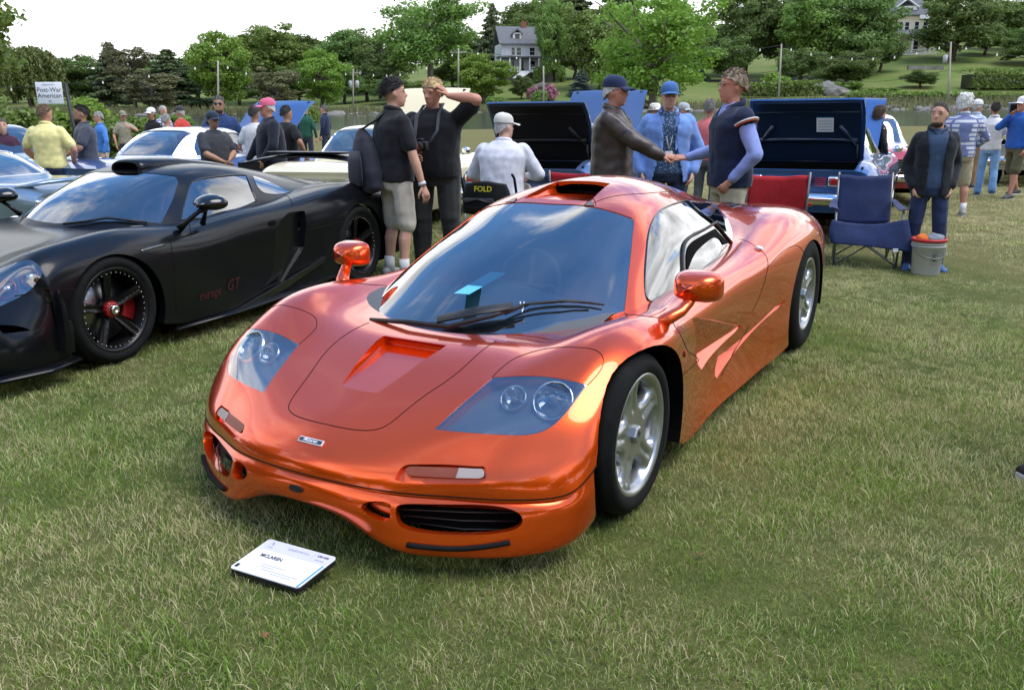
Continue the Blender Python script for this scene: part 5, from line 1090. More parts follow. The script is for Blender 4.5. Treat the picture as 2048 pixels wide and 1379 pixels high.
def lettering(text, origin, right, up, size, m, parent, name, shear=0, bold=0, extrude=.0004, align='CENTER', spacing=1.0):
    """flat print as real mesh letters"""
    cu = bpy.data.curves.new(name, 'FONT'); cu.body = text; cu.size = size; cu.align_x = align; cu.align_y = 'CENTER'; cu.shear = shear; cu.offset = bold*size; cu.extrude = extrude; cu.resolution_u = 3; cu.space_character = spacing
    me = applied(bpy.data.objects.new('tmp_text', cu))
    r = Vector(right).normalized(); u = Vector(up); u = (u-r*u.dot(r)).normalized(); n = r.cross(u); me.name = name
    me.materials.clear(); me.materials.append(m)
    Mx = Matrix(((r.x, u.x, n.x, origin[0]), (r.y, u.y, n.y, origin[1]), (r.z, u.z, n.z, origin[2]), (0, 0, 0, 1))); me.transform(Mx)
    return obj(name, me, parent)
orange_car, SU_F1 = build_supercar()
# ---------------------------------------------------------------- matte black mid-engined coupe to the left
CGT_U = []
def _row(x, pts): CGT_U.append([(x+dx, y, z) for dx, y, z in pts])
_row(0, [(-.93,0,.42),(-.90,.25,.42),(-.85,.45,.41),(-.78,.62,.40),(-.72,.74,.39),(-.65,.84,.38),(-.60,.90,.36),(-.55,.94,.30),(-.52,.95,.20)])
_row(0, [(-.75,0,.53),(-.72,.25,.53),(-.68,.45,.54),(-.62,.62,.56),(-.57,.74,.575),(-.52,.83,.57),(-.48,.90,.535),(-.43,.945,.45),(-.40,.96,.18)])
for x, z0, z1, z2, rest in ((-.45,.62,.62,.635,[(.62,.675),(.74,.695),(.83,.685),(.905,.635),(.95,.53),(.96,.20)]), (-.15,.69,.69,.70,[(.62,.735),(.75,.765),(.84,.755),(.915,.70),(.955,.60),(.96,.22)]),
    (.15,.735,.735,.742,[(.62,.765),(.75,.79),(.84,.778),(.915,.72),(.955,.61),(.96,.22)]), (.45,.75,.75,.752,[(.62,.765),(.75,.778),(.84,.758),(.91,.70),(.945,.60),(.945,.15)]),
    (.8,.75,.75,.75,[(.62,.752),(.74,.757),(.83,.737),(.90,.67),(.925,.54),(.94,.13)]), (1.3,.75,.75,.76,[(.6,.772),(.74,.787),(.84,.767),(.90,.69),(.91,.5),(.94,.13)]),
    (1.8,.78,.78,.79,[(.6,.805),(.74,.815),(.85,.792),(.92,.71),(.93,.5),(.95,.13)]), (2.3,.84,.84,.85,[(.6,.86),(.74,.865),(.86,.842),(.935,.76),(.96,.58),(.97,.14)]),
    (2.75,.87,.87,.88,[(.58,.892),(.74,.895),(.86,.867),(.94,.79),(.972,.62),(.972,.2)]), (3.2,.85,.85,.855,[(.58,.868),(.73,.865),(.85,.83),(.925,.75),(.955,.58),(.955,.2)]),
    (3.52,.82,.82,.82,[(.57,.825),(.70,.81),(.82,.77),(.89,.69),(.92,.52),(.92,.2)]), (3.68,.76,.76,.76,[(.55,.76),(.67,.745),(.78,.71),(.85,.63),(.87,.48),(.87,.22)])):
    _row(x, [(0,0,z0),(0,.25,z1),(0,.45,z2)]+[(0, y, z) for y, z in rest])
CGT_G = [
 [(.36,0,.71),(.38,.25,.71),(.46,.45,.71),(.56,.58,.71),(.66,.68,.71),(.74,.76,.69)],
 [(.60,0,.885),(.62,.25,.88),(.68,.43,.87),(.77,.55,.85),(.86,.65,.81),(.90,.75,.72)],
 [(.85,0,1.01),(.86,.24,1.003),(.91,.41,.985),(.97,.51,.95),(1.04,.62,.87),(1.06,.75,.73)],
 [(1.08,0,1.085),(1.08,.24,1.078),(1.10,.4,1.058),(1.13,.49,1.025),(1.18,.60,.92),(1.2,.75,.74)],
 [(1.4,0,1.125),(1.4,.24,1.118),(1.4,.4,1.095),(1.4,.485,1.05),(1.4,.595,.94),(1.4,.74,.75)],
 [(1.75,0,1.11),(1.75,.24,1.10),(1.75,.4,1.075),(1.75,.48,1.032),(1.75,.59,.94),(1.75,.73,.77)],
 [(2.1,0,1.065),(2.1,.23,1.055),(2.1,.39,1.02),(2.1,.47,.98),(2.1,.57,.91),(2.1,.70,.80)],
 [(2.5,0,1.0),(2.5,.22,.985),(2.5,.37,.95),(2.5,.45,.92),(2.5,.54,.88),(2.5,.64,.83)],
 [(3.0,0,.91),(3.0,.2,.90),(3.0,.34,.885),(3.0,.42,.87),(3.0,.5,.86),(3.0,.58,.83)],
 [(3.4,0,.83),(3.4,.18,.825),(3.4,.3,.82),(3.4,.38,.81),(3.4,.46,.80),(3.4,.54,.78)],
]
def arch_cut(x, z, r, rz, y0, y1, n=48):
    V = [(x+r*math.cos(2*math.pi*k/n), y, z+rz*math.sin(2*math.pi*k/n)) for y in (y0, y1) for k in range(n)]
    return hull('arch', V)
def build_black_car():
    car = empty('black_sports_car', (.189, 3.5787, 0), math.radians(8.84), 'matte black open-fendered supercar with rear wing and red wheel nuts, left of the orange car', 'car')
    bpy.context.view_layer.update(); MW = car.matrix_world.copy()
    SU = Surf(CGT_U).orient(.5, 0, (0, 0, 1)); SG = Surf(CGT_G).orient(.5, 0, (0, 0, 1)); bk = M('matte_black_paint'); vd = M('void')
    tr = lambda S, segs, closed=True, n=12: S.trace(segs, closed, n, M=MW)
    hl = tr(SU, [[(82,536),(84,548),(66,574),(34,596),(0,612),(-40,628)], [(-40,628),(-62,622),(-66,600)], [(-66,600),(-40,560),(0,536),(36,523),(62,520),(82,536)]])
    me, src = shell(SU, 0, 0, .05, 'body', np.linspace(0, 1, 110), np.linspace(-1, 1, 141))
    cut = []
    for s in (-1, 1): cut += [arch_cut(.0, .31, .375, .362, s*.55, s*1.3), arch_cut(2.75, .31, .405, .41, s*.55, s*1.3)]
    for p in (hl, mirror_uv(hl)): cut.append(solid(SU, p, .04, -.046, .03))
    for s in (-1, 1):   # intake behind the door
        cut.append(hull('intake', [(1.55, s*.935, .74), (1.55, s*1.2, .74), (1.98, s*.887, .735), (2.02, s*1.2, .72), (1.25, s*.94, .20), (1.25, s*1.2, .20), (1.62, s*.905, .22), (1.70, s*1.2, .20), (1.92, s*.892, .45), (1.96, s*1.2, .45)]))
    me = boolean(me, cut); restore(me, src, .052); me.materials.append(bk); me.materials.append(vd); obj('body_shell', me, car)
    # greenhouse with glass
    us = np.linspace(0, 1, 100); me, src = shell(SG, 0, 0, .022, 'roof', us, np.linspace(-1, 1, 121))
    near = SG.trace([[(322,446),(338,415),(350,385),(357,364)], [(357,364),(352,354),(335,350)], [(335,350),(310,347),(280,345.5),(265,345)]], False, 10, M=MW)
    mid_u = SG.near((1.0, 0, 1.06))[0]; bu = SG.near((.44, 0, .77))[0]
    base = curve([(bu, -.0), (bu+.005, -.25), (bu+.01, -.4), (near[0][0], near[0][1])], 20)
    half = [q for q in np.concatenate([base, near[1:]]) if q[1] < -.02]
    ws = np.array([[bu, 0]]+half+[[near[-1][0], 0]]+[[q[0], -q[1]] for q in half[::-1]])
    side = tr(SG, [[(362,440),(368,410),(375,385),(383,365)], [(383,365),(405,357),(440,352.5),(493,350)], [(493,350),(503,377),(513,402)], [(513,402),(480,416),(440,425),(400,436),(362,440)]])
    quart = tr(SG, [[(506,352),(530,360),(555,372),(580,385)], [(580,385),(560,388),(530,386),(520,380),(506,352)]])
    me = boolean(me, [solid(SG, p, .04, -.05, .03) for p in (ws, side, mirror_uv(side))]); restore(me, src, .01); me.materials.append(bk); me.materials.append(M('leather_black')); rf = obj('roof', me, car)
    obj('windscreen', solid(SG, ws, -.003, -.008, .04, 'windscreen', M('windscreen_glass')), car)
    n = len(ws); cen = ws.mean(0); inn = cen+(ws-cen)*.955; uv = np.concatenate([ws, inn]); A = SG.off(uv[:, 0], uv[:, 1], -.0095); obj('windscreen_border', mesh('windscreen_border', A, [(i, (i+1) % n, n+(i+1) % n, n+i) for i in range(n)], M('gloss_black')), car)
    for sg in (1, -1):
        g = obj('side_window', solid(SG, side*np.array([1, sg]), -.003, -.008, .03, 'side_window', M('dark_glass')), car)
        surf_tube(SG, side*np.array([1, sg]), .006, 'window_seal', M('gloss_black'), g, closed=True, mirror=False)
        q = obj('engine_side_glass', solid(SG, quart*np.array([1, sg]), .003, -.004, .03, 'engine_side_glass', M('dark_glass')), car)
    # roof scoop
    st = [(1.10, .135, 1.085, 1.152), (1.14, .15, 1.08, 1.165), (1.25, .16, 1.09, 1.172), (1.5, .17, 1.09, 1.165), (1.9, .17, 1.05, 1.118), (2.3, .16, .99, 1.04)]; V = []; F = []; NV = 20
    for x, hw, z0, z1 in st:
        for k in range(NV+1): t = math.pi*k/NV; cx = math.cos(t); V.append((x, math.copysign(abs(cx)**.6, cx)*hw, z0+(z1-z0)*math.sin(t)**.7))
    for i in range(len(st)-1):
        for j in range(NV): a = i*(NV+1)+j; F.append((a, a+1, a+NV+2, a+NV+1))
    b0 = len(V)
    for x, k_ in ((1.103, .86), (1.2, .8)):
        for k in range(NV+1): t = math.pi*k/NV; cx = math.cos(t); V.append((x, math.copysign(abs(cx)**.6, cx)*.135*k_, 1.09+(.058*math.sin(t)**.7)*k_))
    mi = [0]*len(F)
    for j in range(NV): F += [(j, b0+j, b0+j+1, j+1), (b0+j, b0+NV+1+j, b0+NV+2+j, b0+j+1)]; mi += [0, 1]
    F.append(tuple(b0+NV+1+j for j in range(NV+1))); mi.append(1)
    obj('roof_scoop', mesh('roof_scoop', V, F, [bk, vd], True, mi), car)
    # headlamps
    for sg in (1, -1):
        p = hl*np.array([1, sg]); hd = obj('headlamp', solid(SU, p, -.001, -.005, .025, 'headlamp', M('lamp_glass')), car)
        obj('lamp_housing', solid(SU, p, -.042, -.045, .03, 'lamp_housing', M('lamp_housing')), hd)
        for (px, py, r) in ((55, 553, .050), (10, 575, .052), (-20, 590, .04)):
            uv = SU.pix(px, py, MW); c = SU.off([uv[0]], [uv[1]*sg], -.03)[0]; q = Vector((-.9, -.25, .35)).to_track_quat('Z', 'Y').to_matrix().to_4x4(); q.translation = Vector(c)
            mb = MB(); mb.lathe([(.003, -.02), (r*.6, -.015), (r*.85, 0), (r, .012), (r*1.12, .012), (r*1.12, -.01)], 24).xf(q); l = mb.build('lamp_unit', M('caliper_red'), hd); mb = MB(); mb.ball((0, 0, .0), (r*.6, r*.6, r*.5), 12, 8).xf(q); mb.build('lamp_lens', M('lamp_silver'), l)
    # panel gaps
    for px in ([(372,440),(380,455),(381,470)], [(336,475),(345,510),(350,560),(352,620)], [(520,402),(560,392),(580,398),(586,412)], [(30,592),(60,586),(110,580),(150,578)], [(613,460),(650,452),(690,442)]):
        surf_tube(SU, tr(SU, [px], False), .003, 'panel_gap', M('gap'), car)
    uv = tr(SU, [[(282,502),(305,495),(327,490)]], False); surf_tube(SU, uv, .008, 'fender_vent', M('brake_steel'), car, off=.001)
    # door handle recess
    for sg in (1, -1):
        uv = SU.pix(544, 447, MW); t = np.linspace(0, 2*math.pi, 20, endpoint=False); p = np.stack([uv[0]+.010*np.cos(t), (uv[1]+.012*np.sin(t))*sg], 1); obj('door_handle', solid(SU, p, .004, -.004, .02, 'door_handle', vd), car)
    # mirrors on slim stalks
    for sg in (-1, 1):
        mr = empty('door_mirror', (0, 0, 0)); mr.parent = car; mb = MB(); V = []; F = []; cx, cy, cz = .80, sg*.985, .90
        prof = [(0, .04), (.02, .45), (.05, .72), (.09, .92), (.125, 1.0), (.15, .97), (.156, .9)]
        for d, k in prof:
            for j in range(24): t = 2*math.pi*j/24; V.append((cx-.075+d, cy+math.cos(t)*.125*k, cz+math.sin(t)*(.062 if math.sin(t) > 0 else .05)*k))
        F = [(i*24+j, i*24+(j+1) % 24, i*24+24+(j+1) % 24, i*24+24+j) for i in range(6) for j in range(24)]+[tuple(range(24)), tuple(range(144, 168))[::-1]]
        obj('mirror_shell', mesh('mirror_shell', V, F, M('gloss_black')), mr)
        mb = MB(); mb.tube([(.66, sg*.86, .74), (.70, sg*.90, .79), (.76, sg*.95, .85), (.80, sg*.98, .865)], [.028, .018, .016, .02], 10); mb.tube([(.88, sg*.87, .755), (.84, sg*.93, .82), (.81, sg*.97, .86)], [.022, .014, .014], 8); mb.build('mirror_stalk', bk, mr)
    # rear wing
    wg = empty('rear_wing', (0, 0, 0)); wg.parent = car; V = []; F = []; ny = 31
    for i, y in enumerate(np.linspace(-.82, .82, ny)):
        z = 1.095-.09*(abs(y)/.82)**2.2; x = 3.42+.05*(y/.82)**2
        for dx, dz in ((-.13, -.012), (-.10, .010), (0, .022), (.13, .028), (.16, .030), (.13, .012), (0, .0), (-.10, -.014)): V.append((x+dx, y, z+dz))
    for i in range(ny-1):
        for j in range(8): a = i*8; F.append((a+j, a+(j+1) % 8, a+8+(j+1) % 8, a+8+j))
    F += [tuple(range(8)), tuple((ny-1)*8+j for j in range(8))[::-1]]; obj('wing_blade', mesh('wing_blade', V, F, bk), wg)
    mb = MB(); mb.box((3.40, 0, 1.128), (.20, .86, .022), 0, .008); mb.build('wing_flap', bk, wg)
    for sg in (-1, 1):
        mb = MB(); mb.prism([(3.30, .80), (3.55, .78), (3.60, 1.02), (3.30, 1.03)], sg*.74, sg*.78, lambda x, y, z: (x, z, y)); mb.build('wing_post', bk, wg)
    # skirts, splitter
    for sg in (-1, 1):
        mb = MB(); mb.tube([(.45, sg*.94, .11), (1.0, sg*.975, .115), (1.6, sg*1.0, .14), (2.25, sg*.985, .17)], [.03, .045, .055, .04], 10, flat=.35, up=(0, 0, 1)); mb.build('side_skirt', bk, car)
        mb = MB(); mb.prism([(1.05, .13), (1.5, .155), (2.12, .30), (2.15, .34), (1.9, .285), (1.4, .19)], sg*.955, sg*.985, lambda x, y, z: (x, z, y)); mb.build('skirt_blade', M('gloss_black'), car)
    mb = MB(); mb.tube([(-.36, -.96, .13), (-.55, -.96, .11), (-.78, -.86, .10), (-.97, -.5, .10), (-1.03, 0, .10), (-.97, .5, .10), (-.78, .86, .10), (-.55, .96, .11), (-.36, .96, .13)], .06, 10, flat=.3, up=(0, 0, 1)); mb.build('front_splitter', bk, car)
    V = []; F = []
    for i, t in enumerate(np.linspace(-1, 1, 41)):
        p = curve([(-.36, -.955), (-.55, -.945), (-.70, -.86), (-.88, -.5), (-.95, 0), (-.88, .5), (-.70, .86), (-.55, .945), (-.36, .955)], 41)[i]; V += [(p[0], p[1], .11), (p[0]-.02, p[1], .2), (p[0]+.0, p[1], .30), (p[0]+.03, p[1]*.995, .42 if abs(p[1]) < .8 else .34)]
    for i in range(40):
        for j in range(3): a = i*4+j; F.append((a, a+1, a+5, a+4))
    obj('front_bumper', mesh('front_bumper', V, F, bk), car)
    # under-body and housings
    mb = MB(); mb.sm = False; v = [(-.85, .4), (-.6, .7), (-.4, .58), (.4, .58), (.45, .86), (2.3, .86), (2.32, .56), (3.2, .56), (3.22, .8), (3.55, .78)]; mb.prism(v+[(x, -y) for x, y in v[::-1]], .12, .30); mb.build('underbody', vd, car)
    for sg in (-1, 1):
        for x, r, y0 in ((0, .35, .58), (2.75, .38, .54)):
            mb = MB(); mb.lathe([(.02, sg*y0), (r, sg*y0), (r, sg*.84)], 36, 'y', (x, 0, .31), -.35, math.pi+.35); mb.build('wheel_housing', vd, car)
        make_wheel('front_wheel', car, .335, .265, .256, (0, sg*.815, .335), sg, 'gt', 0); make_wheel('rear_wheel', car, .358, .335, .27, (2.75, sg*.80, .358), sg, 'gt', 0)
    # cabin
    cab = empty('cabin', (0, 0, 0)); cab.parent = car; mb = MB(); mb.sm = False; mb.box((1.3, 0, .42), (1.9, 1.4, .04)); mb.box((1.95, 0, .70), (.05, 1.0, .55)); mb.build('tub', M('leather_black'), cab)
    mb = MB(); mb.box((.72, 0, .70), (.36, 1.25, .12), 0, .05); mb.build('dashboard', M('dash_grey'), cab)
    for sg in (-1, 1):
        mb = MB(); mb.tube([(1.62, sg*.36, .45), (1.72, sg*.36, .75), (1.76, sg*.36, .98)], [.22, .21, .12], 12, flat=.4, up=(1, 0, 0)); mb.build('seat', M('leather_black'), cab)
    mb = MB(); q = Matrix.Translation((1.02, -.36, .76)) @ Matrix.Rotation(math.radians(-66), 4, 'Y'); t = np.linspace(0, 2*math.pi, 32, endpoint=False); mb.tube([(.17*math.cos(a), .17*math.sin(a), 0) for a in t], .015, 8, closed=True); mb.tube([(-.16, 0, 0), (.16, 0, 0)], .014, 6); mb.xf(q); mb.build('steering_wheel', M('caliper_red'), cab)
    # wiper, script on the sill
    def gs(px, py, o=.02): uv = SG.pix(px, py, MW); return SG.off([uv[0]], [uv[1]], o)[0]
    mb = MB(); mb.tube([gs(130,452), gs(175,447), gs(215,440), gs(255,444), gs(295,449)], .009, 8); mb.build('wiper', M('black_plastic'), car)
    p0 = SU.pix(392, 596, MW); p1 = SU.pix(466, 572, MW); a = SU.off([p0[0]], [p0[1]], .003)[0]; b = SU.off([p1[0]], [p1[1]], .003)[0]; nn = SU.nrm([(p0[0]+p1[0])/2], [(p0[1]+p1[1])/2])[0]; d = b-a
    up = np.cross(nn, d); up = up if up[2] > 0 else -up
    P('script_red', (.045, .004, .003), .55)
    lettering('mirage', a*.66+b*.34+nn*.004, d, up, .085, M('script_red'), car, 'sill_script', shear=.35); lettering('GT', b*.97+a*.03+nn*.004+up/np.linalg.norm(up)*.012, d, up, .105, M('script_red'), car, 'sill_script', shear=.45)
    return car
black_car = build_black_car()
# ---------------------------------------------------------------- the other show cars
def paint(name, col, metal=.3, rough=.35): return P(name, col, rough, metal, 1.0, .02)
def iuv(S, r, c):
    """surface coordinates from fractional row / column of the control net (column counted from the centre)"""
    m = len(S.tv)//2; return np.array([np.interp(r, np.arange(len(S.tu)), S.tu), np.sign(c)*np.interp(abs(c), np.arange(m+1), S.tv[m:])])
def ipoly(S, pts, n=7):
    out = []
    for i in range(len(pts)):
        a, b = np.array(pts[i], float), np.array(pts[(i+1) % len(pts)], float)
        for k in range(n): out.append(iuv(S, *(a+(b-a)*k/n)))
    return np.array(out)
def simple_wheel(parent, loc, s, R=.33, w=.20, white=False):
    o = empty('wheel', loc); o.parent = parent; h = w/2; r = R*.62; mb = MB(); mb.lathe([(r, -h*.9), (R*.8, -h), (R*.97, -h*.85), (R, -h*.5), (R, h*.5), (R*.97, h*.85), (R*.8, h), (r, h*.9)], 40, 'y'); mb.build('tyre', M('rubber'), o)
    mb = MB(); mb.lathe([(r+.004, s*h*.9), (r-.02, s*h*.8), (r*.75, s*h*.5), (r*.5, s*h*.62), (r*.3, s*h*.85), (0, s*h*.9)], 32, 'y'); mb.build('hubcap', M('chrome'), o); return o
CLASSIC_U = lambda bt, hw: [
 [(-.86,0,.76),(-.86,.35,.76),(-.85,.60,.755),(-.83,.74,.74),(-.82,.82,.70),(-.81,hw-.05,.62),(-.80,hw-.06,.50),(-.79,hw-.10,.30)],
 [(-.70,0,bt-.06),(-.70,.35,bt-.065),(-.69,.60,bt-.07),(-.68,.75,bt-.08),(-.67,.84,bt-.13),(-.66,hw-.03,.66),(-.65,hw-.03,.50),(-.64,hw-.08,.28)],
 [(-.2,0,bt),(-.2,.35,bt-.005),(-.2,.60,bt-.015),(-.2,.75,bt-.03),(-.2,.85,bt-.09),(-.2,hw,.68),(-.2,hw-.01,.50),(-.2,hw-.05,.26)],
 [(.65,0,bt+.01),(.65,.35,bt+.005),(.65,.60,bt-.005),(.65,.75,bt-.02),(.65,.86,bt-.08),(.65,hw,.68),(.65,hw,.50),(.65,hw-.05,.24)],
 [(1.5,0,bt),(1.5,.35,bt),(1.5,.60,bt-.005),(1.5,.75,bt-.02),(1.5,.86,bt-.08),(1.5,hw,.68),(1.5,hw,.50),(1.5,hw-.05,.24)],
 [(2.4,0,bt),(2.4,.35,bt),(2.4,.60,bt-.005),(2.4,.75,bt-.015),(2.4,.86,bt-.075),(2.4,hw+.01,.70),(2.4,hw+.01,.50),(2.4,hw-.04,.25)],
 [(3.1,0,bt),(3.1,.35,bt),(3.1,.60,bt),(3.1,.75,bt-.01),(3.1,.85,bt-.065),(3.1,hw,.70),(3.1,hw,.50),(3.1,hw-.05,.28)],
 [(3.72,0,bt-.03),(3.72,.35,bt-.03),(3.72,.60,bt-.03),(3.72,.75,bt-.04),(3.72,.84,bt-.09),(3.71,hw-.02,.68),(3.70,hw-.03,.50),(3.69,hw-.08,.32)],
 [(3.90,0,bt-.09),(3.90,.35,bt-.09),(3.90,.59,bt-.09),(3.89,.73,bt-.10),(3.88,.81,bt-.14),(3.87,hw-.06,.66),(3.86,hw-.07,.50),(3.85,hw-.11,.34)]]
def CLASSIC_G(bt, rf, fast=0.0):
    k = (rf-bt)/.46; z = lambda v: bt+(v-.92)*k
    xr = 2.92+fast
    return [[(.70,0,z(.90)),(.72,.3,z(.90)),(.80,.5,z(.90)),(.88,.60,z(.90)),(.95,.68,z(.90)),(1.0,.76,z(.88))],
     [(1.0,0,z(1.14)),(1.01,.3,z(1.13)),(1.06,.48,z(1.12)),(1.12,.57,z(1.10)),(1.17,.65,z(1.02)),(1.18,.75,z(.90))],
     [(1.32,0,z(1.35)),(1.32,.28,z(1.345)),(1.34,.44,z(1.33)),(1.37,.53,z(1.29)),(1.38,.62,z(1.12)),(1.38,.75,z(.90))],
     [(1.8,0,z(1.38)),(1.8,.28,z(1.375)),(1.8,.45,z(1.355)),(1.8,.54,z(1.31)),(1.8,.63,z(1.13)),(1.8,.76,z(.90))],
     [(2.25,0,z(1.355)),(2.25,.28,z(1.35)),(2.25,.44,z(1.33)),(2.25,.53,z(1.285)),(2.25,.62,z(1.12)),(2.25,.75,z(.90))],
     [(2.62+fast*.5,0,z(1.16)),(2.62+fast*.5,.3,z(1.155)),(2.60+fast*.5,.46,z(1.14)),(2.56+fast*.4,.56,z(1.11)),(2.5+fast*.3,.65,z(1.02)),(2.48+fast*.3,.75,z(.90))],
     [(xr,0,z(.90)),(xr-.02,.3,z(.90)),(xr-.06,.5,z(.90)),(xr-.12,.6,z(.895)),(xr-.2,.68,z(.89)),(xr-.28,.76,z(.875))]]
def classic_car(name, label, px, d, face, body, roof=None, bt=.92, rf=1.38, hw=.93, ref='rear', hood=0.0, trunk=0.0, fast=0.0, lid_in=None, lamps='bar', grille=True, scale=1.0, windows=True):
    a = FAC+math.radians(face); R3 = np.array([[math.cos(a), -math.sin(a), 0], [math.sin(a), math.cos(a), 0], [0, 0, 1]])
    rp = at_fwd(px, 237, d); rx = {'rear': 3.9, 'front': -.86, 'mid': 1.5}[ref]*scale; o3 = np.array([rp[0], rp[1], 0])-R3 @ np.array([rx, 0, 0]); o3[2] = lawn_z(*(o3+R3 @ np.array([1.4, 0, 0]))[:2])
    car = empty(name, tuple(o3), a, label, 'car'); car.scale = (scale,)*3; SU = Surf(CLASSIC_U(bt, hw)).orient(.5, 0, (0, 0, 1)); SG = Surf(CLASSIC_G(bt, rf, fast)).orient(.5, 0, (0, 0, 1)); vd = M('void'); ch = M('chrome'); roof = roof or body
    me, src = shell(SU, 64, 67, .03, 'body'); cut = []
    for s in (-1, 1): cut += [arch_cut(0, .30, .39, .36, s*.6, s*1.2, 32), arch_cut(2.78, .30, .39, .36, s*.6, s*1.2, 32)]
    hp = ipoly(SU, [(1.0, -2.2), (1.0, 0), (1.0, 2.2), (2.95, 2.3), (2.95, 0), (2.95, -2.3)]); tp = ipoly(SU, [(5.82, -2.5), (5.82, 0), (5.82, 2.5), (7.9, 2.5), (7.9, 0), (7.9, -2.5)])
    if hood: cut.append(solid(SU, hp, .05, -.06, .12))
    if trunk: cut.append(solid(SU, tp, .05, -.06, .12))
    me = boolean(me, cut); restore(me, src, .02); me.materials.append(body); me.materials.append(vd); obj('body_shell', me, car)
    # nose and tail panels
    for r, sgn in ((0, 1), (len(SU.tu)-1, -1)):
        vv = np.linspace(-1, 1, 41); Pn = SU.ev(np.full(41, SU.tu[r]), vv); V = [(p[0]+sgn*.012, p[1]*.985, p[2]-.012) for p in Pn]; n = len(V); V += [(p[0]+sgn*.03, p[1], p[2]) for p in V]; F = [tuple(range(n)), tuple(range(2*n-1, n-1, -1))]+[(i, i+1, n+i+1, n+i) for i in range(n-1)]; obj('nose_panel' if r == 0 else 'tail_panel', mesh('panel', V, F, body, False), car)
    # cabin roof and glass
    me, src = shell(SG, 50, 61, .02, 'roof'); ws = ipoly(SG, [(.25, -2.75), (.25, 0), (.25, 2.75), (1.88, 2.72), (1.88, 0), (1.88, -2.72)]); bl = ipoly(SG, [(4.2, -2.6), (4.2, 0), (4.2, 2.6), (5.75, 2.7), (5.75, 0), (5.75, -2.7)]); sd = ipoly(SG, [(1.15, 4.75), (1.45, 3.9), (2.1, 3.25), (4.0, 3.25), (4.7, 4.0), (4.9, 4.75)])
    panes = [('windscreen', ws), ('rear_window', bl), ('side_window', sd), ('side_window', mirror_uv(sd))]
    me = boolean(me, [solid(SG, p, .04, -.05, .10) for _, p in panes]); restore(me, src, .012); me.materials.append(roof); me.materials.append(M('dash_grey')); obj('roof', me, car)
    for nm, p in panes:
        g = obj(nm, solid(SG, p, -.003, -.008, .12, nm, M('windscreen_glass')), car); surf_tube(SG, p, .011, 'chrome_trim', ch, g, closed=True, mirror=False, n=5)
    # bumpers, lamps, grille
    mb = MB(); mb.tube([(3.80, -hw+.0, .50), (3.98, -hw+.08, .50), (4.03, -.4, .50), (4.04, 0, .50), (4.03, .4, .50), (3.98, hw-.08, .50), (3.80, hw, .50)], .065, 10, flat=1.15, up=(0, 0, 1)); mb.build('rear_bumper', ch, car)
    mb = MB(); mb.tube([(-.70, -hw, .46), (-.90, -hw+.08, .46), (-.97, -.4, .46), (-.98, 0, .46), (-.97, .4, .46), (-.90, hw-.08, .46), (-.70, hw, .46)], .06, 10, flat=1.1, up=(0, 0, 1)); mb.build('front_bumper', ch, car)
    for s in (-1, 1):
        if lamps == 'bar':
            mb = MB(); mb.box((3.885, s*.60, .70), (.05, .44, .13), 0, .02); l = mb.build('tail_lamp', ch, car); mb = MB(); mb.box((3.908, s*.60, .70), (.03, .38, .075), 0, .01); mb.build('lamp_lens', M('red_lens'), l)
        else:
            mb = MB(); mb.box((3.885, s*.76, .68), (.05, .14, .22), 0, .02); l = mb.build('tail_lamp', ch, car); mb = MB(); mb.box((3.908, s*.76, .68), (.03, .09, .17), 0, .01); mb.build('lamp_lens', M('red_lens'), l)
        for dy in (.52, .72): mb = MB(); mb.lathe([(.0, -.875), (.065, -.87), (.08, -.86), (.088, -.84)], 20, 'x', (0, s*dy, .64)); l = mb.build('headlamp', ch, car); mb = MB(); mb.lathe([(0, -.892), (.055, -.885), (.066, -.875)], 20, 'x', (0, s*dy, .64)); mb.build('lamp_lens', M('lamp_silver'), l)
    mb = MB(); mb.box((-.852, 0, .64), (.02, .80, .20)); mb.build('grille', vd, car)
    for k in range(5): mb = MB(); mb.box((-.868, 0, .56+.04*k), (.015, .80, .012)); mb.build('grille_bar', ch, car)
    if lamps == 'bar':
        for k in range(5): mb = MB(); mb.box((3.905, 0, .655+.022*k), (.012, .72, .009)); mb.build('trim_bar', ch, car)
    for s in (-1, 1):
        mb = MB(); mb.tube([(-.75, s*(hw+.0), .60), (.6, s*(hw+.012), .60), (2.3, s*(hw+.016), .60), (3.8, s*(hw-.02), .60)], .010, 6); mb.build('side_trim', ch, car)
        for x in (0, 2.78): simple_wheel(car, (x, s*(hw-.13), .33), s)
        mb = MB(); mb.tube([(1.02, s*.84, bt-.01), (1.02, s*.92, bt+.05)], .012, 6); mb.ball((1.03, s*.95, bt+.07), (.045, .07, .05), 10, 8); mb.build('door_mirror', ch, car)
    # lids
    for ang, poly, hx, hz, nm, sg in ((hood, hp, .62, bt, 'hood', 1), (trunk, tp, 2.99, bt, 'trunk_lid', -1)):
        if not ang: continue
        mats = [body]; me = solid(SU, poly, .002, -.022, .08, nm, body); Mx = Matrix.Translation((hx, 0, hz)) @ Matrix.Rotation(math.radians(sg*ang), 4, 'Y') @ Matrix.Translation((-hx, 0, -hz)); me.transform(Mx); ld = obj(nm, me, car)
        im = lid_in or M('void'); me = solid(SU, poly.mean(0)+(poly-poly.mean(0))*.94, -.024, -.045, .08, 'lid_lining', im); me.transform(Mx); obj('lid_lining', me, ld)
        mb = MB(); xs = (hx+ (-.35 if sg > 0 else .35)); 
        for x0, y0, x1, y1 in ((-.65, -.55, .45, -.2), (-.65, .55, .45, .2), (-.1, -.62, -.1, .62), (.45, -.6, .45, .6)) if sg > 0 else ((3.22, -.58, 3.50, -.40), (3.22, .58, 3.50, .40), (3.30, -.60, 3.30, .60), (3.70, -.62, 3.70, .62)): mb.tube([(x0, y0, bt-.055), (x1, y1, bt-.055)], .028, 6, flat=.7)
        mb.xf(Mx); mb.build('lid_rib', im, ld)
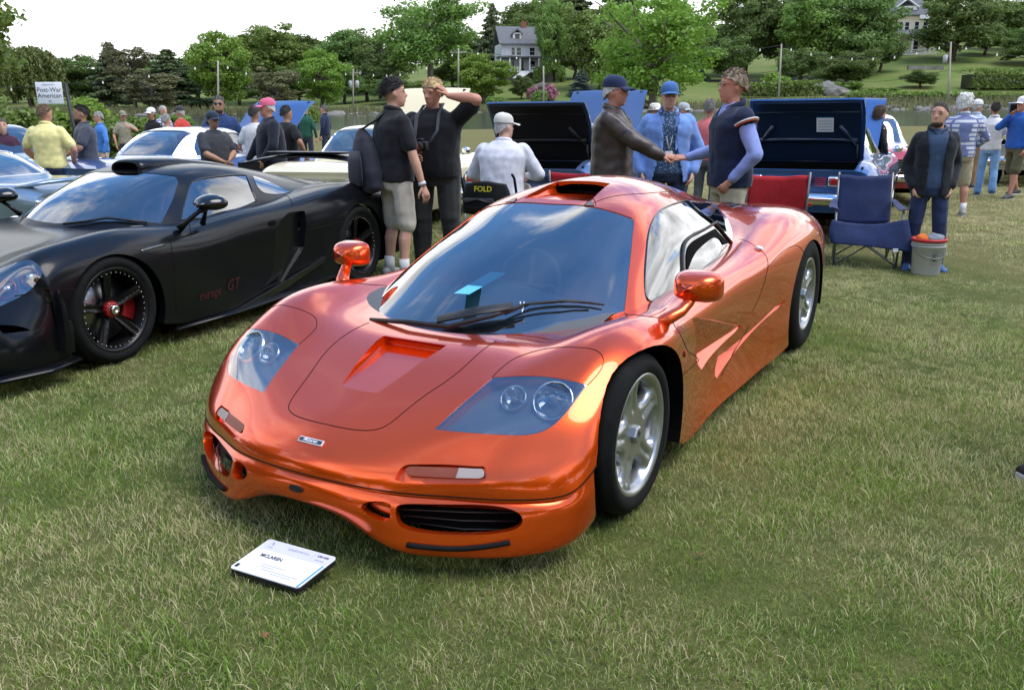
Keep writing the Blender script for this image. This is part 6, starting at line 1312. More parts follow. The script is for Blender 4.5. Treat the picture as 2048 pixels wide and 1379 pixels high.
        for s in (-1, 1): p0 = Mx @ Vector((hx+(-.25 if sg > 0 else .25), s*.60, bt-.05)); mb = MB(); mb.tube([(hx+(-.05 if sg > 0 else .05), s*.60, bt-.10), tuple(p0)], .012, 6); mb.build('hinge_arm', M('black_plastic'), ld)
        mb = MB(); mb.sm = False
        if sg > 0: mb.box((-.08, 0, .55), (1.25, 1.2, .04)); mb.box((.0, 0, .72), (.55, .5, .26)); mb.box((.60, 0, .72), (.03, 1.2, .3)); b = mb.build('engine_bay', M('black_plastic'), car); mb = MB(); mb.lathe([(0, .90), (.2, .90), (.22, .88), (.22, .82), (.0, .82)], 24); mb.build('air_cleaner', ch, b)
        else: mb.box((3.45, 0, .48), (.75, 1.5, .03)); mb.box((3.05, 0, .68), (.03, 1.5, .40)); mb.box((3.45, .74, .68), (.75, .02, .38)); mb.box((3.45, -.74, .68), (.75, .02, .38)); b = mb.build('trunk_well', vd, car); mb = MB(); mb.lathe([(.14, .60), (.30, .58), (.33, .63), (.30, .70), (.16, .70), (.14, .66)], 28, 'z', (3.32, -.25, .02)); mb.build('spare_tyre', M('rubber'), b)
    # inside
    cab = empty('cabin', (0, 0, 0)); cab.parent = car; mb = MB(); mb.sm = False; mb.box((1.75, 0, .42), (2.1, 1.4, .05)); mb.build('floor', M('leather_black'), cab); mb = MB(); mb.box((.92, 0, .82), (.25, 1.35, .18), 0, .04); mb.build('dashboard', M('dash_grey'), cab)
    sm = lid_in or M('leather_black')
    for x, y, w in ((1.75, .36, .58), (1.75, -.36, .58), (2.55, 0, 1.25)): mb = MB(); mb.box((x, y, .78), (.16, w, .50), 0, .06); mb.box((x-.25, y, .52), (.5, w, .16), 0, .06); mb.build('seat', M('seat_blue'), cab)
    mb = MB(); q = Matrix.Translation((1.18, -.36, .90)) @ Matrix.Rotation(math.radians(-60), 4, 'Y'); mb.tube([(.19*math.cos(t), .19*math.sin(t), 0) for t in np.linspace(0, 6.283, 28, endpoint=False)], .013, 6, closed=True); mb.tube([(0, -.18, 0), (0, .18, 0)], .012, 6); mb.xf(q); mb.build('steering_wheel', M('gloss_black'), cab)
    mb = MB(); mb.sm = False; mb.box((1.4, 0, .30), (4.0, 1.15, .20)); mb.build('underbody', vd, car)
    return car
P('seat_blue', (.03, .07, .20), .6)
navy_in = P('lid_navy', (.012, .030, .070), .35, .2, .8, .08); black_in = P('lid_black', (.008, .008, .009), .5)
blue_m = paint('paint_blue', (.035, .105, .30), .5); steel = paint('paint_steel_blue', (.085, .14, .27), .5); cream = paint('paint_cream', (.80, .70, .44), 0); white = paint('paint_white', (.80, .81, .82), 0); palegreen = paint('paint_pale_green', (.42, .50, .44), .3); silverblue = paint('paint_silver_blue', (.24, .33, .42), .75); red = paint('paint_red', (.42, .015, .03), .1); silver = paint('paint_silver', (.50, .52, .55), .8); royal = paint('paint_royal', (.065, .14, .34), .5)
def build_cars():
    classic_car('blue_white_roof_coupe', 'blue hardtop coupe with white roof and raised hood behind the black car', 138, 11.6, -26, royal, white, hood=42, lamps='tall', rf=1.34)
    classic_car('cream_coupe', 'cream coupe with raised hood behind the rear wing of the black car', 628, 10.4, -15, cream, hood=52, lamps='bar', rf=1.36)
    classic_car('steel_blue_coupe', 'steel blue coupe with black-lined trunk lid and hood both open', 1048, 10.9, -21, steel, trunk=60, hood=50, lid_in=black_in, lamps='bar')
    g = classic_car('metallic_blue_sedan', 'metallic blue sedan with open navy trunk lid behind the red chairs', 1598, 10.35, -27, blue_m, trunk=60, hood=40, lid_in=navy_in, lamps='bar')
    # paper label inside the trunk lid
    mb = MB(); mb.box((3.52, .22, .92-.0505), (.22, .20, .003)); Mx = Matrix.Translation((2.99, 0, .92)) @ Matrix.Rotation(math.radians(-60), 4, 'Y') @ Matrix.Translation((-2.99, 0, -.92)); mb.xf(Mx); lb = mb.build('lid_label', M('card_white'), g)
    mb = MB(); mb.box((3.62, .22, .92-.0528), (.03, .18, .002)); [mb.box((3.56-.04*k, .22, .92-.0528), (.006, .16, .002)) for k in range(4)]; mb.xf(Mx); mb.build('label_print', M('ink_blue'), lb)
    classic_car('pale_green_sedan', 'pale green sedan at the left edge behind the man in yellow', 118, 12.4, 60, palegreen, ref='rear', rf=1.40)
    classic_car('red_coupe', 'red car with white roof facing us behind the bearded man', 1782, 14.0, 168, red, white, ref='front', rf=1.46)
    classic_car('silver_sedan', 'silver sedan with open black trunk at the right edge', 2085, 17.5, -35, silver, trunk=62, lid_in=black_in, lamps='tall')
    c = classic_car('silver_blue_fastback', 'silver blue fastback sports coupe cut off by the left edge beside the black car', 176, 8.75, 74, silverblue, ref='rear', rf=1.22, bt=.90, hw=.88, fast=0.0, scale=.96)
    mb = MB(); mb.tube([(3.60, -.74, .87), (3.80, -.6, .915), (3.86, 0, .93), (3.80, .6, .915), (3.60, .74, .87)], .07, 8, flat=.35, up=(0, 0, 1)); mb.build('tail_spoiler', silverblue, c)
build_cars()
# ---------------------------------------------------------------- people
def rings(mb, R, n=16, e=.85):
    """closed loft through rings (centre, half size along a, half size along b, axis a, axis b)"""
    V = []; F = []
    for c, ra, rb, a, b in R:
        c, a, b = np.array(c, float), np.array(a, float), np.array(b, float)
        for j in range(n):
            t = 2*math.pi*j/n; ct, st = math.cos(t), math.sin(t); V.append(c+a*ra*math.copysign(abs(ct)**e, ct)+b*rb*math.copysign(abs(st)**e, st))
    for i in range(len(R)-1):
        for j in range(n): F.append((i*n+j, i*n+(j+1) % n, (i+1)*n+(j+1) % n, (i+1)*n+j))
    F.append(tuple(range(n))[::-1]); F.append(tuple((len(R)-1)*n+j for j in range(n))); mb.add(V, F)
def capsule(mb, a, b, r0, r1, n=10, fl=1.0, up=None):
    a, b = Vector(a), Vector(b); d = (b-a); L_ = max(d.length, 1e-6); d = d/L_
    pts = [a-d*r0*.9, a-d*r0*.55]+[a+d*L_*t for t in (0, .33, .66, 1)]+[b+d*r1*.55, b+d*r1*.9]; rr = [r0*.35, r0*.8]+[r0+(r1-r0)*t for t in (0, .33, .66, 1)]+[r1*.8, r1*.35]; mb.tube(pts, rr, n, flat=fl, up=up)
def remesh(mb, voxel, it=3, wr=0.0, ws=9.0, seed=0.0, smooth=.5):
    me = mb.mesh('blob', None) if False else mesh('blob', mb.V, mb.F)
    bm = bmesh.new(); bm.from_mesh(me); bmesh.ops.recalc_face_normals(bm, faces=list(bm.faces)); bm.to_mesh(me); bm.free()
    o = bpy.data.objects.new('tmp_blob', me); m = o.modifiers.new('r', 'REMESH'); m.mode = 'VOXEL'; m.voxel_size = voxel; m.use_smooth_shade = True
    s = o.modifiers.new('s', 'SMOOTH'); s.factor = smooth; s.iterations = it
    r = applied(o)
    if wr:
        n = len(r.vertices); co = np.empty(n*3); r.vertices.foreach_get('co', co); co = co.reshape(-1, 3); no = np.empty(n*3); r.vertices.foreach_get('normal', no); no = no.reshape(-1, 3)
        d = np.array([mnoise.noise((p[0]*ws+seed, p[1]*ws, p[2]*ws*1.7))+.6*mnoise.noise((p[0]*ws*2.3, p[1]*ws*2.3+seed, p[2]*ws*1.3)) for p in co]); d = np.sign(d)*np.abs(d)**.8; co += no*(d*wr)[:, None]; r.vertices.foreach_set('co', co.ravel()); r.update()
    r.polygons.foreach_set('use_smooth', [True]*len(r.polygons)); return r
def ik(S, T, l1, l2, hint):
    S, T, hint = Vector(S), Vector(T), Vector(hint); d = T-S; L_ = min(d.length, (l1+l2)*.998); d = d.normalized(); T = S+d*L_; a = (l1*l1-l2*l2+L_*L_)/(2*L_); h = math.sqrt(max(0, l1*l1-a*a)); q = hint-d*hint.dot(d); q = q.normalized(); return S+d*a+q*h, T
SKIN = {'light': (.56, .31, .22), 'ruddy': (.52, .25, .17), 'tan': (.38, .20, .125), 'pale': (.62, .38, .29)}
def cloth(name, col, var=.12, rough=.85, bump=.25, bscale=160, sheen=.15): return P('cloth_'+name, col, rough, var=var, vscale=14, bump=bump, bscale=bscale, sheen=sheen, spec=.2)
PEOPLE = []
def hand(mb, w, d, up, side, curl=.5, spread=0.0, k=1.0):
    """palm and five fingers from wrist w along d; up = back-of-hand normal"""
    w, d, up = Vector(w), Vector(d).normalized(), Vector(up); up = (up-d*up.dot(d)).normalized(); s = d.cross(up)*side
    capsule(mb, w, w+d*.075*k, .026*k, .036*k, 10, .55, up=tuple(up)); base = w+d*.085*k
    for i, (o, L_) in enumerate(((-.030, .070), (-.010, .080), (.010, .076), (.028, .060))):
        p = base+s*o*k; a = curl*.5; q = p+(d*math.cos(a)-up*math.sin(a)+s*o*spread*4)*L_*.5*k; a = curl*1.5; r = q+(d*math.cos(a)-up*math.sin(a)+s*o*spread*4)*L_*.5*k; mb.tube([p-d*.02*k, p, q, r], [.0095*k, .0098*k, .009*k, .0068*k], 7)
    p = w+d*.03*k-s*.03*k; q = p+(d*.7-s*.6-up*.3).normalized()*.045*k; r = q+(d*.9-s*.15-up*.4).normalized()*.035*k; mb.tube([w+d*.015*k-s*.012*k, p, q, r], [.013*k, .0135*k, .011*k, .008*k], 7)
def person(label, px=None, d=None, face=0, h=1.75, loc=None, skin='light', hair=((.05, .035, .025), 'short'), hat=None, top=('polo', 'black', (.02, .02, .02)), inner=None, bottom=('trousers', 'navy', (.03, .04, .07)), shoes=(.03, .03, .03), armR=None, armL=None, head_turn=0, nod=0, lean=0.0, build=1.0, glasses=None, sit=False, stride=0.0, detail=1, beard=None, belly=0.0, socks=None, group=None, smile=False, feet=None):
    seed = len(PEOPLE)*3.7; vox = .0125 if detail >= 2 else .0165 if detail == 1 else .024
    if loc is None: p = at_fwd(px, 237, d); loc = (p[0], p[1], lawn_z(p[0], p[1]))
    sk = P('skin_'+skin, SKIN[skin], .5, var=.10, vscale=9, sss=.0, spec=.35); root = empty('person', tuple(loc), FAC+math.radians(face), label, 'person', group); PEOPLE.append(root); k = h/1.75; root.scale = (k, k, k)
    X, Y, Z = np.array([1, 0, 0.]), np.array([0, 1, 0.]), np.array([0, 0, 1.]); b = build; H = lambda z: lean*(z-.9)      # forward lean
    hipz = sit if sit else .93; dz = hipz-.93; T = lambda z: z+dz
    # leg joints
    legs = {}
    for s in (1, -1):
        hip = np.array([0, s*.088*b, hipz])
        if sit: kn = np.array([.42, s*.14, hipz]); an = np.array([.46, s*.15, max(.085, hipz-.46)])
        else:
            st = stride*s; kn = np.array([.03+st*.45, s*(.10*b+.01), .49]); an = np.array([-.02+st*(1.0 if st > 0 else 1.25), s*(.11*b+.012), .085+(.05 if st < 0 else 0)])
            if feet: an = np.array([feet[0 if s > 0 else 1][0], feet[0 if s > 0 else 1][1], .085]); kn = (hip+an)/2+np.array([.035, 0, 0])
        legs[s] = (hip, kn, an)
    # arm joints (targets in body space, z for a 1.75 m person)
    arms = {}
    for s, tgt in ((1, armL), (-1, armR)):
        S = np.array([H(1.42)-.01, s*.172*b, T(1.395)]); dft = (np.array([.06, s*.27*b, T(.86)]), np.array([-.6, s*.7, 0])) if tgt is None else None
        if tgt is not None: w, hint = np.array(tgt[0], float), np.array(tgt[1], float)
        else: w, hint = dft
        e, w = ik(S, w, .30, .27, hint); arms[s] = (S, np.array(e), np.array(w))
    hd = np.array([H(1.62)+.015, 0, T(1.625)])
    # ---- body: one continuous surface
    mb = MB(); top_k, bot_k = top[0], bottom[0]
    tor = [(T(.86), .10, .145), (T(.95), .115, .160), (T(1.08), .105+belly*.5, .140), (T(1.2), .11+belly*.3, .150), (T(1.33), .115, .168), (T(1.42), .09, .15), (T(1.465), .06, .075)]
    rings(mb, [((H(z), 0, z), a*b*.93, c*b*.93, X, Y) for z, a, c in tor]); capsule(mb, (H(1.44), 0, T(1.43)), (H(1.52)+.01, 0, T(1.545)), .058, .054)
    for s in (1, -1):
        hip, kn, an = legs[s]; capsule(mb, hip, kn, .078*b, .052*b); mid = an+(kn-an)*.68-X*.018; capsule(mb, kn, mid, .050*b, .054*b); capsule(mb, mid, an, .052*b, .034)
        S, e, w = arms[s]; capsule(mb, S, e, .043*b, .040*b); m2 = e+(w-e)*.35; capsule(mb, e, m2, .040*b, .041*b); capsule(mb, m2, w, .040*b, .027)
    n0 = len(mb.V); q = Matrix.Translation(Vector(hd)) @ Matrix.Rotation(math.radians(head_turn), 4, 'Z') @ Matrix.Rotation(math.radians(nod), 4, 'Y')
    rings(mb, [((-.012, 0, -.125), .035, .035, X, Y), ((.028, 0, -.108), .050, .040, X, Y), ((.022, 0, -.075), .074, .056, X, Y), ((.006, 0, -.03), .092, .069, X, Y), ((0, 0, .02), .098, .075, X, Y), ((-.004, 0, .065), .094, .073, X, Y), ((-.008, 0, .10), .072, .057, X, Y), ((-.01, 0, .118), .035, .03, X, Y)], 18, 1.0)
    capsule(mb, (.088, 0, .018), (.110, 0, -.022), .010, .0155, 8)                  # nose
    mb.ball((.098, 0, -.062), (.012, .022, .009), 8, 6); mb.ball((.075, 0, -.10), (.022, .026, .018), 8, 6)
    for s in (1, -1): mb.ball((-.002, s*.077, -.005), (.022, .010, .032), 8, 6); mb.ball((.078, s*.034, .032), (.016, .028, .009), 8, 6)
    mb.xf(q, n0)
    body = remesh(mb, vox, 3); body.materials.clear(); body.materials.append(sk)
    hm = MB(); 
    for s, nm in ((1, armL), (-1, armR)):
        S, e, w = arms[s]; dd = w-e; cu, sp_ = (.5, 0) if nm is None or len(nm) < 3 else nm[2][:2]; upv = Y*s if nm is None or len(nm) < 3 else np.array(nm[2][2:], float)
        if nm is not None and len(nm) > 3: dd = np.array(nm[3], float)
        hand(hm, w, dd, upv, s, cu, sp_, 1.0)
    if detail >= 1 or True:
        bm = bmesh.new(); bm.from_mesh(body); t_ = hm.mesh('h', sk); bm.from_mesh(t_); bm.to_mesh(body); bm.free(); bpy.data.meshes.remove(t_); body.polygons.foreach_set('use_smooth', [True]*len(body.polygons))
    obj('body', body, root)
    # ---- face
    fm = MB(); eb = MB(); mo = MB()
    for s in (1, -1):
        fm.ball((.0865, s*.033, .015), (.0075, .0105, .0055), 8, 6); eb.tube([(.093, s*.014, .036), (.094, s*.032, .041), (.083, s*.052, .036)], .003, 5)
    hc = hair[0]
    fm.xf(q); eb.xf(q); mo.tube([(.086, -.024, -.060), (.0985, 0, -.063+(-.004 if smile else 0)), (.086, .024, -.060)], [.003, .0055, .003], 6, flat=1.0); mo.xf(q)
    fm.build('eyes', P('eye_dark', (.03, .02, .015), .2), root); eb.build('eyebrows', P('hair_%02x%02x%02x' % tuple(int(c*255) for c in hc), hc, .7, var=.3, vscale=60, bump=.6, bscale=220, stretch=(1, 1, .3)), root)
    mo.build('mouth', P('teeth', (.50, .42, .37), .4) if smile else P('lips', (.36, .13, .10), .5), root)
    hmn = MATS['hair_%02x%02x%02x' % tuple(int(c*255) for c in hc)]
    # ---- hair
    def cap_shell(r, z0, zf, zb, thick, sc=(1, 1, 1), nois=.006):
        V = []; F = []; nu, nv = 36, 12
        for i in range(nv+1):
            for j in range(nu):
                a = 2*math.pi*j/nu; fr = (1+math.cos(a))/2; zl = zb+(zf-zb)*fr**.75; t = i/nv; z = .128-(.128-zl)*t**1.15*1.0
                u = min(1, max(0, (z+.03)/.158)); rad = math.sqrt(max(0, 1-u**2.4)) if z > -.03 else 1-.12*((-.03-z)/.1)
                x = math.cos(a)*(.098*rad+thick)-.007; y = math.sin(a)*(.076*rad+thick); nn = mnoise.noise((x*40+seed, y*40, z*40))*nois; V.append((x*(1+nn*8), y*(1+nn*8), z+thick*.8+nn))
        F = [(i*nu+j, (i+1)*nu+j, (i+1)*nu+(j+1) % nu, i*nu+(j+1) % nu) for i in range(nv) for j in range(nu)]+[tuple(range(nu))]
        m_ = MB(); m_.add(V, F); rg = np.random.default_rng(int(seed*10)+3)
        if thick > .009:      # locks of hair standing a little off the scalp
            for k_ in range(260 if detail else 110):
                v = np.array(V[rg.integers(nu, len(V)-nu)]); nr = v/np.array([.012, .008, .012]); nr = nr/np.linalg.norm(nr); cb = np.array([-.8, rg.normal()*.3, -.5 if v[2] < .06 else .05])+rg.normal(size=3)*.18; cb -= nr*(cb @ nr)*.75; cb /= np.linalg.norm(cb); sd = np.cross(nr, cb)*.007; L_ = min(.026, thick*.8+.014)+.012*rg.random(); tip = v+cb*L_+nr*.004; m_.add([v-sd+nr*.001, v+sd+nr*.001, tip], [(0, 1, 2)]); m_.add([v+nr*.006, v+sd*1.2, tip+nr*.003], [(0, 1, 2)])
        m_.xf(q); return m_
    if hair[1] == 'short': cap_shell(0, 0, .066, -.055, .0095).build('hair', hmn, root)
    elif hair[1] == 'thick': cap_shell(0, 0, .060, -.065, .015, nois=.012).build('hair', hmn, root)
    elif hair[1] == 'fringe': cap_shell(0, 0, .055, -.075, .007).build('hair', hmn, root) if hat else cap_shell(0, 0, .085, -.07, .008).build('hair', hmn, root)
    elif hair[1] == 'curly': cap_shell(0, 0, .045, -.10, .036, nois=.03).build('hair', hmn, root)
    elif hair[1] == 'long': cap_shell(0, 0, .055, -.19, .02).build('hair', hmn, root)
    if beard:
        V = []; m_ = MB(); m_.ball((.038, 0, -.088), (.060, .056, .038), 16, 10); m_.xf(q); m_.build('beard', P('beard_dark', beard, .85, var=.3, vscale=80, bump=.5, bscale=200), root)
    if hat:
        hn, hcol = hat[0], hat[1]; hm_ = cloth('hat_%02x%02x%02x' % tuple(int(c*255) for c in hcol), hcol); ht = empty('hat', (0, 0, 0)); ht.parent = root
        m_ = MB(); V = []; F = []
        if hn == 'cap':
            for i, (z, r) in enumerate(((.042, 1.0), (.07, 1.005), (.10, .94), (.125, .76), (.140, .48), (.146, .12))):
                for j in range(28): a = 2*math.pi*j/28; V.append((math.cos(a)*.110*r-.008, math.sin(a)*.088*r, z+.004*math.cos(a)*-1))
            F = [(i*28+j, i*28+(j+1) % 28, (i+1)*28+(j+1) % 28, (i+1)*28+j) for i in range(5) for j in range(28)]+[tuple(140+j for j in range(28))]; m_.add(V, F); m_.xf(q); m_.build('crown', hm_, ht)
            m_ = MB(); V = []
            for zo in (0, -.006):
                for t in np.linspace(-.92, .92, 13):
                    for r in (.094, .14, .185): V.append((.01+math.cos(t)*r*(1.0 if r < .1 else 1.02)-.012, math.sin(t)*r*.70, .048+zo-(r-.094)*.22-.020*(math.sin(t)**2)*(r-.08)/.1))
            n_ = 39; F = [(i*3+j, i*3+j+1, i*3+4+j, i*3+3+j) for i in range(12) for j in range(2)]; F += [tuple(n_+x for x in f[::-1]) for f in F]; F += [(i*3+2, n_+i*3+2, n_+i*3+5, i*3+5) for i in range(12)]; m_.add(V, F); m_.xf(q); m_.build('brim', cloth('brim_%02x%02x%02x' % tuple(int(c*255) for c in (hat[2] if len(hat) > 2 else hcol)), hat[2] if len(hat) > 2 else hcol), ht)
        else:
            m_.lathe([(.0, .145), (.06, .142), (.088, .12), (.098, .06), (.100, .045), (.15, .035), (.185, .042), (.186, .036), (.15, .028), (.098, .038)], 32); m_.xf(q @ Matrix.Diagonal((1.05, .9, 1, 1))); m_.build('crown', hm_, ht)
    if glasses:
        m_ = MB(); dark = glasses[0] == 'sun'
        for s in (1, -1):
            if dark: m_.ball((.098, s*.033, .014), (.008, .027, .019), 12, 8)
            else: m_.tube([(.101+.0*math.cos(a), s*.033+.025*math.cos(a), .014+.018*math.sin(a)) for a in np.linspace(0, 6.283, 16, endpoint=False)], .0022, 5, closed=True)
            m_.tube([(.096, s*.056, .02), (.05, s*.082, .02), (0, s*.085, .012)], .003, 5)
        m_.tube([(.104, -.01, .02), (.104, .01, .02)], .003, 5); m_.xf(q); m_.build('glasses', P('frame_%02x%02x%02x' % tuple(int(c*255) for c in glasses[1]), glasses[1], .12, spec=.8), root)
    # ---- clothes
    def garment_top(kind, infl, name, mat, z_hem, sl, open_=None, wr=.0045):
        m_ = MB(); t2 = [(T(z_hem), .125+belly*.35+infl, .175+infl), (T(z_hem+.06), .128+belly*.45+infl, .178+infl), (T(1.06), .122+belly*.55+infl, .165+infl), (T(1.2), .126+belly*.35+infl, .172+infl), (T(1.33), .130+infl, .190+infl), (T(1.40), .108+infl, .172+infl*.8), (T(1.45), .078+infl*.5, .120+infl*.5), (T(1.49), .064+infl*.3, .07+infl*.3)]
        rings(m_, [((H(z), 0, z), a*b, c*b, X, Y) for z, a, c in t2], 20, .82)
        for s in (1, -1):
            S, e, w = arms[s]
            if sl == 'none': capsule(m_, S-Y*s*.03, S+(e-S)*.05, .062*b+infl, .060*b+infl); continue
            capsule(m_, S-Y*s*.02-Z*.005, S+(e-S)*(.72 if sl == 'short' else 1.0), .060*b+infl, (.062 if sl == 'short' else .050)*b+infl)
            if sl == 'long': capsule(m_, e, e+(w-e)*.93, .052*b+infl, .038+infl)
        me = remesh(m_, vox*1.08, 4, wr, 9, seed); me.materials.clear(); me.materials.append(mat)
        if open_:
            bm = bmesh.new(); bm.from_mesh(me); kill = []
            for f in bm.faces:
                c = f.calc_center_median(); g = open_(c.z-dz); a_ = min((Vector(arms[s_][1])-c).length for s_ in (1, -1)); 
                if c.x-H(c.z) > .02 and abs(c.y) < g and not in_arm(c): kill.append(f)
            bmesh.ops.delete(bm, geom=kill, context='FACES')
            g_ = [e_ for e_ in bm.edges if e_.is_boundary]; r_ = bmesh.ops.extrude_edge_only(bm, edges=g_); 
            for v in r_['geom']:
                if isinstance(v, bmesh.types.BMVert): v.co.x -= .02
            bm.to_mesh(me); bm.free(); me.polygons.foreach_set('use_smooth', [True]*len(me.polygons))
        return obj(name, me, root)
    def in_arm(c):
        for s in (1, -1):
            S, e, w = [Vector(v) for v in arms[s]]
            for a_, b_ in ((S, e), (e, w)):
                t = max(0.25 if a_ is S else 0, min(1, (c-a_).dot(b_-a_)/max(1e-6, (b_-a_).length_squared))); 
                if (c-(a_+(b_-a_)*t)).length < .075*b: return True
        return False
    tm = top[3] if len(top) > 3 and not isinstance(top[3], (int, float)) else cloth(top[1], top[2])
    if top_k in ('polo', 'tee'):
        g = garment_top(top_k, .004, 'shirt', tm, .87, 'short')
        if top_k == 'polo':
            c_ = MB(); c_.tube([(H(1.5)+math.cos(a)*.070+.005, math.sin(a)*.076, T(1.487)-.018*math.cos(a)) for a in np.linspace(.45, 2*math.pi-.45, 20)], .014, 6, flat=1.6, up=(0, 0, 1)); c_.build('collar', tm, root)
    elif top_k == 'long':
        garment_top(top_k, .006, 'shirt', tm, .87, 'long')
        c_ = MB(); c_.tube([(H(1.5)+math.cos(a)*.070+.005, math.sin(a)*.076, T(1.487)-.016*math.cos(a)) for a in np.linspace(.4, 2*math.pi-.4, 20)], .014, 6, flat=1.6, up=(0, 0, 1)); c_.build('collar', tm, root)
    elif top_k in ('jacket', 'blazer', 'vest'):
        im = cloth(inner[0], inner[1]) if not isinstance(inner[0], bpy.types.Material) else inner[0]
        garment_top('in', .001, 'shirt', im, .88, 'long' if top_k == 'vest' else 'short')
        op = {'jacket': lambda z: .075+.03*max(0, (z-1.2)/.25), 'blazer': lambda z: .05+.10*max(0, min(1, (1.25-z)/.4))+.045*max(0, (z-1.15)/.3), 'vest': lambda z: -1 if z < 1.41 else .03+.05*(z-1.41)/.08}[top_k]
        if top[1] == 'closed': op = lambda z: -1 if z < 1.36 else .02+.3*(z-1.36)
        g = garment_top(top_k, .017 if top_k != 'vest' else .014, 'jacket' if top_k != 'vest' else 'vest', tm, .80 if top_k != 'vest' else .86, 'none' if top_k == 'vest' else 'long', op, .006)
        c_ = MB(); c_.tube([(H(1.5)+math.cos(a)*.078-.005, math.sin(a)*.084, T(1.485)-.03*math.cos(a)) for a in np.linspace(.6, 2*math.pi-.6, 20)], .017, 6, flat=1.7, up=(0, 0, 1)); c_.build('collar', tm, root)
        c_ = MB()
        for s in (1, -1):      # collar of the inner shirt
            c_.tube([(H(1.5)+.085, s*.018, T(1.435)), (H(1.5)+.072, s*.045, T(1.475)), (H(1.5)+.02, s*.075, T(1.505))], [.008, .014, .010], 6, flat=.5)
        c_.build('shirt_collar', im, root)
        if top_k in ('blazer',):
            c_ = MB()
            for s in (1, -1): c_.add([(H(1.4)+.125, s*.075, T(1.45)), (H(1.4)+.14, s*.135, T(1.36)), (H(1.2)+.165, s*.075, T(1.12)), (H(1.2)+.165, s*.060, T(1.12)), (H(1.4)+.13, s*.055, T(1.42))], [(0, 1, 2, 3, 4)])
            c_.build('lapel', tm, root)
    bm_ = cloth(bottom[1], bottom[2]); m_ = MB(); zt = T(1.0)
    rings(m_, [((H(T(.80))*0, 0, T(.80)), .108*b, .150*b, X, Y), ((0, 0, T(.88)), .125*b, .172*b, X, Y), ((H(.96), 0, T(.96)), .120*b+belly*.3, .165*b, X, Y), ((H(1.01), 0, zt+.01), .112*b+belly*.4, .155*b, X, Y)], 18)
    for s in (1, -1):
        hip, kn, an = legs[s]
        if bot_k == 'shorts': e_ = kn+(hip-kn)*.02; capsule(m_, hip, e_, .092*b, .082*b)
        else:
            fl = bottom[3] if len(bottom) > 3 and isinstance(bottom[3], float) else .058; capsule(m_, hip, kn, .094*b, .074*b); capsule(m_, kn+X*-.006, an+(kn-an)*.6-X*.016, .073*b, .072*b); capsule(m_, an+(kn-an)*.6-X*.016, an+np.array([0, 0, -.02]), .070*b, fl*b)
    g = remesh(m_, vox*1.1, 3, .005, 8, seed+5); g.materials.clear(); g.materials.append(bm_); obj('shorts' if bot_k == 'shorts' else 'trousers', g, root)
    # ---- shoes
    sm_ = P('shoe_%02x%02x%02x' % tuple(int(c*255) for c in shoes), shoes, .55); wm = P('shoe_sole', (.55, .54, .52), .7)
    for s in (1, -1):
        an = legs[s][2]; m_ = MB(); c = np.array([an[0], an[1], an[2]-.085]); out = np.array([0, s*.03, 0])
        rings(m_, [(c+[-.075, 0, .045], .030, .035, Z, Y), (c+[-.055, 0, .05], .045, .040, Z, Y), (c+[.0, 0, .056], .052, .042, Z, Y), (c+[.06, 0, .044]+out*.4, .040, .044, Z, Y), (c+[.14, 0, .034]+out, .030, .046, Z, Y), (c+[.19, 0, .028]+out, .022, .032, Z, Y)], 14); sh = m_.build('shoe', sm_, root)
        m_ = MB(); m_.prism([(c[0]-.085, c[1]-.034), (c[0]+.05, c[1]-.04), (c[0]+.15, c[1]+out[1]-.046), (c[0]+.2, c[1]+out[1]-.02), (c[0]+.2, c[1]+out[1]+.02), (c[0]+.15, c[1]+out[1]+.046), (c[0]+.05, c[1]+.04), (c[0]-.085, c[1]+.034)], c[2]+.0, c[2]+.022); m_.build('sole', wm, sh)
        if socks: m_ = MB(); m_.tube([c+[0, 0, .05], c+[0, 0, .20]], [.044, .047], 12); m_.build('sock', cloth('sock_%02x' % int(socks[0]*255), socks), root)
    return root, dict(arms=arms, head=hd, legs=legs, q=q, T=T, H=H)
# ---------------------------------------------------------------- the crowd
def loc_of(px, d): p = at_fwd(px, 237, d); return np.array([p[0], p[1], lawn_z(p[0], p[1])])
def to_local(P_, loc, face, h):
    a = FAC+math.radians(face); v = (np.asarray(P_, float)-loc)/(h/1.75); return np.array([v[0]*math.cos(a)+v[1]*math.sin(a), -v[0]*math.sin(a)+v[1]*math.cos(a), v[2]])
def pattern(name, c1, c2, scale, kind='check'):
    m = P(name, c1, .85, spec=.2); N, L = m.node_tree.nodes, m.node_tree.links; b = N['Principled BSDF']; tc = N.new('ShaderNodeTexCoord')
    if kind == 'check':
        mx = None
        for ax in ('X', 'Z'):
            w = N.new('ShaderNodeTexWave'); w.bands_direction = ax; w.inputs['Scale'].default_value = scale; L.new(tc.outputs['Object'], w.inputs['Vector']); mr = N.new('ShaderNodeMapRange'); mr.inputs[1].default_value = .62; mr.inputs[2].default_value = .75; L.new(w.outputs[1], mr.inputs[0])
            q = N.new('ShaderNodeMix'); q.data_type = 'RGBA'; q.inputs[7].default_value = (*c2, 1); L.new(mr.outputs[0], q.inputs[0])
            if mx is None: q.inputs[6].default_value = (*c1, 1)
            else: L.new(mx.outputs[2], q.inputs[6])
            mx = q
        L.new(mx.outputs[2], b.inputs['Base Color'])
    else:
        v = N.new('ShaderNodeTexVoronoi'); v.inputs['Scale'].default_value = scale; L.new(tc.outputs['Object'], v.inputs['Vector']); mr = N.new('ShaderNodeMapRange'); mr.inputs[1].default_value = .22; mr.inputs[2].default_value = .30; L.new(v.outputs[0], mr.inputs[0]); q = N.new('ShaderNodeMix'); q.data_type = 'RGBA'; q.inputs[6].default_value = (*c2, 1); q.inputs[7].default_value = (*c1, 1); L.new(mr.outputs[0], q.inputs[0]); L.new(q.outputs[2], b.inputs['Base Color'])
    return m
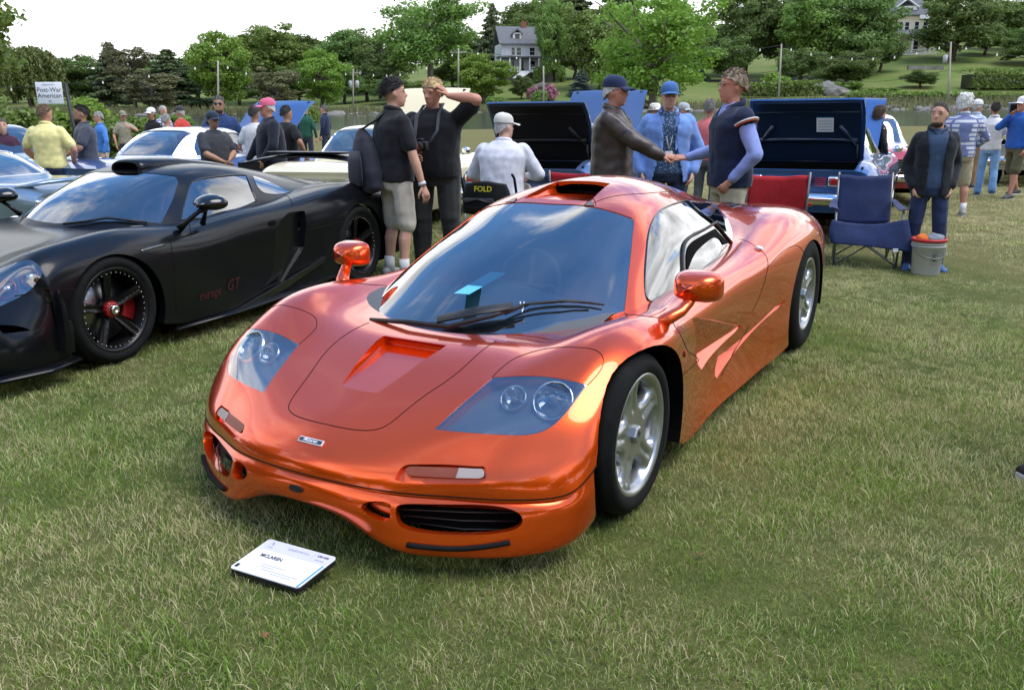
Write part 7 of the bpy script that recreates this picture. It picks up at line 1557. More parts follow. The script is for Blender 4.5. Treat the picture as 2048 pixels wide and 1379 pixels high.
plaid = pattern('plaid_shirt', (.62, .64, .70), (.16, .19, .36), 5); dots = pattern('dotted_shirt', (.045, .085, .16), (.45, .52, .6), 60, 'dots')
camo = pattern('camo_shirt', (.32, .29, .22), (.14, .14, .10), 18, 'dots')
P('leather_jacket', (.055, .042, .036), .38, spec=.5, var=.25, vscale=6, bump=.35, bscale=26)
G_ = 'visitors at the car show'
BLK, NAV, WHT, GRY = (.012, .012, .014), (.012, .022, .06), (.72, .72, .72), (.09, .095, .105)
pock = lambda s: ((.055, s*.185, .90), (-.9, s*.38, 0), (.9, 0, 0, s*1.0, .2), (.25, s*-.25, -1))
# handshake in front of the blazer man
HS = at_fwd(1350, 316, 7.65)
# boy with the sling bag
bl = loc_of(786, 7.85); boy, bj = person('young man in black polo and beige shorts with a sling bag, seen from behind', loc=tuple(bl), face=128, h=1.79, skin='light', hair=((.012, .010, .010), 'thick'), top=('polo', 'black_knit', (.014, .014, .017)), bottom=('shorts', 'beige', (.52, .47, .39)), shoes=(.3, .3, .3), detail=2, build=1.08, armR=((.10, -.30, .83), (-.7, -.5, 0), (.5, 0, 0, -1, 0)), armL=((.22, .16, 1.08), (-.5, .8, -.3)), head_turn=-25, socks=(.6, .6, .6))
mb = MB(); mb.tube([(.145*math.cos(a), .0, .0) for a in (0, 1)], .001); mb = MB()
w = bj['arms'][-1]; q = w[2]-(w[2]-w[1])/np.linalg.norm(w[2]-w[1])*.02; mb.tube([q-(w[2]-w[1])*.05, q+(w[2]-w[1])*.05], .034, 12); mb.build('wristband', P('band_white', (.6, .62, .7), .6), boy)
def sling():
    m = cloth('bag_black', (.022, .022, .034), .2, .7); o = empty('sling_bag', tuple(bl), FAC+math.radians(128), 'dark navy sling backpack hanging on the young man in shorts', 'bag'); k = 1.79/1.75; o.scale = (k, k, k)
    c = np.array([-.20, .15, 1.06]); mb = MB(); R = []
    for t, hw, dp in ((-.30, .10, .05), (-.27, .135, .075), (-.12, .155, .10), (.05, .145, .10), (.18, .105, .075), (.26, .055, .04), (.29, .03, .02)): R.append((c+np.array([0, t*.25, t*.95]), dp, hw, (1, 0, 0), (0, .97, -.2)))
    rings(mb, R, 18, .8); me = remesh(mb, .014, 3, .004, 9); me.materials.clear(); me.materials.append(m); obj('pack', me, o)
    mb = MB(); mb.tube([c+np.array([-.01, .05, .26]), np.array([-.13, .06, 1.40]), np.array([-.03, -.04, 1.505]), np.array([.10, -.10, 1.40]), np.array([.165, -.10, 1.22]), np.array([.13, .05, 1.0])], .022, 8, flat=.35); mb.build('strap', m, o)
    mb = MB(); rings(mb, [(c+np.array([-.10, 0, -.22]), .014, .10, (1, 0, 0), (0, 1, 0)), (c+np.array([-.115, 0, -.16]), .02, .125, (1, 0, 0), (0, 1, 0)), (c+np.array([-.115, 0, .0]), .02, .12, (1, 0, 0), (0, 1, 0)), (c+np.array([-.10, .02, .08]), .012, .09, (1, 0, 0), (0, 1, 0))], 16); mb.build('pocket', m, o)
    mb = MB(); mb.tube([c+np.array([.0, .07, -.28]), c+np.array([.02, .06, -.45]), c+np.array([.03, .02, -.62])], .010, 6, flat=.3); mb.build('loose_strap', m, o)
sling()
# blond photographer
l2 = loc_of(868, 8.35); blond, pj = person('blond young man in black sweater holding a camera, one hand at his ear', loc=tuple(l2), face=-12, h=1.80, skin='ruddy', hair=((.62, .46, .24), 'thick'), top=('polo', 'black_sweater', (.010, .010, .012)), bottom=('trousers', 'charcoal', (.035, .034, .034)), detail=2, build=1.34, belly=.06, head_turn=-18, nod=10, armL=((.10, .17, 1.60), (.1, 1.0, -.15), (.9, .3, .2, .9, .3), (.0, -.5, .6)), armR=((.30, -.13, 1.14), (-.3, -1, -.3), (1.0, .1, .2, -.6, .6), (.5, .6, .1)))
def camera_prop():
    a = FAC+math.radians(-12); o = empty('photo_camera', tuple(l2), a, 'black camera with red-rimmed lens held by the blond man', 'camera'); k = 1.80/1.75; o.scale = (k, k, k); c = np.array([.35, -.02, 1.165])
    m = M('black_plastic'); mb = MB(); mb.box(c, (.06, .135, .09), 0, .012); mb.box(c+np.array([0, 0, .055]), (.055, .055, .03), 0, .01); mb.box(c+np.array([.01, .05, -.0]), (.07, .03, .085), 0, .012); mb.build('camera_body', m, o)
    mb = MB(); mb.lathe([(.0, .03), (.038, .03), (.041, .05), (.041, .11), (.045, .115), (.045, .135), (.038, .135)], 24, 'x', tuple(c)); mb.build('lens', m, o); mb = MB(); mb.lathe([(0, .128), (.037, .126)], 24, 'x', tuple(c)); mb.build('lens_glass', P('lens_red', (.30, .05, .03), .08, spec=.9, coat=1), o)
    mb = MB(); mb.tube([c+np.array([-.02, .07, .03]), (.24, .10, 1.30), (.14, .09, 1.45), (-.03, .085, 1.53), (-.08, 0, 1.53), (-.02, -.10, 1.52), (.17, -.11, 1.42), (.27, -.10, 1.28), c+np.array([-.02, -.07, .03])], .018, 6, flat=.3); mb.build('neck_strap', cloth('strap_grey', (.04, .045, .055)), o)
camera_prop()
# seated man in white cap
l3 = loc_of(1004, 9.35); seated, sj = person('man in white sweatshirt and white cap sitting with his back to us', loc=tuple(l3), face=165, h=1.80, skin='pale', hair=((.45, .43, .42), 'fringe'), hat=('cap', (.62, .60, .55)), top=('long', 'white_sweat', (.66, .66, .72)), bottom=('trousers', 'khaki', (.34, .30, .22)), sit=.62, detail=2, build=1.32, belly=.04, armR=((.34, -.20, .80), (-.2, -.7, -.7)), armL=((.34, .20, .80), (-.2, .7, -.7)), head_turn=-38, lean=.1)
# leather-jacket man, blazer man and vest man
l4 = loc_of(1226, 8.0); f4 = 72; person('man in dark brown leather jacket and navy cap shaking hands', loc=tuple(l4), face=f4, h=1.80, skin='ruddy', hair=((.55, .54, .52), 'fringe'), hat=('cap', (.018, .028, .075)), top=('jacket', 'closed', (.05, .04, .034), M('leather_jacket')), inner=('navy_tee', (.03, .04, .07)), bottom=('trousers', 'dark_jeans', (.02, .022, .03)), glasses=('sun', (.01, .03, .06)), detail=2, build=1.18, belly=.03, smile=True, head_turn=-6, armR=(to_local(HS-RGT*.10, l4, f4, 1.80), (-.3, -.6, -1), (.45, .1, 0, -.5, .8), to_local(HS+RGT*.2, l4, f4, 1.8)-to_local(HS, l4, f4, 1.8)), armL=((.10, .24, .88), (-.5, .8, 0)))
l5 = loc_of(1337, 8.9); f5 = -4; blz, zj = person('smiling man in light blue blazer, dotted shirt and blue cap', loc=tuple(l5), face=f5, h=1.79, skin='light', hair=((.20, .13, .08), 'fringe'), hat=('cap', (.055, .14, .34)), top=('blazer', 'sky_blazer', (.17, .29, .62)), inner=(dots,), bottom=('trousers', 'dark_blue', (.02, .03, .06)), glasses=('clear', (.03, .02, .02)), detail=2, build=1.16, smile=True, armR=((.05, -.255, .90), (-.7, -.6, 0)), armL=((.07, .25, .90), (-.7, .6, 0)))
mb = MB(); [mb.tube([(-.02, s*.07, 1.50), (.10, s*.055, 1.40), (.155, s*.02, 1.20), (.165, 0, 1.12)], .006, 5) for s in (1, -1)]; mb.build('lanyard', P('lanyard_grey', (.45, .45, .45), .7), blz); mb = MB(); mb.box((.172, 0, 1.06), (.004, .07, .10)); mb.build('name_tag', M('card_white'), blz)
l6 = loc_of(1466, 7.25); f6 = -82; vm, vj = person('man in navy vest over light blue shirt and khaki trousers, glasses, shaking hands', loc=tuple(l6), face=f6, h=1.83, skin='ruddy', hair=((.30, .23, .16), 'thick'), top=('vest', 'navy_vest', (.012, .020, .050)), inner=('oxford_blue', (.26, .33, .66)), bottom=('trousers', 'khaki_pale', (.42, .37, .27)), glasses=('clear', (.22, .05, .02)), detail=2, build=1.16, armR=(to_local(HS+RGT*.10, l6, f6, 1.83), (-.3, -.6, -1), (.45, .1, 0, .5, .8), to_local(HS-RGT*.2, l6, f6, 1.83)-to_local(HS, l6, f6, 1.83)), armL=((.07, .20, .92), (-.7, .7, 0), (.9, 0, 0, 1, .2)))
S_, e_, w_ = vj['arms'][1]; ax = (e_-S_)/np.linalg.norm(e_-S_); u_ = np.cross(ax, [1, 0, 0]); u_ /= np.linalg.norm(u_); v_ = np.cross(ax, u_); c_ = S_+ax*.045
for nm_, r_, t_, m_ in (('vest_piping', .092, .0075, P('piping_white', (.62, .62, .60), .7)), ('vest_lining', .084, .010, P('lining_orange', (.5, .12, .04), .8))):
    mb = MB(); mb.tube([c_+ax*(.0 if 'pip' in nm_ else .008)+(u_*math.cos(t)+v_*math.sin(t))*r_ for t in np.linspace(0, 6.283, 24, endpoint=False)], t_, 6, closed=True); mb.build(nm_, m_, vm)
# dark-jacket man on the right
p7 = on_ground(1842, 541, lawn_z(6.3, -1.25)); person('bearded man in dark jacket and jeans, hands in pockets, beside the bucket', loc=(p7[0], p7[1], lawn_z(p7[0], p7[1])), face=-14, h=1.66, skin='light', hair=((.035, .022, .015), 'fringe'), beard=(.05, .03, .022), top=('jacket', 'charcoal_jacket', (.016, .018, .022)), inner=('steel_blue', (.045, .075, .14)), bottom=('trousers', 'indigo', (.022, .035, .085)), shoes=(.04, .10, .28), detail=2, build=1.02, armR=pock(-1), armL=pock(1), head_turn=-30, feet=[(.02, .15), (-.02, -.15)])
# right-hand group
g8 = on_ground(1903, 432); person('white-haired man in blue plaid shirt and khaki shorts, seen from behind', loc=(g8[0], g8[1], lawn_z(g8[0], g8[1])), face=170, h=1.72, skin='ruddy', hair=((.70, .68, .64), 'curly'), top=('long', 'plaid', (.5, .5, .6), plaid), bottom=('shorts', 'khaki_short', (.38, .32, .21)), shoes=(.3, .29, .27), socks=(.7, .7, .7), build=1.15, armR=((.2, -.22, .98), (-.5, -.8, 0)), armL=((.2, .22, .98), (-.5, .8, 0)), head_turn=-30)
g = on_ground(1968, 392); person('man in white polo and pale blue jeans standing right of the plaid-shirted man', loc=(g[0], g[1], 0), face=150, h=1.66, skin='tan', hair=((.03, .025, .022), 'short'), top=('polo', 'white_polo', (.74, .74, .72)), bottom=('trousers', 'pale_jeans', (.22, .42, .72), .075), shoes=(.05, .08, .15), stride=.10, armR=((.1, -.28, .86), (-.6, -.6, 0)))
g = on_ground(2020, 397); person('man in bright blue shirt, olive shorts and white cap, hand at his chin', loc=(g[0], g[1], 0), face=-70, h=1.74, skin='ruddy', hair=((.2, .15, .1), 'fringe'), hat=('cap', (.74, .74, .74)), top=('long', 'bright_blue', (.025, .11, .42)), bottom=('shorts', 'olive', (.10, .10, .05)), shoes=(.05, .05, .05), armR=((.20, -.05, 1.44), (.2, -.7, -.8)), armL=((.10, .26, .88), (-.6, .7, 0)), stride=.22, build=1.15)
person('man in pale shirt, tan trousers and white cap behind the white polo shirt', px=1952, d=17.5, face=120, h=1.72, skin='light', hair=((.4, .38, .36), 'fringe'), hat=('cap', (.72, .74, .76)), top=('long', 'pale_denim', (.42, .52, .66)), bottom=('trousers', 'tan', (.32, .20, .10)), detail=0)
# behind the handshake
person('man in coral pink T-shirt seen from behind, between blazer and vest', px=1418, d=12.2, face=155, h=1.68, skin='tan', hair=((.16, .15, .14), 'short'), top=('tee', 'coral', (.62, .16, .16)), bottom=('trousers', 'grey', (.1, .1, .1)), detail=0)
person('person in broad white sun hat behind the blue blazer', px=1308, d=13.5, face=30, h=1.63, skin='light', hair=((.2, .15, .1), 'long'), hat=('sunhat', (.72, .68, .60)), top=('polo', 'dark_top', (.05, .05, .06)), detail=0)
person('person in grey cap just right of the white sun hat', px=1366, d=14.0, face=40, h=1.64, skin='light', hair=((.3, .3, .3), 'fringe'), hat=('cap', (.40, .42, .42)), top=('polo', 'grey_top', (.3, .3, .32)), detail=0)
person('long-haired person in black between the navy trunk and red car', px=1757, d=13.6, face=100, h=1.60, skin='light', hair=((.06, .035, .02), 'long'), top=('long', 'black_top', (.02, .018, .018)), bottom=('trousers', 'black_pants', (.015, .015, .015)), detail=0)
# left group
person('man in pale yellow polo seen from behind, hands at his belt', px=90, d=11.8, face=178, h=1.66, skin='ruddy', hair=((.16, .10, .06), 'short'), top=('polo', 'yellow', (.78, .70, .30)), bottom=('trousers', 'navy_jeans', (.025, .035, .07)), build=1.22, armR=((.16, -.24, .93), (-.6, -1, 0)), armL=((.16, .24, .93), (-.6, 1, 0)), head_turn=-20)
lp, gj = person('man in slate polo gesturing beside the white sign, drink in hand', px=166, d=12.6, face=-62, h=1.66, skin='tan', hair=((.025, .02, .018), 'short'), beard=(.06, .045, .035), top=('polo', 'slate', (.055, .062, .082)), bottom=('trousers', 'blue_jeans', (.03, .05, .12)), build=1.2, armR=((.34, -.12, 1.16), (-.2, -.8, -.6), (.3, .3, 0, .3, 1)), armL=((.30, .14, 1.02), (-.4, .8, -.3), (.8, 0, 0, 1, .2)))
mb = MB(); mb.lathe([(0, 0), (.03, 0), (.036, .11), (.034, .11), (.029, .01)], 14); c = mb.build('drink_cup', M('clear_glass'), None, label='clear plastic cup held by the man in the slate polo', cat='cup'); _w = gj['arms'][1][2]; _a = lp.rotation_euler.z; _k = lp.scale.x; _p = np.array(_w)+np.array([.11, -.01, -.03]); c.location = (lp.location.x+_k*(_p[0]*math.cos(_a)-_p[1]*math.sin(_a)), lp.location.y+_k*(_p[0]*math.sin(_a)+_p[1]*math.cos(_a)), lp.location.z+_k*_p[2])
person('grey-haired man in bright blue shirt with a shoulder strap, left of the shrub', px=198, d=18, face=-50, h=1.62, skin='light', hair=((.35, .34, .32), 'short'), glasses=('clear', (.05, .05, .05)), top=('long', 'royal', (.06, .20, .55)), bottom=('trousers', 'stone_pants', (.45, .42, .36)), detail=0, armR=((.3, -.1, 1.1), (-.4, -.8, 0)))
person('man in camouflage shirt and cap raising a camera', px=246, d=22, face=40, h=1.60, skin='ruddy', hair=((.2, .15, .1), 'fringe'), hat=('cap', (.25, .23, .17)), top=('tee', 'camo', (.3, .3, .2), camo), detail=0, armL=((.3, .05, 1.35), (-.2, .8, -.5)))
person('man in white cap and black jacket with green lanyard', px=304, d=19, face=-20, h=1.68, skin='tan', hair=((.3, .3, .3), 'fringe'), hat=('cap', (.74, .74, .74)), top=('long', 'black_zip', BLK), detail=0)
person('grey-haired visitor in checked shirt right of the white cap', px=327, d=21, face=60, h=1.72, skin='light', hair=((.45, .43, .40), 'short'), top=('long', 'plaid2', (.5, .5, .6), plaid), detail=0)
person('grey-haired visitor in white shirt in front of the checked shirt', px=331, d=17.5, face=150, h=1.56, skin='light', hair=((.30, .29, .27), 'thick'), top=('tee', 'white_tee', (.6, .6, .6)), detail=0)
person('man in red shirt and dark cap with sunglasses behind the blue and white car', px=362, d=19, face=-110, h=1.72, skin='light', hair=((.4, .38, .36), 'fringe'), hat=('cap', (.05, .05, .055)), top=('tee', 'red_shirt', (.48, .05, .04)), glasses=('sun', (.01, .01, .01)), detail=0)
person('tall man in navy sweater with sunglasses and goatee', px=441, d=13.6, face=8, h=1.80, skin='tan', hair=((.12, .11, .10), 'short'), top=('long', 'navy_sweater', (.020, .045, .13)), bottom=('trousers', 'navy_jeans', (.02, .03, .07)), glasses=('sun', (.008, .008, .008)), beard=(.20, .17, .15), build=1.12, armR=((.22, -.14, 1.0), (-.5, -.8, 0)))
person('shorter man in charcoal shirt and dark cap, clasping his hands', px=424, d=11.9, face=52, h=1.55, skin='tan', hair=((.03, .03, .03), 'fringe'), hat=('cap', (.02, .035, .055)), top=('tee', 'charcoal_shirt', (.045, .048, .055)), bottom=('trousers', 'dark', (.02, .02, .02)), glasses=('clear', (.03, .03, .03)), build=1.25, belly=.04, armR=((.30, -.06, 1.02), (-.3, -.9, -.3)), armL=((.30, .04, 1.04), (-.3, .9, -.3)))
person('man in pink cap, red sunglasses and black windbreaker', px=538, d=12.1, face=-62, h=1.72, skin='ruddy', hair=((.50, .48, .45), 'fringe'), hat=('cap', (.62, .13, .22)), top=('long', 'black_nylon', (.010, .013, .024)), bottom=('trousers', 'black_pants', (.015, .015, .015)), glasses=('sun', (.30, .02, .02)), build=1.3, belly=.05, armR=((.34, -.16, .86), (-.4, -.8, -.2)), armL=((.20, .25, .92), (-.5, .8, 0)))
person('man in white short-sleeved shirt half hidden behind the pink-capped man', px=508, d=13.4, face=170, h=1.66, skin='tan', hair=((.03, .03, .03), 'short'), top=('tee', 'white_tee', (.66, .66, .66)), detail=0)
person('man in black T-shirt with a wristwatch right of the pink cap', px=572, d=13.8, face=140, h=1.66, skin='tan', hair=((.02, .02, .02), 'short'), top=('tee', 'black_tee', BLK), detail=0, build=1.2, armR=((.10, -.34, .95), (-.6, -.8, 0)))
person('man in dark green sweater seen from behind near the water', px=611, d=24, face=165, h=1.68, skin='light', hair=((.15, .1, .07), 'short'), top=('long', 'forest', (.02, .09, .06)), detail=0)
person('white-haired visitor left of the green sweater', px=595, d=27, face=120, h=1.70, skin='light', hair=((.6, .6, .58), 'short'), top=('tee', 'dark_green2', (.03, .05, .05)), detail=0)
person('man in navy jacket right of the green sweater', px=650, d=25, face=-100, h=1.66, skin='light', hair=((.12, .12, .12), 'short'), top=('long', 'navy_jkt', NAV), detail=0)
person('visitor in plum sweater cut off by the left edge', px=2, d=13, face=30, h=1.48, skin='light', hair=((.1, .08, .06), 'short'), top=('long', 'plum', (.05, .02, .04)), detail=0)
# a passer-by at the right edge: only a shoe shows
g = on_ground(2345, 960); person('passer-by at the right edge of whom only a black running shoe shows', loc=(g[0], g[1], 0), face=-80, feet=[(-.1, .10), (.40, -.10)], h=1.75, skin='light', top=('tee', 'grey_tee', (.2, .2, .22)), bottom=('trousers', 'khaki_dark', (.16, .13, .09)), shoes=(.015, .016, .02), detail=0)
# ---------------------------------------------------------------- chairs, bucket, placard, sign, walker
P('fabric_navy', (.010, .024, .095), .8, var=.2, vscale=10, bump=.4, bscale=60, sheen=.2); P('fabric_red', (.50, .012, .022), .8, var=.15, vscale=8, bump=.4, bscale=50, sheen=.2); P('tube_grey', (.20, .205, .21), .35, .7); P('bucket_white', (.55, .55, .53), .5, var=.10, vscale=6); P('bucket_red', (.45, .02, .02), .45); P('rag_grey', (.20, .22, .25), .9, var=.25, vscale=12, bump=.5, bscale=30); P('rag_orange', (.62, .14, .02), .9)
def soft(name, V, nu, nv, mat, parent, sub=2, thick=.008, wr=.006, seed=0.0):
    """cloth sheet from a small grid of points, subdivided, creased a little and given thickness"""
    G = np.array(V, float).reshape(nu, nv, 3); tu, tv = np.arange(nu, dtype=float), np.arange(nv, dtype=float); a, b = (nu-1)*6+1, (nv-1)*6+1; Wu = spl_W(tu, spl_M(tu), np.linspace(0, nu-1, a)); Wv = spl_W(tv, spl_M(tv), np.linspace(0, nv-1, b)); Q = np.einsum('ij,jkl,mk->iml', Wu, G, Wv).reshape(-1, 3)
    Q = np.array([p+np.array([mnoise.noise((p[0]*7+seed, p[1]*7, p[2]*7)), mnoise.noise((p[0]*7, p[1]*7+seed, p[2]*7)), mnoise.noise((p[0]*7, p[1]*7, p[2]*7+seed))])*wr*1.5 for p in Q])
    F = [(i*b+j, i*b+j+1, (i+1)*b+j+1, (i+1)*b+j) for i in range(a-1) for j in range(b-1)]; me = mesh(name, Q, F, mat); o = obj(name, me, parent); m = o.modifiers.new('t', 'SOLIDIFY'); m.thickness = thick; m.offset = 0; return o
def camp_chair(label, loc, face, fab, sc=1.0, group=None):
    """folding quad chair: local x forward (the way a sitter faces), y left"""
    o = empty('camping_chair', tuple(loc), FAC+math.radians(face), label, 'chair', group); o.scale = (sc,)*3; tb = M('tube_grey'); f = M(fab)
    sx, bx, w = .26, -.24, .27
    soft('seat', [(sx+.02, -w, .44), (sx, 0, .40), (sx+.02, w, .44), (0, -w, .42), (.02, 0, .36), (0, w, .42), (bx, -w, .42), (bx, 0, .37), (bx, w, .42)], 3, 3, f, o)
    soft('backrest', [(bx+.0, -w, .42), (bx+.02, 0, .40), (bx, w, .42), (bx-.07, -w, .66), (bx-.03, 0, .65), (bx-.07, w, .66), (bx-.12, -w, .92), (bx-.08, 0, .90), (bx-.12, w, .92)], 3, 3, f, o, seed=3)
    soft('front_skirt', [(sx+.02, -w, .44), (sx+.01, 0, .40), (sx+.02, w, .44), (sx+.05, -w+.01, .33), (sx+.06, 0, .28), (sx+.05, w-.01, .33)], 2, 3, f, o, seed=5)
    for s in (-1, 1):
        soft('armrest', [(sx+.06, s*(w+.10), .62), (sx+.06, s*(w+.02), .60), (0, s*(w+.10), .61), (0, s*(w+.02), .60), (bx-.05, s*(w+.05), .66), (bx-.05, s*w, .66)], 3, 2, f, o, seed=s)
        mb = MB(); mb.tube([(bx+.02, s*w, .05), (bx-.05, s*w, .55), (bx-.13, s*w, .94)], .011, 8); mb.build('back_post', tb, o); mb = MB(); mb.tube([(sx+.03, s*(w+.03), .03), (sx+.03, s*(w+.05), .60)], .011, 8); mb.build('front_post', tb, o)
        mb = MB(); mb.tube([(sx+.04, s*(w+.02), .03), (bx+.02, s*w, .42)], .009, 6); mb.build('side_brace', tb, o); mb = MB(); mb.tube([(bx+.02, s*w, .04), (sx+.02, s*w, .42)], .009, 6); mb.build('side_brace', tb, o)
        mb = MB(); mb.tube([(sx+.05, s*(w+.02), .04), (sx+.03, -s*w, .42)], .009, 6); mb.build('front_brace', tb, o); mb = MB(); mb.tube([(bx+.02, s*w, .04), (bx, -s*w, .42)], .009, 6); mb.build('rear_brace', tb, o)
        for x in (sx+.04, bx+.02): mb = MB(); mb.lathe([(0, 0), (.022, 0), (.022, .03), (0, .04)], 12, 'z', (x, s*(w+.02), 0)); mb.build('foot', M('black_plastic'), o)
    return o
def gz(p): return (p[0], p[1], lawn_z(p[0], p[1]))
c1 = camp_chair('folding camping chair of navy blue fabric beside the bearded man', gz(on_ground(1722, 528, -.09)), -16, 'fabric_navy', 1.0)
soft('blanket', [(.34, -.36, .50), (.30, 0, .46), (.34, .36, .52), (.38, -.38, .38), (.36, 0, .33), (.40, .40, .36), (.40, -.36, .27), (.39, 0, .24), (.43, .44, .20)], 3, 3, M('fabric_navy'), c1, seed=9)
mb = MB(); mb.box((.44, .26, .22), (.004, .05, .035)); mb.build('care_tag', M('card_white'), c1)
camp_chair('red folding camping chair behind the orange car, nearer the navy vest', gz(loc_of(1553, 8.55)), 172, 'fabric_red', 1.05)
camp_chair('red folding camping chair glimpsed behind the orange car roof beside the leather jacket', gz(loc_of(1170, 9.7)), 150, 'fabric_red', .95)
def bucket():
    p = on_ground(1850, 549, lawn_z(6.0, -1.27)); o = empty('bucket', gz(p), FAC, 'white plastic bucket with red rim full of rags by the jeans', 'bucket'); mb = MB(); mb.lathe([(0, .004), (.122, .004), (.128, .012), (.150, .35), (.158, .352), (.158, .362), (.146, .362), (.125, .03), (0, .03)], 40); mb.build('shell', M('bucket_white'), o)
    for z in (.30, .325): mb = MB(); mb.lathe([(.146+z*.01, z-.006), (.158, z-.004), (.158, z+.004), (.147+z*.01, z+.006)], 40); mb.build('rib', M('bucket_white'), o)
    mb = MB(); mb.lathe([(.150, .345), (.166, .345), (.168, .365), (.160, .375), (.148, .375), (.148, .36)], 40); mb.build('rim', M('bucket_red'), o)
    mb = MB(); mb.tube([(math.cos(t)*.165, math.sin(t)*.165, .29-.10*max(0, math.cos(t))) for t in np.linspace(-1.57, 1.57, 20)], .004, 6); mb.build('handle', M('tube_grey'), o)
    mb = MB(); mb.sm = False; [mb.quad((.138+.0+.005*(z-.1)/.1, y0, z), (.138+.005*(z-.1)/.1, y1, z), (.148, y1, z1), (.148, y0, z1)) for y0, y1, z, z1 in ((-.028, .028, .13, .135), (-.028, .028, .25, .255), (-.03, -.027, .13, .255), (.027, .03, .13, .255))]; mb.build('label_print', M('ink_grey'), o)
    t = np.linspace(0, 6.283, 20, endpoint=False); mb = MB(); mb.tube([(.146, .016*math.cos(a), .19+.016*math.sin(a)) for a in t], .003, 5, closed=True); mb.tube([(.146, -.018, .165), (.146, .018, .165)], .004, 5); mb.tube([(.147, -.018, .225), (.147, .018, .225)], .005, 5); mb.build('emblem', M('ink'), o)
    for c, r, m, nm in (((.0, .05, .40), (.085, .075, .05), 'rag_grey', 'crumpled grey rag in the top of the bucket'), ((-.0, -.075, .40), (.06, .06, .045), 'rag_orange', 'crumpled orange cloth in the top of the bucket')):
        mb = MB(); mb.ball((0, 0, 0), r, 20, 14); mb.V = [tuple(np.array(v)*(1+.35*mnoise.noise((v[0]*22, v[1]*22, v[2]*22+c[1]*50)))) for v in mb.V]; q = mb.build('rag', M(m), None, label=nm, cat='rag'); a = FAC; q.location = (p[0]+c[0]*math.cos(a)-c[1]*math.sin(a), p[1]+c[0]*math.sin(a)+c[1]*math.cos(a), lawn_z(p[0], p[1])+c[2]-.03)
bucket()
def placard():
    P4 = [on_ground(*q, .05) for q in ((461, 1124), (537, 1088), (678, 1124), (592, 1167))]     # near-left, far-left, far-right, near-right
    o = empty('placard', tuple(np.mean(P4, 0)*np.array([1, 1, 0])), 0, 'white display card on a black stand lying on the grass before the orange car', 'placard'); c0 = np.mean(P4, 0)*np.array([1, 1, 0]); Q = [p-c0 for p in P4]
    A = Q[0]; ex = Q[3]-Q[0]; ey = Q[1]-Q[0]    # ex along the bottom edge, ey towards the top edge
    ex = ((Q[3]-Q[0])+(Q[2]-Q[1]))/2; ey = ((Q[1]-Q[0])+(Q[2]-Q[3]))/2; A = -ex/2-ey/2+np.array([0, 0, .052])
    tilt = np.array([0, 0, .035])       # the far edge sits a little higher
    def pt(u, v, h=0): return A+ex*u+ey*v+tilt*(v-.5)+np.array([0, 0, h])
    def slab(u0, v0, u1, v1, h0, h1, m, nm, par=o): mb = MB(); mb.sm = False; mb.add([pt(u0, v0, h0), pt(u1, v0, h0), pt(u1, v1, h0), pt(u0, v1, h0), pt(u0, v0, h1), pt(u1, v0, h1), pt(u1, v1, h1), pt(u0, v1, h1)], [(3, 2, 1, 0), (4, 5, 6, 7), (0, 1, 5, 4), (1, 2, 6, 5), (2, 3, 7, 6), (3, 0, 4, 7)]); return mb.build(nm, M(m), par)
    def rslab(h0, h1, r, m, nm):
        poly = []
        ln, lm = np.linalg.norm(ex), np.linalg.norm(ey)
        for cx, cy, a0 in ((1, 1, 0), (0, 1, 90), (0, 0, 180), (1, 0, 270)):
            for k in range(6): a = math.radians(a0+k*18); poly.append((cx+(r/ln)*(math.cos(a)-(1 if cx else -1)), cy+(r/lm)*(math.sin(a)-(1 if cy else -1))))
        n = len(poly); V = [pt(u, v, h0) for u, v in poly]+[pt(u, v, h1) for u, v in poly]; return obj(nm, mesh(nm, V, [tuple(range(n))[::-1], tuple(range(n, 2*n))]+[(i, (i+1) % n, n+(i+1) % n, n+i) for i in range(n)], M(m), False), o)
    rslab(-.004, .0, .012, 'card_white', 'card'); rslab(-.020, -.0045, .012, 'black_plastic', 'stand')
    slab(.012, .70, .988, .985, .0006, .0010, 'card_lilac', 'header_band'); slab(.965, .01, .985, .68, .0006, .0012, 'ink_blue', 'blue_stripe')
    for u, v, w in ((.30, .31, .34), (.36, .18, .52), (.30, .25, .20), (.52, .12, .3)): slab(u, v, u+w, v+.008, .0012, .0014, 'ink_grey', 'print_line')
    slab(.03, .06, .075, .16, .0012, .0014, 'ink', 'emblem'); slab(.05, .40, .06, .42, .0012, .0014, 'ink', 'print_dot'); slab(.735, .76, .738, .97, .0012, .0014, 'ink_grey', 'divider'); slab(.10, .74, .104, .96, .0012, .0014, 'ink_grey', 'divider')
    L_ = np.linalg.norm(ex)
    for t, u, v, s, m, sp, b in (('MCLAREN', .31, .53, .070, 'ink', 1.0, .01), ('GREENWICH', .52, .86, .045, 'ink_grey', 1.25, 0), ('230/1000', .86, .89, .042, 'ink', 1.0, .012), ('S', .135, .88, .05, 'ink', 1, .02), ('modern sports', .86, .78, .022, 'ink_grey', 1, 0), ('modern', .15, .78, .02, 'ink_grey', 1, 0)): lettering(t, pt(u, v, .0014), tuple(ex), tuple(ey+tilt), s*L_, M(m), o, 'print', bold=b, spacing=sp)
placard()
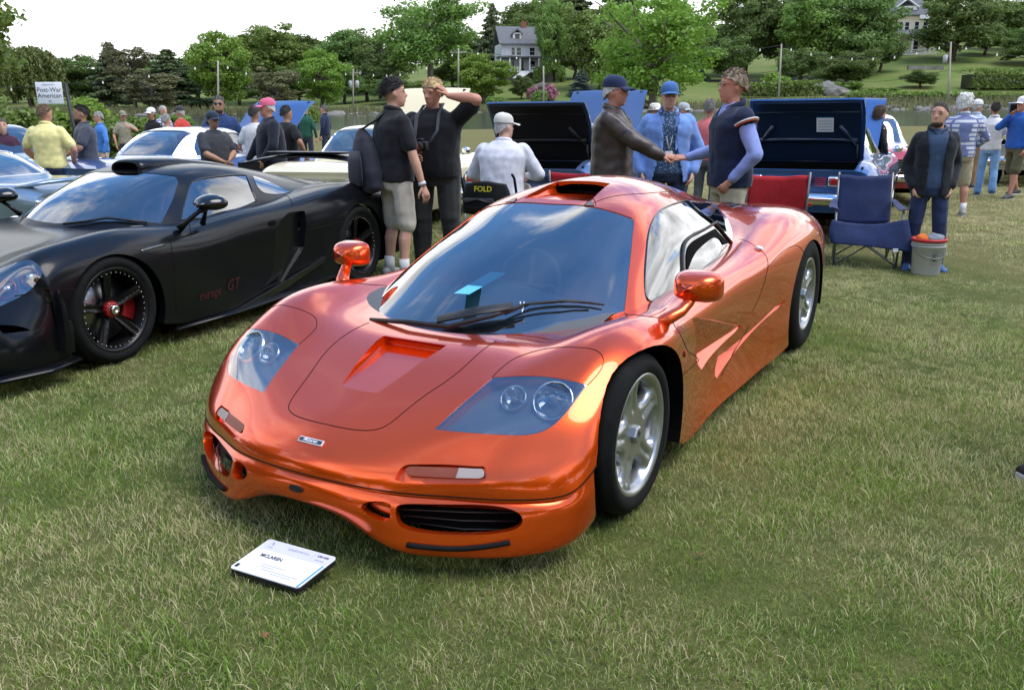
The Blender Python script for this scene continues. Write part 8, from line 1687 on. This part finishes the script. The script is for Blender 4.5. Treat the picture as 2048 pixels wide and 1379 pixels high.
def show_sign():
    d = 16.5; b = at_fwd(152, 237, d); zb = lawn_z(b[0], b[1]); o = empty('show_sign', (b[0], b[1], zb), math.atan2(RGT[1], RGT[0]), 'white square sign reading Post-War American on a dark post', 'sign'); k = d/FPX; top = at_fwd(135, 168, d)[2]-zb
    mb = MB(); mb.tube([(.0, .03, 0), (-.13, .03, top+.02)], .035, 8); mb.build('post', M('black_plastic'), o); cx = -(152-108)*k; cz = at_fwd(108, 186, d)[2]-zb; w, h = 50*k, 40*k
    mb = MB(); mb.box((cx, 0, cz), (w, .02, h), 0, .004); mb.build('panel', M('card_white'), o)
    for t, z, s, m in (('Post-War', .055, .115, 'ink'), ('American', -.05, .115, 'ink'), ('PL', -.155, .06, 'ink'), ('GREENWICH', .145, .04, 'ink_grey')): lettering(t, (cx, -.0125, cz+z), (1, 0, 0), (0, 0, 1), s, M(m), o, 'print')
show_sign()
def walker():
    o = empty('rolling_walker', gz(loc_of(990, 9.05)), FAC+math.radians(165), 'folding walker with black backrest marked FOLD and a black pouch, behind the seated man', 'walker'); m = M('black_plastic')
    # local x points away from the camera
    soft('backrest', [(-.30, -.25, .50), (-.33, 0, .50), (-.30, .25, .50), (-.33, -.25, .68), (-.36, 0, .68), (-.33, .25, .68), (-.34, -.21, .80), (-.37, 0, .83), (-.34, .21, .80)], 3, 3, P('walker_black', (.016, .018, .018), .7, bump=.3, bscale=80), o, thick=.03)
    mb = MB(); mb.box((-.395, .07, .60), (.07, .33, .13), 0, .03); mb.build('pouch', cloth('pouch_black', (.02, .018, .022)), o); mb = MB(); mb.tube([(-.43, -.06, .62), (-.44, .07, .655), (-.43, .20, .62)], .012, 6); mb.build('pouch_handle', m, o)
    for s in (-1, 1):
        for x in (-.26, .28): mb = MB(); mb.tube([(x, s*.28, .09), (x*.6, s*.28, .62)], .014, 8); mb.build('leg', M('tube_grey'), o); mb = MB(); mb.lathe([(.0, -.018), (.085, -.018), (.09, 0), (.085, .018), (0, .018)], 24, 'y', (x, s*.28, .09)); mb.build('castor', M('rubber'), o)
        mb = MB(); mb.tube([(-.16, s*.28, .60), (-.30, s*.28, .86), (-.38, s*.28, .90)], .014, 8); mb.build('handle', M('black_plastic'), o)
    mb = MB(); mb.box((0, 0, .60), (.34, .52, .05), 0, .02); mb.build('seat', m, o)
    lettering('FOLD', (-.40, .02, .755), (0, -1, 0), (.1, 0, 1), .075, P('print_yellow', (.62, .55, .03), .5), o, 'print', bold=.02)
walker()
# ---------------------------------------------------------------- grass blades
def grass():
    m = leaf_mat('grass_blade', (.165, .285, .034), (.31, .41, .075), .45); N, L = m.node_tree.nodes, m.node_tree.links     # fresh blades with straw mixed in by patches
    ge = N.new('ShaderNodeNewGeometry'); oi = N.new('ShaderNodeObjectInfo'); hs = [n for n in N if n.type == 'HUE_SAT'][0]; src = hs.inputs['Color'].links[0].from_socket
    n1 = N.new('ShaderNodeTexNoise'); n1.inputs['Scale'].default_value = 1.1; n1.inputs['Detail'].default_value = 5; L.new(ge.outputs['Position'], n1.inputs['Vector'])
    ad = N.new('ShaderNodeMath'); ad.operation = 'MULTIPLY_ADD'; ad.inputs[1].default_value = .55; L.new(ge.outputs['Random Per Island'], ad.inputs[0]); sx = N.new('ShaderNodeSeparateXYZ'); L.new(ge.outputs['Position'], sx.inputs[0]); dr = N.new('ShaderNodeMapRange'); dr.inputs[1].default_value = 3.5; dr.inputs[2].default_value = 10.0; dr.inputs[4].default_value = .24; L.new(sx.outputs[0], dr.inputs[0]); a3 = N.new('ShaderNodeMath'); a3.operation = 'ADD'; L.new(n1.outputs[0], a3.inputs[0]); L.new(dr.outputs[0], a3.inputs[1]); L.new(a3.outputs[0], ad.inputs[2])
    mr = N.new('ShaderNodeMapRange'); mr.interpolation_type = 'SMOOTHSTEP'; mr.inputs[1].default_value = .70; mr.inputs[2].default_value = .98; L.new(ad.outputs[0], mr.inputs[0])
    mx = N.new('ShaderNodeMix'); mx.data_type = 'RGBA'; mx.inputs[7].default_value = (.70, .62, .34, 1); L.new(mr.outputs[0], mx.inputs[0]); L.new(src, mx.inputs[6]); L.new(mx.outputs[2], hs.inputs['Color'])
    def tuft(seed, n, h, spread, w):
        rng = np.random.default_rng(seed); V = []; F = []
        for k in range(n):
            a = rng.random()*6.283; r = spread*math.sqrt(rng.random()); x, y = r*math.cos(a), r*math.sin(a); b = rng.random()*6.283; L_ = h*(.45+.75*rng.random()); lean = (.25+.9*rng.random())*L_; dx, dy = math.cos(b)*lean, math.sin(b)*lean; ww = w*(.6+.7*rng.random()); c = rng.random()*6.283; px, py = math.cos(c)*ww/2, math.sin(c)*ww/2; z = L_*(.95-.35*rng.random()); i = len(V)
            V += [(x-px, y-py, -.005), (x+px, y+py, -.005), (x+dx*.38+px*.8, y+dy*.38+py*.8, z*.62), (x+dx*.38-px*.8, y+dy*.38-py*.8, z*.62), (x+dx, y+dy, z)]; F += [(i, i+1, i+2, i+3), (i+3, i+2, i+4)]
        me = mesh('tuft', V, F, M('grass_blade'), False); return me
    coll = bpy.data.collections.new('grass_tufts')
    for k in range(6):
        o = bpy.data.objects.new('tuft', tuft(k, 26, .036, .055, .0030)); coll.objects.link(o)
    coll2 = bpy.data.collections.new('grass_tufts_far')
    for k in range(5):
        o = bpy.data.objects.new('tuft_far', tuft(20+k, 34, .045, .16, .007)); coll2.objects.link(o)
    def field(name, d0, d1, l0, l1, dens, col, label, seed, nd=40, nl=40):
        V = []; F = []
        for d in np.linspace(d0, d1, nd):
            for l in np.linspace(0, 1, nl):
                w0 = l0(d); w1 = l1(d); p = CAM+FWD*d+RGT*(w0+(w1-w0)*l); V.append((p[0], p[1], lawn_z(p[0], p[1])+.001))
        F = [(i*nl+j, i*nl+j+1, (i+1)*nl+j+1, (i+1)*nl+j) for i in range(nd-1) for j in range(nl-1)]; o = obj(name, mesh(name, V, F, M('lawn_ground')), None, label, 'grass', kind='stuff')
        ng = bpy.data.node_groups.new(name, 'GeometryNodeTree'); ng.interface.new_socket('Geometry', in_out='INPUT', socket_type='NodeSocketGeometry'); ng.interface.new_socket('Geometry', in_out='OUTPUT', socket_type='NodeSocketGeometry'); N, L = ng.nodes, ng.links
        gi = N.new('NodeGroupInput'); go = N.new('NodeGroupOutput'); dp = N.new('GeometryNodeDistributePointsOnFaces'); dp.inputs['Density'].default_value = dens; dp.inputs['Seed'].default_value = seed
        ci = N.new('GeometryNodeCollectionInfo'); ci.inputs[0].default_value = col; ci.inputs['Separate Children'].default_value = True; ci.inputs['Reset Children'].default_value = True; ip = N.new('GeometryNodeInstanceOnPoints'); ip.inputs['Pick Instance'].default_value = True
        rv = N.new('FunctionNodeRandomValue'); rv.data_type = 'FLOAT_VECTOR'; rv.inputs[0].default_value = (-.12, -.12, 0); rv.inputs[1].default_value = (.12, .12, 6.283); rs = N.new('FunctionNodeRandomValue'); rs.data_type = 'FLOAT'; rs.inputs[2].default_value = .6; rs.inputs[3].default_value = 1.25
        # patchy height
        nz = N.new('ShaderNodeTexNoise'); nz.inputs['Scale'].default_value = 1.6; nz.inputs['Detail'].default_value = 4; mu = N.new('ShaderNodeMath'); mu.operation = 'MULTIPLY'; ad = N.new('ShaderNodeMath'); ad.operation = 'ADD'; ad.inputs[1].default_value = .0; nr = N.new('ShaderNodeMapRange'); nr.inputs[1].default_value = .32; nr.inputs[2].default_value = .68; nr.inputs[3].default_value = .5; nr.inputs[4].default_value = 1.2; L.new(nz.outputs[0], nr.inputs[0]); L.new(nr.outputs[0], ad.inputs[0]); L.new(ad.outputs[0], mu.inputs[0]); L.new(rs.outputs[1], mu.inputs[1])
        L.new(gi.outputs[0], dp.inputs[0]); L.new(dp.outputs[0], ip.inputs[0]); L.new(ci.outputs[0], ip.inputs['Instance']); L.new(rv.outputs[0], ip.inputs['Rotation']); L.new(mu.outputs[0], ip.inputs['Scale']); L.new(ip.outputs[0], go.inputs[0]); m = o.modifiers.new('grass', 'NODES'); m.node_group = ng; return o
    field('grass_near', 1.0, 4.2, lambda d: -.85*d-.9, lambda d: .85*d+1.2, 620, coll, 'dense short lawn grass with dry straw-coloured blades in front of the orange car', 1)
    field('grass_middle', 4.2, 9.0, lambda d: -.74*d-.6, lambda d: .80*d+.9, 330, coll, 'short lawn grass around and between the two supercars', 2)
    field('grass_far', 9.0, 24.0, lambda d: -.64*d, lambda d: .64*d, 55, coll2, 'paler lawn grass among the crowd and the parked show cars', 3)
grass()
P('dry_leaf', (.20, .085, .035), .8, var=.3, vscale=60)
for px, py, s, lab in ((1402, 1108, .016, 'small reddish brown fallen leaf on the grass right of the orange nose'), (528, 1268, .018, 'brown fallen leaf on the grass below the display card'), (1512, 716, .03, 'dry fallen leaf on the grass beside the rear wheel of the orange car')):
    p = on_ground(px, py, .02); V = []; n = 12
    for k in range(n): a = 2*math.pi*k/n; r = s*(1 if k % 2 else .62)*(1.3 if k == 0 else 1); V.append((r*math.cos(a), r*.7*math.sin(a), .25*r*math.cos(2*a)))
    F = [(i, (i+1) % n, n) for i in range(n)]; V.append((0, 0, .004)); o = obj('fallen_leaf', mesh('fallen_leaf', V, F, M('dry_leaf')), None, lab, 'leaf', loc=tuple(p), rot=(.35, .25, RND.random()*6))
bpy.data.scenes.remove(TMP)
